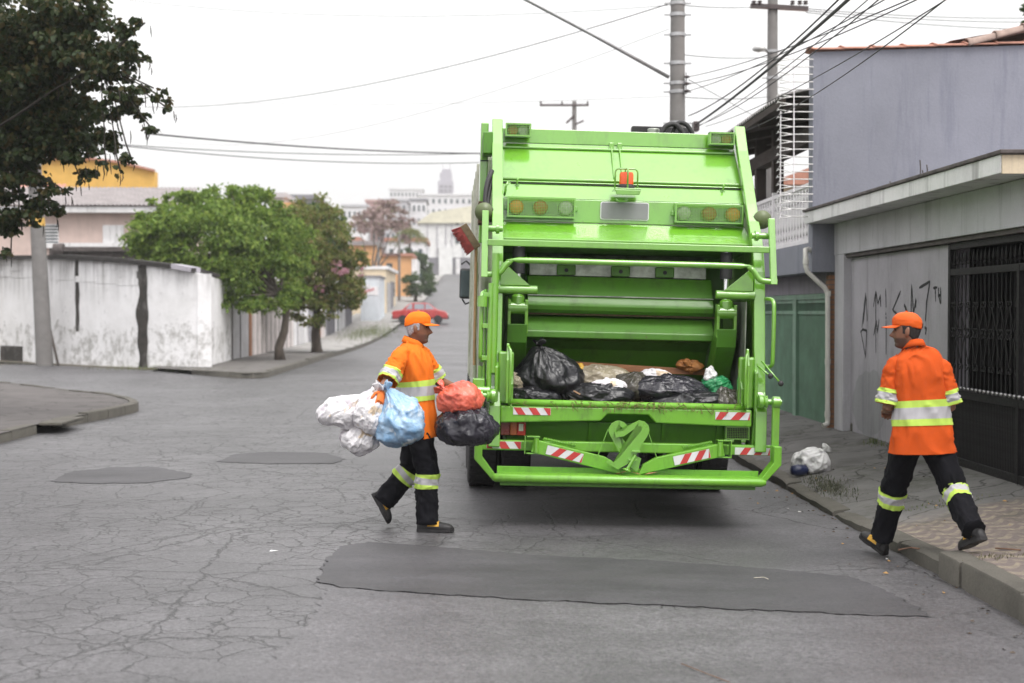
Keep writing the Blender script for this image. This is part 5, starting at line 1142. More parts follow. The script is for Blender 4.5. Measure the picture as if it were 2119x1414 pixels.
# beacon
bc = tb(MB().box(-.085, .145, .66, .93, 2.86, 2.875).prism([(-.085, 2.86), (.145, 2.86), (.13, 2.815), (-.07, 2.815)], XZ, .655, .668), 'beacon_shelf', None, None, .004)
bz = V(.03, .80, 2.876)
tb(MB().lathe([(.075, 0), (.078, .02), (.066, .04)], bz, V(0, 0, 1), 24), 'beacon_base', M_RUB, bc, 0, R_(40)); tb(MB().lathe([(.064, .041), (.063, .13), (.055, .148), (.01, .15)], bz, V(0, 0, 1), 24), 'beacon_lens', M_BEAC, bc, 0, R_(40))
m = MB()
for dx, dy in ((1, 0), (0, 1)):
    c = bz; pts = [c+V(-.1*dx, -.1*dy, 0), c+V(-.1*dx, -.1*dy, .13)]
    pts += [c+V(-dx*(.1-.03+.03*math.cos(a)), -dy*(.1-.03+.03*math.cos(a)), .145+.035*math.sin(a)) for a in [math.pi/2*k/4 for k in range(5)]]
    pts += [V(2*c.x-p.x, 2*c.y-p.y, p.z) for p in pts[::-1]]; m.tube(pts, .008, 8)
tb(m, 'beacon_cage', None, bc, 0, 4)
# rails
tb(MB().box(-1.2, 1.2, .225, .275, 2.318, 2.372), 'upper_rail', None, None, .006)
tbp = [V(-1.245, .2, 2.075), V(-1.14, .2, 2.078), V(-1.09, .2, 2.095), V(-1.045, .2, 2.155), V(-1.0, .2, 2.19), V(-.93, .2, 2.20), V(0, .2, 2.20), V(.95, .2, 2.20), V(1.02, .2, 2.19), V(1.065, .2, 2.155), V(1.11, .2, 2.095), V(1.16, .2, 2.078), V(1.265, .2, 2.075)]
tb(MB().tube(rim(tbp, 3), .026, 12), 'handrail', None, None, 0, 4)
for s in (-1, 1):
    tb(MB().prism([(.36, 2.62), (.32, 2.62), (.16, 2.05), (.21, 2.05)], YZ, *(sorted((1.20*s+.005, 1.255*s+.005)))), 'rail_strap', None, None, .005)
    tb(MB().cyl(V(1.07*s, .37, 2.47), V(1.245*s, .37, 2.47), .028).cyl(V(1.10*s, .37, 2.47), V(1.13*s, .37, 2.47), .045), 'strap_pivot', None, None, .002, R_(40))
    # gusset with stub tube
    tb(MB().prism([(1.08*s, 2.20), (1.08*s, 1.99), (.83*s, 1.99)], XZ, .285, .30), 'gusset', None, None, .003); tb(MB().cyl(V(1.10*s, .31, 1.955), V(.765*s, .31, 1.955), .037), 'stub_tube', None, None, .004, R_(40))
    # ram: chrome rod, clevis, sweep arm
    tb(MB().cyl(V(.915*s, .62, 1.85), V(.915*s, .66, 2.36), .03), 'ram_rod', M_CHROME, None, 0, R_(40))
    tb(MB().cyl(V(.915*s, .65, 2.1), V(.915*s, .66, 2.33), .055), 'ram_barrel', M_CHASSIS, None, 0, R_(40))
    tb(MB().cyl(V(.83*s, .60, 1.80), V(1.0*s, .60, 1.80), .055).lathe([(.04, -.03), (.058, -.02), (.058, .05), (.035, .07)], V(.915*s, .61, 1.85), V(0, 0, 1), 16), 'clevis_pin', None, None, .003, R_(40))
    for dx in (-.075, .075): tb(MB().prism([(.55, 1.87), (.64, 1.88), (.68, 1.6), (.56, 1.58)], YZ, .915*s+dx-.014, .915*s+dx+.014), 'clevis_plate', None, None, .006)
    tb(MB().prism([(.54, 1.66), (.70, 1.66), (1.2, 1.12), (1.0, 1.02), (.58, 1.5)], YZ, .915*s-.09*1 if s < 0 else .83, .915*s+.09 if s > 0 else -.83), 'sweep_arm', M_GD, None, .008)
    # uprights beside the sill
    tb(MB().box(*sorted((.955*s, 1.09*s)), .17, .235, .99, 1.43), 'hinge_plate', None, None, .02); tb(MB().prism([(.10, .93), (.10, 1.16), (.15, 1.22), (.30, 1.24), (.30, .93)], YZ, *sorted((.965*s, .982*s))), 'hinge_ear', None, None, .004)
    tb(MB().prism([(.05, 1.0), (.05, 1.36), (.10, 1.50), (.15, 1.50), (.13, 1.0)], YZ, *sorted((1.0*s, 1.022*s))), 'locking_lever', None, None, .005)
    tb(MB().tube([V(1.01*s, .09, 1.48), V(.99*s, .05, 1.44), V(.985*s, .04, 1.32), V(.99*s, .05, 1.05), V(1.0*s, .06, 1.0)], .012, 8), 'locking_rod', None, None, 0, 4)
    tb(MB().prism([(.13, .98), (.13, 1.30), (.19, 1.34), (.36, 1.34), (.36, .66), (.2, .66)], YZ, *sorted((1.085*s, 1.115*s))), 'corner_plate', None, None, .01)
    tb(MB().tube(rim([V(1.2*s, .3, 1.93), V(1.235*s, .2, 1.91), V(1.24*s, .17, 1.80), V(1.24*s, .17, 1.45), V(1.235*s, .19, 1.36), V(1.20*s, .28, 1.35)], 5), .018, 10), 'grab_handle', None, None, 0, 4)
    tb(MB().lathe([(.02, 0), (.075, .02), (.085, .05), (.06, .085), (.02, .1)], V(1.225*s, .72, 2.64), V(0, -1, -.2), 18), 'work_lamp', pm('olive_lamp', (.10, .13, .05), .4, .2), None, 0, R_(40))
# control levers, right side
for (a, b) in ((V(1.10, .12, 1.36), V(1.19, .02, 1.28)), (V(1.14, .14, 1.40), V(1.275, .0, 1.22))):
    lv = tb(MB().cyl(a, b, .008), 'control_lever', None, None, 0, 4); tb(MB().lathe([(.001, -.026), (.018, -.018), (.026, 0), (.018, .018), (.001, .026)], b, V(0, 0, 1), 12), 'knob', M_RUB, lv, 0, 4)
# left valve block, pipes and rods
for x, y, z0, z1, r in ((-1.165, .15, 1.0, 2.0, .022), (-1.205, .22, 1.0, 1.95, .012), (-1.13, .16, 1.25, 2.25, .03), (-1.225, .30, .95, 1.30, .03)):
    tb(MB().cyl(V(x, y, z0), V(x, y, z1), r), 'hydraulic_pipe', None, None, 0, R_(40))
for z in (1.35, 1.62, 1.88): tb(MB().box(-1.23, -1.12, .14, .20, z, z+.04), 'pipe_clamp', None, None, .004)
tb(MB().lathe([(.02, 0), (.042, .0), (.042, .09), (.02, .09)], V(-1.235, .12, 1.80), V(0, 0, 1), 16), 'pipe_boss', None, None, 0, R_(40))
tb(MB().box(-1.30, -1.20, .10, .26, 1.02, 1.20).cyl(V(-1.28, .08, 1.1), V(-1.15, .08, 1.1), .035), 'valve_block', None, None, .01)
# board, hoses on the left side
tb(MB().box(-1.285, -1.262, 1.0, 2.15, .95, 2.2), 'side_board', M_BOARD, None, .004)
tb(MB().tube(rim([V(-1.16, .95, 3.02), V(-1.2, .88, 2.9), V(-1.215, .83, 2.75), V(-1.2, .78, 2.6)], 5), .022, 10), 'hose', M_RUB, None, 0, 4); tb(MB().tube(rim([V(-1.15, .95, 2.96), V(-1.185, .86, 2.8), V(-1.19, .8, 2.68), V(-1.16, .78, 2.55)], 5), .018, 10), 'hose', M_RUB, None, 0, 4)
sp_ = tb(MB().box(-1.255, -1.185, 1.5, 1.95, 2.4, 3.52), 'corner_post', M_G, None, .01); tb(MB().box(-1.257, -1.18, 1.49, 1.51, 3.16, 3.17), 'post_seam', M_CHASSIS, sp_, 0)
tb(MB().box(-1.24, -1.15, 1.2, 1.5, 3.2, 3.4), 'post_hinge', M_GD, sp_, .01); tb(MB().box(-1.27, -1.2, 1.0, 1.3, 2.55, 2.75), 'rusty_bracket', pm('rusty_iron', (.13, .07, .05), .9, .5, 10), sp_, .005)
# roof gear
tb(MB().box(.22, .78, 2.0, 2.12, 3.43, 3.60), 'roof_bar', M_RUB, None, .01); tb(MB().tube(rim([V(.45, 1.7, 3.45), V(.5, 1.7, 3.56), V(.6, 1.7, 3.58), V(.7, 1.7, 3.46)], 5), .025, 8).tube(rim([V(.55, 1.75, 3.45), V(.62, 1.75, 3.60), V(.72, 1.75, 3.58), V(.8, 1.75, 3.44)], 5), .022, 8), 'roof_hoses', M_RUB, None, 0, 4)
tb(MB().cyl(V(.40, 1.8, 3.40), V(.40, 1.8, 3.55), .06), 'filler_cap', M_STEELD, None, .01, R_(40))
# packer carriage and blade inside the hopper
m = MB(); m.prism([(1.10, 2.30), (1.0, 2.21), (.99, 2.10), (1.3, 2.10), (1.3, 2.30)], YZ, -.80, .80); ps = tb(m, 'packer_shield', M_STEELD, None, .004)
for x in (-.47, .02, .42): tb(MB().box(x-.085, x+.085, .955, .99, 2.105, 2.20), 'shield_bracket', M_GD, ps, .01); tb(MB().cyl(V(x, .95, 2.15), V(x, .96, 2.15), .018), 'eye', M_CHASSIS, ps, 0)
cr = [(1.25, 2.10), (.95, 2.095), (.84, 1.93), (.80, 1.87), (.785, 1.83), (.80, 1.79), (.84, 1.765), (1.25, 1.765)]
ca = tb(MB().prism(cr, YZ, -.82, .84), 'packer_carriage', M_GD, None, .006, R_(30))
tb(MB().box(-.82, .84, .80, .835, 1.915, 1.925, Matrix.Translation((0, .015, 0))), 'weld_seam', M_STEELD, ca, 0)
for x0, x1 in ((-.79, -.40), (.40, .75)):
    m = MB(); m.prism([(.925, 2.05), (.865, 1.96), (.870, 1.957), (.930, 2.047)], YZ, x0, x1); tb(m, 'access_plate', M_GD, ca, 0)
bl = [(1.3, 1.74), (.92, 1.735), (.80, 1.60), (.80, 1.545), (.98, 1.52), (1.12, 1.44), (1.36, 1.10), (1.42, 1.12), (1.3, 1.5)]
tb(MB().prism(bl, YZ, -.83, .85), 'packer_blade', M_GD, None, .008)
tb(MB().box(-.86, .88, .85, 1.2, 1.748, 1.762), 'rubber_lip', pm('soil_caked_lip', (.09, .07, .03), .9, .5, 20), None, 0)
tb(MB().box(-1.08, 1.09, .75, 1.5, 2.36, 2.40), 'inner_roof', M_CHASSIS, None, 0)
# ------------------------------------------------------------------ people
def clothmat(name, col, rough=.8, var=.1, sheen=.2):
    m = NT(name); c = m.coord(); b = m.mix(1., tuple(col), m.ramp(m.noise(c, 6, 5, .6), (.3, .7), [(1-var,)*3, (1+var,)*3]), 'MULTIPLY')
    h = m.math('ADD', m.math('MULTIPLY', m.noise(m.coord((14, 14, 6)), 1., 4, .6), 1.), m.math('MULTIPLY', m.noise(c, 260, 2), .12))
    m.bump(h, .22, .015); m.set(Base_Color=b, Roughness=rough, Specular_IOR_Level=.15); return m.mat
M_SHIRT = clothmat('orange_work_shirt', (.74, .165, .016)); M_SHIRT2 = clothmat('deep_orange_work_shirt', (.56, .082, .012)); M_TROU = clothmat('black_work_trousers', (.0075, .0075, .010), .9, .2)
M_BANDY = clothmat('lime_reflective_edge', (.46, .64, .11), .6, .06); M_BANDS = clothmat('silver_reflective_tape', (.42, .41, .43), .45, .08)
M_CAP = clothmat('orange_cap', (.85, .18, .012), .7); M_CAP2 = clothmat('deep_orange_cap', (.64, .10, .014), .5)
M_BOOT = pm('black_boot', (.016, .015, .016), .55, .3, 12, .2, 60); M_BOOTY = pm('tan_boot_patch', (.55, .30, .03), .7, .2, 15); M_GLOVE = pm('orange_glove', (.75, .17, .03), .75, .15, 20, .3, 80); M_CUFF = pm('white_glove_cuff', (.62, .58, .55), .85, .15, 30, .3, 80)
def skinmat(name, col, stub):
    m = NT(name); c = m.coord(); b = m.mix(1., tuple(col), m.ramp(m.noise(c, 18, 5, .6), (.3, .7), [(.85,)*3, (1.12,)*3]), 'MULTIPLY')
    a = m.n('Attribute'); a.attribute_name = 'stub'; b = m.mix(a.outputs['Fac'], b, stub)
    m.bump(m.noise(c, 90, 4), .12, .004); m.set(Base_Color=b, Roughness=.5, Specular_IOR_Level=.4, Subsurface_Weight=.08, Subsurface_Radius=(.01, .004, .002)); return m.mat
M_SKIN = skinmat('brown_skin', (.20, .088, .05), (.11, .06, .045)); M_SKIN2 = skinmat('warm_brown_skin', (.23, .105, .065), (.05, .032, .026))
M_HAIRG = pm('grey_hair', (.36, .34, .36), .8, .55, 90, .8, 160); M_HAIRB = pm('black_cropped_hair', (.018, .013, .012), .8, .4, 90, .6, 160); M_EYE = pm('dark_eye', (.02, .012, .01), .25)
def sweep(pts, rad, side, n=40, seg=36, wr=None, t0=0., t1=1., off=0., exp=2.3):
    pts = [Vector(p) for p in pts]; side = Vector(side).normalized(); k = len(pts)-1; rings = []
    def cr(L, t):
        t = clamp(t, 0, .99999)*k; i = int(t); f = t-i; p = [L[max(0, min(k, i+j))] for j in (-1, 0, 1, 2)]
        return .5*((2*p[1])+(-p[0]+p[2])*f+(2*p[0]-5*p[1]+4*p[2]-p[3])*f*f+(-p[0]+3*p[1]-3*p[2]+p[3])*f**3)
    rv = [Vector((r[0], r[1], 0)) for r in rad]
    for j in range(n+1):
        t = lerp(t0, t1, j/n); c = cr(pts, t); d = (cr(pts, min(1, t+.01))-cr(pts, max(0, t-.01))).normalized(); r = cr(rv, t)
        s = (side-d*side.dot(d)).normalized(); f = s.cross(d).normalized(); ring = []
        for q in range(seg):
            a = q/seg*2*math.pi; ca, sa = math.cos(a), math.sin(a); e = 2/exp
            p = s*(r.x*math.copysign(abs(ca)**e, ca))+f*(r.y*math.copysign(abs(sa)**e, sa)); L = p.length or 1e-6
            w = wr(t, a) if wr else 0
            ring.append(c+p*((L+w+off)/L))
        rings.append(ring)
    return rings
def folds(seed, amp, fr=3., vert=1.2, hem=0.):
    def f(t, a):
        x, y = math.cos(a)*1.2, math.sin(a)*1.2; wv = nz(x*1.5, y*1.5+seed, t*vert*4)*1.3
        r1 = max(0, 1-abs(nz(x*fr+wv, y*fr+seed, t*vert*7+wv))*2.6)**1.6; r2 = max(0, 1-abs(nz(x*fr*1.9+seed, y*fr*1.9-wv, t*vert*12-wv*1.5))*2.6)**1.5
        return amp*(r1*1.1+r2*.35-.5+nz(x*1.3+seed, y*1.3, t*vert*3)*.9)+hem*math.cos(a*6+seed+2*nz(seed, a, 0))*(1-t)**2
    return f
def headpt(z, a, grow=0.):
    fx = interp([(-.125, .03), (-.118, .06), (-.108, .078), (-.094, .083), (-.08, .076), (-.068, .086), (-.058, .080), (-.048, .089), (-.037, .083), (-.02, .084), (.005, .080), (.02, .079), (.034, .091), (.06, .092), (.085, .078), (.105, .05), (.118, .008)], z)
    bk = interp([(-.125, .03), (-.1, .05), (-.07, .066), (-.04, .082), (0, .097), (.04, .103), (.08, .087), (.105, .052), (.118, .008)], z)
    w = interp([(-.125, .022), (-.112, .040), (-.09, .052), (-.06, .061), (-.03, .067), (0, .071), (.04, .075), (.08, .063), (.105, .038), (.118, .008)], z)
    ca, sa = math.cos(a), math.sin(a); x = (fx if ca > 0 else bk)*math.copysign(abs(ca)**.88, ca); y = w*math.copysign(abs(sa)**.85, sa)
    aa = (a+math.pi) % (2*math.pi)-math.pi
    nose = interp([(-.046, 0), (-.038, .024), (-.03, .038), (-.02, .032), (0, .017), (.016, .008), (.03, 0)], z); wd = interp([(-.04, .26), (-.025, .22), (.02, .12)], z)
    x += nose*math.exp(-(aa/wd)**2)
    for s in (-1, 1):
        x -= .007*math.exp(-((aa-s*.42)/.2)**2-((z-.014)/.012)**2); x += .004*math.exp(-((aa-s*.5)/.3)**2-((z+.02)/.02)**2); x -= .004*math.exp(-((aa-s*.30)/.1)**2-((z+.045)/.015)**2)
    if grow: L = math.hypot(x, y) or 1e-6; x *= (L+grow)/L; y *= (L+grow)/L
    return V(x, y, z)
def frame(o, fwd, up=(0, 0, 1)):
    f = Vector(fwd).normalized(); l = Vector(up).cross(f).normalized(); u = f.cross(l); M = Matrix((f, l, u)).transposed().to_4x4(); M.translation = o; return M
def head_into(m, M, neck_to, nr=.056):
    zs = [-.125+.243*k/54 for k in range(55)]; m.loft([[M @ headpt(z, q/64*2*math.pi) for q in range(64)] for z in zs])
    for s in (-1, 1):                    # ears
        rings = []
        for k in range(9):
            q = k/8; z = lerp(-.034, .032, q); h = math.sin(math.pi*(.1+.85*q))**.6; cx = -.012-.006*q; rings.append([M @ V(cx+.017*h*math.cos(a), s*(.070+.012*h+.007*math.sin(a)+.004*math.cos(a)*-1), z) for a in [j/10*2*math.pi for j in range(10)]])
        m.loft(rings)
    a = M @ V(-.025, 0, -.03); b = M @ V(-.022, 0, -.10); m.tube([a, b, Vector(neck_to).lerp(b, .4), Vector(neck_to)], [nr, nr, nr*1.02, nr*1.35], 20)
def hand_into(m, wrist, palm_dir, nrm, curl=1.2, sc=1., thumb=1):
    d = Vector(palm_dir).normalized(); n = Vector(nrm); n = (n-d*n.dot(d)).normalized(); s = d.cross(n)*thumb; w = Vector(wrist)
    P = w+d*.085*sc
    rings = []
    for k, (q, hw, ht) in enumerate(((0, .029, .02), (.25, .034, .018), (.6, .041, .017), (1, .041, .014))):
        c = w+d*.09*q*sc; rings.append([c+s*(hw*sc*math.cos(a))+n*(ht*sc*math.sin(a)) for a in [j/14*2*math.pi for j in range(14)]])
    m.loft(rings)
    for i, (o, L) in enumerate(((.031, .070), (.011, .080), (-.010, .075), (-.029, .060))):
        p = w+d*.082*sc+s*o*sc; pts = [p]; dd = d.copy(); axis = s
        for j, f in enumerate((.45, .32, .25)):
            dd = Matrix.Rotation(curl*(.45 if j == 0 else .85)*(1+.06*i), 3, -axis) @ dd; p = p+dd*L*f*sc; pts.append(p)
        m.tube(pts, [.0095*sc, .009*sc, .0085*sc, .0065*sc], 8)
    p = w+d*.02*sc+s*.03*sc; pts = [p, p+(d*.6+s*.7-n*.3).normalized()*.035*sc, p+(d*.85+s*.45-n*.5).normalized()*.066*sc, p+(d*.9+s*.1-n*.75).normalized()*.088*sc]; m.tube(pts, [.013*sc, .0115*sc, .010*sc, .0075*sc], 8)
def remeshed(m, name, mat, root, vox=.0055):
    me = m.mesh(name, mat); o = bpy.data.objects.new(name+'_tmp', me); COL.objects.link(o); r = o.modifiers.new('r', 'REMESH'); r.mode = 'VOXEL'; r.voxel_size = vox; r.use_smooth_shade = True
    sm = o.modifiers.new('s', 'SMOOTH'); sm.factor = .4; sm.iterations = 2
    dg = bpy.context.evaluated_depsgraph_get(); me2 = bpy.data.meshes.new_from_object(o.evaluated_get(dg)); bpy.data.objects.remove(o); me2.name = name
    me2.transform(WM[root.name].inverted()); me2.polygons.foreach_set('use_smooth', [True]*len(me2.polygons))
    if not me2.materials: me2.materials.append(mat)
    ob = bpy.data.objects.new(name, me2); COL.objects.link(ob); ob.parent = root; WM[ob.name] = WM[root.name].copy(); return ob
def cap_(root, M, mat, back_hole=False):
    m = MB(); N = 48; zs = [.030+(.124-.030)*k/14 for k in range(15)]
    def cp(k, a):
        t = k/14; z = lerp(.043, .142, t); r = math.sqrt(max(0, 1-t**2.9)); b = headpt(.045, a); g = 1.065+.05*t*(1-t)*4
        front = max(0, math.cos(a)); dz = -.026*max(0, -math.cos(a)+.15)*(1-t)
        w = .0035*nz(a*2.5, t*5, 3)+.0025*nz(a*6, t*9, 5)
        return M @ V(b.x*g*r+w*math.cos(a)-.004, b.y*g*r+w*math.sin(a), z+dz+.012*front*t*(1-t)*2)
    rings = [[cp(k, q/N*2*math.pi) for q in range(N)] for k in range(15)]; m.loft(rings, False); c = m.build('cap', mat, root, world=True, smooth=4)
    s = c.modifiers.new('s', 'SOLIDIFY'); s.thickness = .004
    m = MB(); m.tube([M @ V(-.004, 0, .142), M @ V(-.004, 0, .148)], [.009, .006], 10); m.build('cap_button', mat, c, world=True, smooth=4)
    m = MB(); rows = []
    for j in range(9):
        t = j/8; row = []
        for q in range(21):
            a = lerp(-1.25, 1.25, q/20); b = headpt(.045, a)*1.065; out = .078*t*math.cos(a*.95)**.8 if abs(a) < 1.6 else 0
            row.append(M @ V(b.x-.004+out, b.y*(1+.10*t*0), .047-.012*t-.010*(b.y/.08)**2*(.3+.7*t)))
        rows.append(row)
    m.loft(rows, False, closed=False); v = m.build('visor', mat, c, world=True, smooth=4); s = v.modifiers.new('s', 'SOLIDIFY'); s.thickness = .005
    if back_hole:
        m = MB(); pts = []
        for q in range(13):
            a = math.pi+lerp(-.42, .42, q/12); b = headpt(.045, a, .0135); pts.append(b)
        top = [M @ V(p.x*1.0-.0035, p.y, .022+.040*math.cos((q/12-.5)*math.pi)) for q, p in enumerate(pts)]; bot = [M @ V(p.x-.0035, p.y, .024) for p in pts]
        m.loft([bot, top], False, closed=False); m.build('cap_opening', M_HAIRB, c, world=True, smooth=4)
    return c
def hair_(root, M, mat, zlo=-.055, a0=1.38, grow=.005, side=.0):
    m = MB(); rows = []
    for j in range(15):
        t = j/14; row = []
        for q in range(49):
            a = lerp(a0, 2*math.pi-a0, q/48); back = clamp(1-abs(a-math.pi)/1.9); lo = lerp(-.012, zlo, sstep(.0, .75, back)); z = lerp(lo, .062, t); g = grow*(1 if 0 < j else -.6)*(1+.5*nz(a*9, z*120)); row.append(M @ headpt(z, a, g*(.2 if q in (0, 48) else 1)))
        rows.append(row)
    m.loft(rows, False, closed=False); return m.build('hair', mat, root, world=True, smooth=4)
def eyes_(root, M):
    for s in (-1, 1):
        p = headpt(.014, s*.42, -.003); m = MB(); m.lathe([(.001, -.009), (.008, -.006), (.011, 0), (.008, .006), (.001, .009)], M @ p, (M.to_3x3() @ V(0, 1, 0)), 10); m.build('eye', M_EYE, root, world=True, smooth=4)
        m = MB(); m.tube([M @ headpt(.030, s*.22, .002), M @ headpt(.034, s*.4, .003), M @ headpt(.030, s*.62, .002)], [.003, .0045, .002], 6); m.build('eyebrow', M_HAIRB, root, world=True, smooth=4)
def band(root, nm, args, t0, t1, par, wr, seg=36):
    pts, rad, side = args; k = (t1-t0)
    for a, b, mt, name in ((t0, t0+k*.27, M_BANDY, 'lime_stripe'), (t0+k*.27, t0+k*.73, M_BANDS, 'silver_stripe'), (t0+k*.73, t1, M_BANDY, 'lime_stripe')):
        m = MB(); m.loft(sweep(pts, rad, side, 10, seg, wr, a, b, .0065), False); m.build(name, mt, par, world=True, smooth=4)
def boot(root, ankle, heel, toe, side, mat_patch=True):
    # heel and toe: points on the sole line
    heel, toe, ankle = Vector(heel), Vector(toe), Vector(ankle); f = (toe-heel); L = f.length; f.normalize(); s = Vector(side); s = (s-f*s.dot(f)).normalized(); u = s.cross(f)
    if u.dot(ankle-heel) < 0: u = -u
    m = MB(); rings = []
    for k in range(15):
        t = k/14; w = interp([(0, .026), (.06, .034), (.3, .036), (.65, .048), (.85, .044), (.96, .03), (1, .012)], t); h = interp([(0, .07), (.1, .10), (.3, .105), (.45, .095), (.65, .075), (.85, .062), (.97, .044), (1, .03)], t); c = heel+f*L*t
        rings.append([c+s*(w*math.copysign(abs(math.cos(a))**.8, math.cos(a)))+u*(.02+(h-.02)*max(0, math.sin(a))**.7 if math.sin(a) > 0 else .02+.006*math.sin(a)) for a in [j/20*2*math.pi for j in range(20)]])
    m.loft(rings); m.tube([heel+f*L*.22+u*.05, heel+f*L*.2+u*.10, ankle+(ankle-heel).normalized()*.06], [.042, .043, .046], 16); b = m.build('boot', M_BOOT, root, world=True, smooth=R_(60))
    m = MB(); rings = []
    for k in range(15):
        t = k/14; w = interp([(0, .028), (.06, .037), (.3, .038), (.65, .051), (.85, .047), (.96, .033), (1, .013)], t); c = heel+f*(L*t*1.02-.003); q = .0 if .38 > t or t > .45 else .004
        rings.append([c+s*w+u*q, c+s*w+u*.022, c-s*w+u*.022, c-s*w+u*q])
    m.loft(rings); m.build('sole', M_BOOT, b, world=True)
    if mat_patch:
        m = MB(); rings = []
        for k in range(7):
            t = lerp(.28, .60, k/6); w = interp([(0, .026), (.3, .0375), (.65, .049)], t); h = interp([(.3, .108), (.45, .098), (.65, .077)], t)
            rings.append([heel+f*L*t+s*(sg*(w+.001))+u*zz for sg, zz in ((-1, .045), (-.72, h*.93), (0, h+.002), (.72, h*.93), (1, .045))])
        m.loft(rings, False, closed=False); m.build('tan_patch', M_BOOTY, b, world=True, smooth=4)
    return b
def worker(label, base, fwd, headM, neckb, torso, shL, shR, elL, elR, wrL, wrR, hipL, hipR, knL, knR, anL, anR, footL, footR, shirt, capm, skin, hairm, gl, seed, hairlo=-.055, hole=False, bands=(.36, .52), sleeveT=(.71, .985), sl_end=.84, handdir=None):
    fwd = Vector((fwd[0], fwd[1], 0)); root = thing('person', label, 'person', base); side = Vector((-fwd[1], fwd[0], 0)).normalized()       # to the person's left
    body = MB(); head_into(body, headM, Vector(neckb))
    tc = torso[0]
    body.loft(sweep([V(*p) for p in torso[0]], [(a*.8, b*.8) for a, b in torso[1]], side, 14, 20))
    for sh, el, wr_ in ((shL, elL, wrL), (shR, elR, wrR)):
        sh, el, wr_ = Vector(sh), Vector(el), Vector(wr_)
        body.tube([sh, sh.lerp(el, .35), sh.lerp(el, .8), el, el.lerp(wr_, .25), el.lerp(wr_, .65), wr_], [.052, .05, .043, .041, .043, .034, .027], 14)
    for h, k, a in ((hipL, knL, anL), (hipR, knR, anR)): body.tube([h, Vector(h).lerp(Vector(k), .5), k, Vector(k).lerp(Vector(a), .35), a], [.075, .068, .052, .05, .038], 14)
    if not gl:
        for w, e, nn in ((wrL, elL, 1), (wrR, elR, -1)): hand_into(body, w, Vector(w)-Vector(e), (0, 0, 1), 1.0, 1., nn)
    bo = remeshed(body, 'body', skin, root)
    # stubble mask from head position
    Mi = headM.inverted(); W_ = WM[root.name]; at_ = bo.data.attributes.new('stub', 'FLOAT', 'POINT'); vals = []
    for v_ in bo.data.vertices:
        p = Mi @ (W_ @ v_.co); vals.append(.8*sstep(-.035, -.055, p.z)*sstep(-.03, .01, p.x)*sstep(-.17, -.12, p.z) if p.z > -.16 else 0.)
    at_.data.foreach_set('value', vals)
    hair_(root, headM, hairm, hairlo); eyes_(root, headM); cap_(root, headM, capm, hole)
    # shirt
    wr0 = folds(seed, .016, .95, .45, .008); ta = ([V(*p) for p in torso[0]], torso[1], side); m = MB(); m.loft(sweep(*ta, 90, 72, wr0), False)
    arms = []
    for i, (sh, el) in enumerate(((shL, elL), (shR, elR))):
        sh, el = Vector(sh), Vector(el); d = (el-sh).normalized(); inn = Vector(torso[0][-3]); st = sh+(inn-sh)*.35+V(0, 0, .0)
        aa = ([st, sh+d*.01, sh.lerp(el, .3), sh.lerp(el, .62), sh.lerp(el, .95)], [(.055, .07), (.066, .078), (.072, .078), (.075, .080), (.078, .082)], side.cross(d) if abs(side.dot(d)) < .9 else V(0, 0, 1)); w2 = folds(seed+3+i, .013, 1.1, 1.); m.loft(sweep(*aa, 30, 32, w2), False); arms.append((aa, w2))
    so = m.build('shirt', shirt, root, world=True, smooth=4); s = so.modifiers.new('s', 'SOLIDIFY'); s.thickness = .003; s.offset = 0
    band(root, 'band', ta, bands[0], bands[1], so, wr0, 72)
    for aa, w2 in arms: band(root, 'band', aa, sleeveT[0], sleeveT[1], so, w2, 32)
    nb = Vector(neckb); m = MB(); rows = []
    for j in range(6):
        t = j/5; row = []
        for q in range(33):
            a = lerp(.30, 2*math.pi-.30, q/32); r = lerp(.064, .060, t) if j < 3 else lerp(.062, .085, (j-3)/2); z = [.0, .022, .040, .043, .025, -.004][j]; f = Vector(fwd).normalized()
            row.append(nb+f*(r*1.1*math.cos(a)-.004)+side*(r*math.sin(a))+V(0, 0, z-.024*math.cos(a)+.006))
        rows.append(row)
    m.loft(rows, False, closed=False); co = m.build('collar', shirt, so, world=True, smooth=R_(50)); s = co.modifiers.new('s', 'SOLIDIFY'); s.thickness = .005
    # trousers
    m = MB(); hc = (Vector(hipL)+Vector(hipR))/2; wp = folds(seed+9, .006, 1.5, .8); m.loft(sweep([hc+V(0, 0, -.10), hc+V(0, 0, -.04), hc+V(0, 0, .02), hc+V(0, 0, .06)], [(.13, .11), (.155, .115), (.15, .11), (.14, .10)], side, 14, 36, wp)); legs = []
    for i, (h, k, a) in enumerate(((hipL, knL, anL), (hipR, knR, anR))):
        h, k, a = Vector(h), Vector(k), Vector(a); kf = k+Vector(fwd).normalized()*.012; hh = h+(hc-h)*.12+V(0, 0, .0)
        la = ([hh, h.lerp(k, .33), h.lerp(k, .72), kf, k.lerp(a, .3), k.lerp(a, .68), k.lerp(a, 1.10)], [(.085, .088), (.098, .098), (.090, .096), (.083, .090), (.081, .086), (.077, .084), (.072, .086)], side); w3 = folds(seed+20+i, .014, .7, .95); m.loft(sweep(*la, 80, 48, w3), True); legs.append((la, w3))
    to = m.build('trousers', M_TROU, root, world=True, smooth=4)
    for la, w3 in legs: band(root, 'band', la, .52, .685, to, w3, 48)
    for (h, t, s_), a in ((footL, anL), (footR, anR)): boot(root, a, h, t, s_)
    if gl:
        for w, e, d_, n_, th in gl:
            m = MB(); w, e = Vector(w), Vector(e); hand_into(m, w, d_, n_, 1.25, 1.08, th); g_ = remeshed(m, 'glove', M_GLOVE, root, .0045); dd = (w-e).normalized()
            MB().tube([w-dd*.055, w-dd*.02, w+dd*.012], [.040, .037, .034], 16).build('glove_cuff', M_CUFF, g_, world=True, smooth=4)
    return root
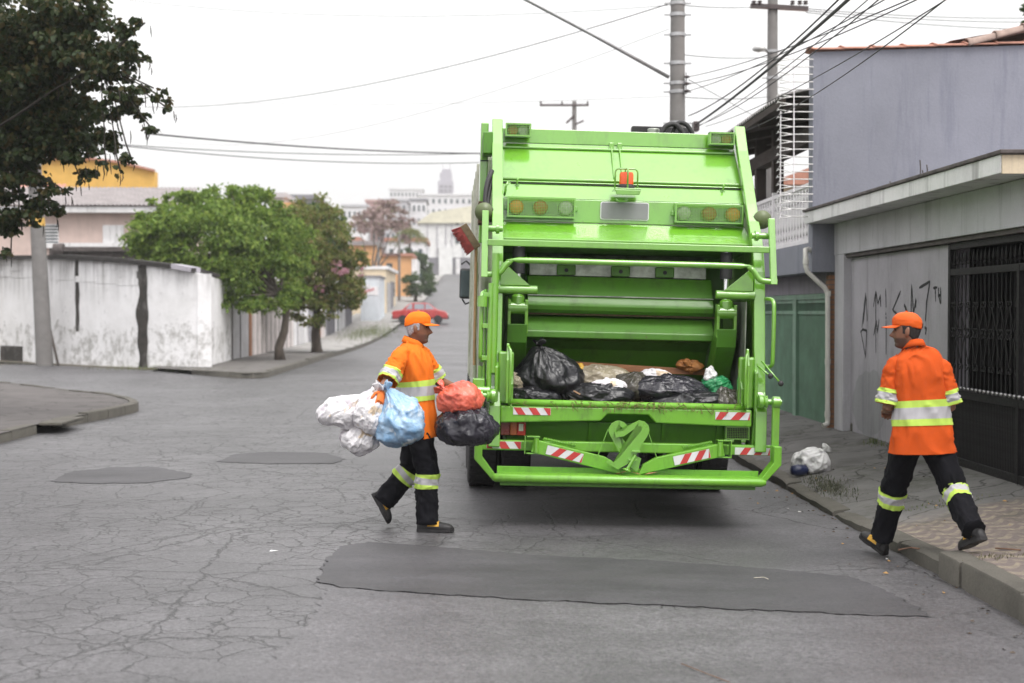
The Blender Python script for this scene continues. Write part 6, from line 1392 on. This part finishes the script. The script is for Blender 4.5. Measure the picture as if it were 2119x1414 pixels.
# worker stepping towards the truck with bags in both hands
Y0 = 11.45; g0 = roadz(-.4, Y0)
HM = frame(V(-.428, 11.46, 1.602), (1, -.10, -.03))
wA = worker('man in orange uniform and cap carrying several garbage bags to the truck', (-.42, Y0, g0), (1, -.05), HM, (-.468, 11.46, 1.475),
    ([(-.405, 11.44, .725), (-.425, 11.44, .86), (-.445, 11.45, 1.02), (-.455, 11.45, 1.18), (-.472, 11.45, 1.32), (-.478, 11.455, 1.42), (-.474, 11.46, 1.475), (-.468, 11.46, 1.495)],
     [(.188, .150), (.185, .143), (.18, .138), (.188, .142), (.200, .138), (.165, .105), (.085, .075), (.062, .064)]),
    (-.41, 11.63, 1.395), (-.565, 11.27, 1.385), (-.285, 11.70, 1.17), (-.665, 11.13, 1.185), (-.08, 11.56, 1.10), (-.685, 10.93, 1.125),
    (-.415, 11.53, .87), (-.425, 11.36, .87), (-.50, 11.55, .455), (-.362, 11.33, .46), (-.705, 11.57, .215), (-.352, 11.33, .085),
    ((-.815, 11.57, .255), (-.685, 11.58, .012), (0, 1, 0)), ((-.435, 11.33, g0+.003), (-.142, 11.31, g0+.003), (0, 1, 0)),
    M_SHIRT, M_CAP, M_SKIN, M_HAIRG, [((-.685, 10.93, 1.125), (-.665, 11.13, 1.185), (-.15, -.55, -.8), (.75, -.55, .2), 1), ((-.08, 11.56, 1.10), (-.285, 11.70, 1.17), (.75, -.1, -.6), (.2, .3, .9), -1)], 1., -.062, False, (.285, .435))
MB().box(-.31, -.305, 11.4, 11.401, 1.1, 1.101) if False else None
m = MB(); f_ = V(1, -.05, 0).normalized()
for z0, z1, x0, x1 in ((1.46, 1.27, -.405, -.33),): m.bar(V(x0+.022, 11.45, z0), V(x1+.028, 11.44, z1), .022, .008, (0, -1, 0))
# second worker stepping off the right pavement
HM2 = frame(V(3.058, 10.06, 1.598), (-.93, .36, -.02))
gk = pvz(3.36, 9.7)
wB = worker('man in orange uniform seen from behind stepping off the right kerb', (3.15, 10.05, -.08), (-.16, 1), HM2, (3.11, 10.05, 1.475),
    ([(3.175, 10.03, .735), (3.172, 10.03, .87), (3.168, 10.04, 1.02), (3.16, 10.05, 1.18), (3.145, 10.05, 1.33), (3.125, 10.05, 1.425), (3.113, 10.05, 1.475), (3.11, 10.05, 1.495)],
     [(.236, .155), (.218, .145), (.20, .14), (.197, .145), (.192, .138), (.165, .105), (.085, .076), (.062, .066)]),
    (2.995, 10.07, 1.345), (3.29, 10.04, 1.335), (2.932, 10.06, 1.06), (3.368, 10.03, 1.06), (2.985, 10.27, 1.02), (3.33, 10.24, 1.01),
    (3.095, 10.09, .87), (3.245, 10.07, .87), (3.06, 10.33, .43), (3.375, 9.93, .47), (3.015, 10.47, .085), (3.365, 9.56, .275),
    ((3.045, 10.50, -.078), (2.93, 10.74, .03), (1, .4, 0)), ((3.415, 9.47, .20), (3.345, 9.71, gk+.005), (1, .3, 0)),
    M_SHIRT2, M_CAP2, M_SKIN2, M_HAIRB, None, 40., -.075, True, (.20, .365))

wB.location.x += .04
# ------------------------------------------------------------------ garbage bags, loose waste, broom, car
def plastic(name, c0, c1, rough=.32, trans=0., blot=None, vs=5., ba=.28):
    m = NT(name); c = m.coord(); n = m.noise(c, vs, 6, .65); b = m.ramp(n, (.32, .68), [c0, c1])
    if blot:
        for i, (sc, col, lo) in enumerate(blot): b = m.mix(m.math('MULTIPLY', m.ramp(m.noise(m.coord(loc=(i*3.3, i*1.7, 0)), sc, 3, .5), (lo, lo+.05)), .75), b, col)
    cr = m.n('TexVoronoi', feature='DISTANCE_TO_EDGE', Scale=7.); wv = m.n('VectorMath', operation='ADD'); nn = m.n('TexNoise', Scale=9., Detail=4.); m.l(c, nn.inputs['Vector']); s = m.n('VectorMath', operation='SCALE'); m.l(nn.outputs['Color'], s.inputs[0]); s.inputs['Scale'].default_value = .25; m.l(c, wv.inputs[0]); m.l(s.outputs[0], wv.inputs[1]); m.l(wv.outputs[0], cr.inputs['Vector'])
    h = m.math('ADD', m.ramp(cr.outputs['Distance'], (0., .25)), m.math('MULTIPLY', m.noise(m.coord((30, 30, 11)), 1., 5, .7), .5)); m.bump(h, ba, .012)
    m.set(Base_Color=b, Roughness=rough, Specular_IOR_Level=.5, Subsurface_Weight=trans, Subsurface_Radius=(.05, .05, .06)); return m.mat
P_BLK = plastic('black_bag_plastic', (.006, .006, .007), (.013, .013, .017), .33); P_BLK2 = plastic('violet_black_bag_plastic', (.012, .011, .016), (.03, .028, .038), .27)
P_BLUE = plastic('translucent_blue_bag', (.17, .34, .56), (.42, .54, .66), .25, .1, [(6., (.10, .24, .46), .60), (7., (.66, .70, .72), .60), (5., (.40, .50, .40), .68)])
P_WHT = plastic('milky_white_bag', (.60, .58, .60), (.76, .74, .76), .35, .15, [(7., (.55, .40, .22), .58), (8., (.45, .40, .45), .58), (6., (.36, .30, .42), .64)])
P_RED = plastic('translucent_red_bag', (.52, .075, .045), (.72, .17, .11), .28, .1, [(6., (.76, .30, .22), .66)])
P_BEI = plastic('smoky_beige_bag', (.16, .13, .09), (.32, .28, .20), .3); P_DK = plastic('smoky_dark_bag', (.03, .028, .022), (.09, .08, .065), .25); P_GRN = plastic('green_bag_plastic', (.01, .12, .05), (.03, .28, .10), .25)
P_PRINT = plastic('printed_white_bag', (.62, .61, .62), (.76, .75, .75), .4, .1, [(9., (.22, .10, .12), .72), (7., (.30, .28, .32), .74)])
def bag(name, label, c, r, mat, seed, top=None, par_m=None, amp=.10, rot=0., knot=True, flat=0., cat='garbage bag', group=None, lumps=2.2, res=(96, 64), pull=.5):
    # a filled bag: lumpy sack whose film is drawn up into folds towards its neck
    c = Vector(c); N, K = res; top = Vector(top) if top is not None else c+V(0, 0, r[2]*1.25); ax = (top-c).normalized(); reach = (top-c).length
    u, w = basis(ax); m = MB(); rings = []
    rad = lambda d: 1/math.sqrt((d.x/r[0])**2+(d.y/r[1])**2+(d.z/r[2])**2)
    for j in range(K+1):
        th = lerp(.03, math.pi-.02, j/K); ring = []
        for q in range(N):
            ph = q/N*2*math.pi; d = (ax*math.cos(th)+u*(math.sin(th)*math.cos(ph))+w*(math.sin(th)*math.sin(ph))); R0 = rad(d)
            lump = nz(d.x*1.3+seed, d.y*1.3, d.z*1.3)*1.1+nz(d.x*2.6, d.y*2.6+seed, d.z*2.6)*.45
            fold = max(0, 1-abs(nz(math.cos(ph)*1.9+seed, math.sin(ph)*1.9, th*.9))*3.2)**1.5; fold2 = max(0, 1-abs(nz(math.cos(ph)*4.2, math.sin(ph)*4.2+seed, th*1.6))*3.)**1.5
            cr = max(0, 1-abs(nz(d.x*5+seed*2, d.y*5, d.z*5))*3)**2; g = math.exp(-(th/.62)**2); mer = math.sin(th)**.5
            s = 1+amp*(lump*1.5+cr*.2)+(.10*fold+.06*fold2-.05)*mer*(1 if th < 2.1 else .5); p = d*R0*s
            if th < 1.1: p += ax*(reach*1.0-R0)*pull*g; p -= (p-ax*p.dot(ax))*(.45*g)
            if d.z < -.2: p.z *= 1-.10*(-d.z)
            if flat and p.z < -r[2]*(1-flat): p.z = -r[2]*(1-flat)+(p.z+r[2]*(1-flat))*.15
            ring.append(c+p)
        rings.append(ring)
    m.loft(rings)
    if knot:
        e0 = sum(rings[0], Vector())/N; kr_ = []
        for j in range(8):
            t = j/7; rad_ = [.035, .020, .014, .018, .028, .038, .044, .046][j]; kr_.append([e0+ax*(-.015+.075*t)+u*(rad_*math.cos(a)*(1+.4*math.cos(a*5+seed)))+w*(rad_*math.sin(a)*(1+.4*math.cos(a*4+seed)))+ax*(.018*math.cos(a*3+seed) if j > 4 else 0) for a in [q/24*2*math.pi for q in range(24)]])
        m.loft(kr_)
    o = m.build(name, mat, origin=tuple(c), smooth=4); return tag(o, label, cat, group)
# carried bags
HR = V(-.70, 10.90, 1.08)
bag('garbage_bag', 'pale blue translucent garbage bag carried in the man\'s rear hand', (-.562, 10.97, .895), (.195, .19, .225), P_BLUE, 1.3, (-.655, 10.92, 1.15), amp=.10)
bag('garbage_bag', 'white garbage bag swinging out furthest behind the carrying man', (-.985, 11.0, .965), (.205, .14, .135), P_WHT, 2.1, (-.72, 10.94, 1.13), amp=.13)
bag('garbage_bag', 'upright white garbage bag between the blue bag and the outer white bag', (-.79, 10.93, .955), (.12, .11, .175), P_WHT, 3.7, (-.715, 10.91, 1.15), amp=.12)
bag('garbage_bag', 'small white garbage bag hanging lowest behind the blue bag', (-.87, 11.02, .76), (.14, .12, .135), P_WHT, 4.4, (-.78, 10.99, .93), amp=.13, knot=False)
bag('garbage_bag', 'round red garbage bag on top of the carried black bag', (-.09, 11.25, 1.045), (.185, .17, .135), P_RED, 5.2, (-.22, 11.3, 1.12), amp=.085)
bag('garbage_bag', 'large black garbage bag held under the red bag at the truck', (-.035, 11.22, .825), (.25, .2, .165), P_BLK2, 6.6, (-.13, 11.28, .98), amp=.11)
# bag left on the pavement
pz = pvz(3.6, 14.95); bag('garbage_bag', 'knotted white bag with dark print left on the right pavement', (3.60, 14.95, pz+.115), (.19, .17, .145), P_PRINT, 7.4, (3.74, 14.93, pz+.25), amp=.12, flat=.25, pull=.35)
tag(MB().lathe([(.001, -.10), (.045, -.09), (.06, -.02), (.05, .07), (.001, .11)], (3.44, 14.80, pz+.045), (1, .2, .0), 14).build('navy_bundle', plastic('navy_plastic', (.012, .016, .05), (.02, .03, .09), .35), origin=(3.44, 14.80, pz+.04), smooth=4), 'navy blue plastic bundle peeping from under the pavement bag', 'bundle')
# waste inside the hopper (truck space)
TM = WM[tr.name]
def T(x, y, z): return TM @ V(x, y, z)
mnd = MB(); mnd.grid(lambda u, v: T(lerp(-1.03, 1.03, u), lerp(.24, 1.15, v), .995+.09*nz(u*7, v*4)+.10*v+.05*nz(u*20, v*12)+.06*sstep(.75, 1, u)), 90, 40)
tag(mnd.build('loose_waste', pm('mixed_household_waste', (.07, .055, .04), .9, .6, 14, .8, 60, dirt=(.22, .16, .10), damt=.6, dscale=16), smooth=4), 'loose mixed refuse lying in the truck hopper', kind='stuff')
def hb_(lbl, x, y, z, r, mat, seed, top=None, **k): return bag('garbage_bag', lbl, T(x, y, z), r, mat, seed, T(*top) if top else None, **k)
hb_('tall knotted black bag at the left of the hopper', -.65, .52, 1.19, (.30, .24, .23), P_BLK, 8.1, (-.73, .45, 1.52), amp=.12)
hb_('flat black bag behind the hopper sill left of centre', -.20, .36, 1.06, (.30, .16, .115), P_BLK, 9.3, (-.55, .36, 1.12), amp=.12, knot=False)
hb_('crumpled beige bag in the middle of the hopper', -.19, .60, 1.19, (.25, .16, .13), P_BEI, 10.2, (-.45, .6, 1.3), amp=.14, knot=False)
hb_('limp white bag draped before the beige bag', -.13, .37, 1.155, (.16, .09, .055), P_WHT, 11.8, (.03, .35, 1.10), amp=.2, knot=False)
hb_('smoky dark bag right of the beige bag', .10, .50, 1.13, (.17, .16, .13), P_DK, 12.5, (.2, .48, 1.28), amp=.14, knot=False)
hb_('wide glossy black bag right of the hopper centre', .42, .46, 1.12, (.36, .20, .13), P_BLK2, 13.1, (.78, .5, 1.12), amp=.12, knot=False)
hb_('black bag low beneath the wide glossy one', .56, .32, 1.02, (.34, .12, .10), P_BLK, 14.9, (.9, .34, 1.1), amp=.12, knot=False)
hb_('black bag sunk at the left corner of the hopper', -.80, .33, 1.03, (.24, .12, .10), P_BLK, 15.2, (-1, .34, 1.1), amp=.13, knot=False)
hb_('grey white torn bag wedged beside the tall black bag', -.93, .42, 1.14, (.08, .10, .09), P_BEI, 15.9, None, amp=.2, knot=False)
hb_('small white bag on top of the wide glossy black one', .30, .62, 1.235, (.15, .10, .06), P_WHT, 16.6, (.45, .6, 1.26), amp=.16, knot=False)
hb_('green plastic bag at the right of the hopper', .83, .52, 1.16, (.15, .12, .09), P_GRN, 17.1, (.95, .5, 1.22), amp=.2, knot=False)
hb_('white carrier bag scrap poking out of the green bag', .77, .48, 1.25, (.055, .05, .07), P_PRINT, 18.7, None, amp=.2, knot=False)
hb_('yellow scrap of plastic beside the tall black bag', -.37, .58, 1.25, (.06, .05, .07), plastic('yellow_plastic', (.42, .24, .03), (.6, .36, .05), .35), 19.9, None, amp=.2, knot=False)
hb_('orange peelings heaped on the right end of the plank', .66, .90, 1.32, (.12, .06, .05), plastic('orange_scraps', (.26, .09, .02), (.42, .18, .05), .6), 21.3, None, amp=.35, knot=False, cat='food waste')
hb_('dark refuse bag filling the right corner of the hopper', .86, .36, 1.04, (.18, .14, .10), P_DK, 22.4, None, amp=.2, knot=False)
pk = MB(); pk.prism([(-.46, 1.335), (.84, 1.285), (.86, 1.235), (-.44, 1.265)], lambda a, b, t: T(a, t+.06*b, b), .86, .90); tag(pk.build('plank', pm('raw_brown_plank', (.33, .15, .075), .85, .35, 6, .4, 60, stretch=(.5, 4, 4)), origin=tuple(T(.2, .88, 1.28))), 'raw brown timber plank lying across the hopper', 'plank')
cbx = MB(); cbx.box(-.09, .05, -.06, .06, 0, .012, Matrix.Translation(T(-.36, .30, 1.06)) @ Matrix.Rotation(.5, 4, 'Y')); tag(cbx.build('cardboard', pm('torn_cardboard', (.36, .22, .14), .9, .2)), 'torn cardboard flap by the sill', 'cardboard')
lf = [(-.095, -.02, .435, .4), (.115, -.04, .436, 2.5), (.14, -.05, .438, .2)]
for k, (x, y, z, a) in enumerate(lf):
    m = MB(); M = Matrix.Translation(T(x, y, z)) @ Matrix.Rotation(a, 4, 'Z'); m.add([M @ V(*p) for p in ((0, 0, .002), (.05, .022, .014), (.12, 0, .02), (.05, -.022, .012))], [(0, 1, 2, 3)])
    tag(m.build('dry_leaf', pm('dry_brown_leaf', (.42, .20, .10), .8)), ('dry leaf on the step left of the hooks', 'curled dry leaf on the step right of the hooks', 'second dry leaf on the step right of the hooks')[k], 'leaf')
# broom slung on the truck's left side
br = thing('push_broom', 'worn push broom with red bristles hung head up on the truck side', 'broom', tuple(T(-1.29, .95, 1.3)))
MB().cyl(T(-1.275, .93, 1.28), T(-1.285, .93, 2.38), .014).build('handle', pm('bare_broom_wood', (.36, .22, .12), .8, .25, 8), br, world=True, smooth=R_(40))
hd = T(-1.33, .92, 2.42); Mh = Matrix.Translation(hd) @ Matrix.Rotation(R_(58), 4, 'Y'); MB().box(-.13, .11, -.03, .03, -.035, .03, Mh).build('head_block', pm('grubby_broom_block', (.14, .10, .06), .9, .4, 20), br, world=True, bevel=.006)
m = MB()
for i in range(15):
    for j in range(3):
        for q in range(3):
            p = Mh @ V(lerp(-.125, .10, i/14), lerp(-.02, .02, j/2), -.03); e = Mh @ V(lerp(-.14, .11, i/14)+rng(-.012, .012), lerp(-.035, .035, j/2)+rng(-.012, .012), -.115+rng(-.012, .01)); m.tube([p, e], [.004, .0025], 4)
m.box(-.12, .105, -.028, .028, -.10, -.03, Mh); b_0 = 0
b_ = m.build('bristles', pm('red_bristles', (.20, .03, .028), .8, .4, 30), br, world=True); b_['kind'] = 'stuff'
# litter
tag(MB().add([V(*p) for p in ((-.03, -.012, .004), (.025, -.015, .008), (.035, .015, .005), (-.02, .02, .01))], [(0, 1, 2, 3)]).build('paper_scrap', M_WBORD, origin=(0, 0, 0)), 'white paper scrap on the road left of the long patch', 'paper'); COL.objects['paper_scrap'].location = gr(566, 1143, -.01)+V(0, 0, .004)
m = MB(); lm = [pm('litter_white', (.4, .39, .38), .7), pm('litter_leaf', (.34, .20, .07), .8), pm('litter_dark', (.08, .06, .045), .9)]
random.seed(8)
for k in range(150):
    yy = rng(7.4, 15); x = KR-abs(random.gauss(0.02, .22)) if k % 3 else rng(KR+.2, 4.5); z = roadz(x, yy) if x < KR else pvz(x, yy); s = rng(.006, .022); a = rng(0, 6.3); c, sn = math.cos(a)*s, math.sin(a)*s
    m.add([V(x+c, yy+sn, z+.006), V(x-sn*.6, yy+c*.6, z+.006+s*.5), V(x-c, yy-sn, z+.007), V(x+sn*.6, yy-c*.6, z+.006)], [(0, 1, 2, 3)], random.choice((0, 1, 1, 1, 2, 2, 2, 2)))
tag(m.build('litter', lm), 'small leaves and scraps along the right kerb', kind='stuff')
tw_ = [((1410, 1372), (1470, 1395), (1510, 1409)), ((1560, 1190), (1580, 1188), (1590, 1192))]
for k, (pts, lb) in enumerate(zip(tw_, ('thin brown twig lying in the foreground road', 'pale twig on the long dark patch'))):
    P = [gr(x, y, -.03)+V(0, 0, .006) for x, y in pts]; P = [V(p.x, p.y, roadz(p.x, p.y)+.012) for p in P]; tag(MB().tube(P, .0024, 6).build('twig', pm('twig%d' % k, ((.16, .09, .06), (.5, .46, .38))[k], .9), origin=tuple(P[1])), lb, 'twig')
for k, pts in enumerate((((1860, 1122), (1885, 1117), (1903, 1120)), ((2060, 1146), (2085, 1150), (2112, 1154)))):
    P = [gr(x, y, .08) for x, y in pts]; P = [V(p.x, p.y, pvz(p.x, p.y)+.012) for p in P]; tag(MB().tube(P, .006, 6).build('twig', bpy.data.materials['twig0'], origin=tuple(P[1])), ('dark twig across the kerb beside the right worker\'s leg', 'dark twig on the paving right of the worker\'s boot')[k], 'twig')
# red car crossing up the street
M_CRED = pm('faded_red_car_paint', (.42, .035, .035), .3, .12, 2, coat=.8); M_CBLK = pm('black_car_trim', (.02, .02, .022), .6)
cz = prof(99)+.02; ct = thing('red_car', 'faded red hatchback crossing far up the street', 'car', (-3.55, 99, cz))
sec = [(-1.88, .30), (-1.9, .62), (-1.82, .86), (-1.1, .93), (-.62, 1.33), (-.35, 1.40), (.35, 1.40), (.62, 1.32), (1.12, .95), (1.72, .80), (1.9, .62), (1.9, .30)]
low = [(x, z) for x, z in sec if z < .97]
MB().prism([(-1.88, .28), (-1.92, .6), (-1.84, .86), (-1.15, .94), (1.15, .95), (1.74, .82), (1.9, .62), (1.9, .28)], lambda a, b, t: V(a, t, b), -.80, .80).build('body', M_CRED, ct, bevel=.06)
MB().prism([(-1.25, .93), (-.72, 1.36), (-.4, 1.41), (.35, 1.41), (.6, 1.36), (1.18, .94)], lambda a, b, t: V(a, t, b), -.70, .70).build('cabin', M_CRED, ct, bevel=.05)
for a, b, c_, d in ((-1.0, -.55, -.5, -.5), (-.40, .28, 0, 0)): MB().prism([(a, .97), (b, .97), (b, 1.33), (a+.3 if c_ else a, 1.33)], lambda p, q, t: V(p, t, q), -.712, -.701).build('side_window', pm('car_glass', (.35, .38, .42), .08, .1, spec=.8), ct)
MB().prism([(.36, .97), (1.0, .97), (.58, 1.33), (.36, 1.33)], lambda p, q, t: V(p, t, q), -.712, -.701).build('side_window', bpy.data.materials['car_glass'], ct)
MB().box(-1.96, -1.80, -.78, .78, .30, .50).build('rear_bumper', M_CBLK, ct, bevel=.03); MB().box(1.80, 1.97, -.78, .78, .28, .52).build('front_bumper', M_CBLK, ct, bevel=.03)
MB().box(-1.8, 1.8, -.806, -.80, .34, .40).build('side_trim', M_CBLK, ct)
for x in (-1.2, 1.22):
    for s in (-1, 1):
        w = thing('wheel', None, None, (x, .76*s, .28)); w.parent = ct; WM[w.name] = WM[ct.name] @ Matrix.Translation((x, .76*s, .28))
        MB().lathe([(.16, -.09), (.27, -.09), (.29, -.05), (.29, .05), (.27, .09), (.16, .09)], V(0, 0, 0), V(0, 1, 0), 20).build('tyre', M_TYRE, w, smooth=R_(40)); MB().lathe([(.02, -.06), (.15, -.07), (.165, -.08), (.165, .08), (.02, .06)], V(0, 0, 0), V(0, 1, 0), 16).build('rim', M_STEEL, w, smooth=R_(40))
MB().box(1.86, 1.93, -.74, -.5, .58, .72).build('headlight', M_CLEAR, ct, bevel=.02); MB().box(-1.94, -1.86, -.78, -.6, .60, .80).build('tail_light', M_REDL, ct, bevel=.02)
# ------------------------------------------------------------------ humid air between the street and the far hill
hz = bpy.data.materials.new('humid_air'); hz.use_nodes = True; t_ = hz.node_tree; t_.nodes.clear()
o_ = t_.nodes.new('ShaderNodeOutputMaterial'); p_ = t_.nodes.new('ShaderNodeVolumePrincipled'); p_.inputs['Color'].default_value = (.97, .97, .98, 1); p_.inputs['Density'].default_value = .0006; p_.inputs['Anisotropy'].default_value = .2
t_.links.new(p_.outputs[0], o_.inputs['Volume'])
tag(MB().box(-720, 720, -70, 1510, -3, 95).build('haze', hz), None, kind='stuff')
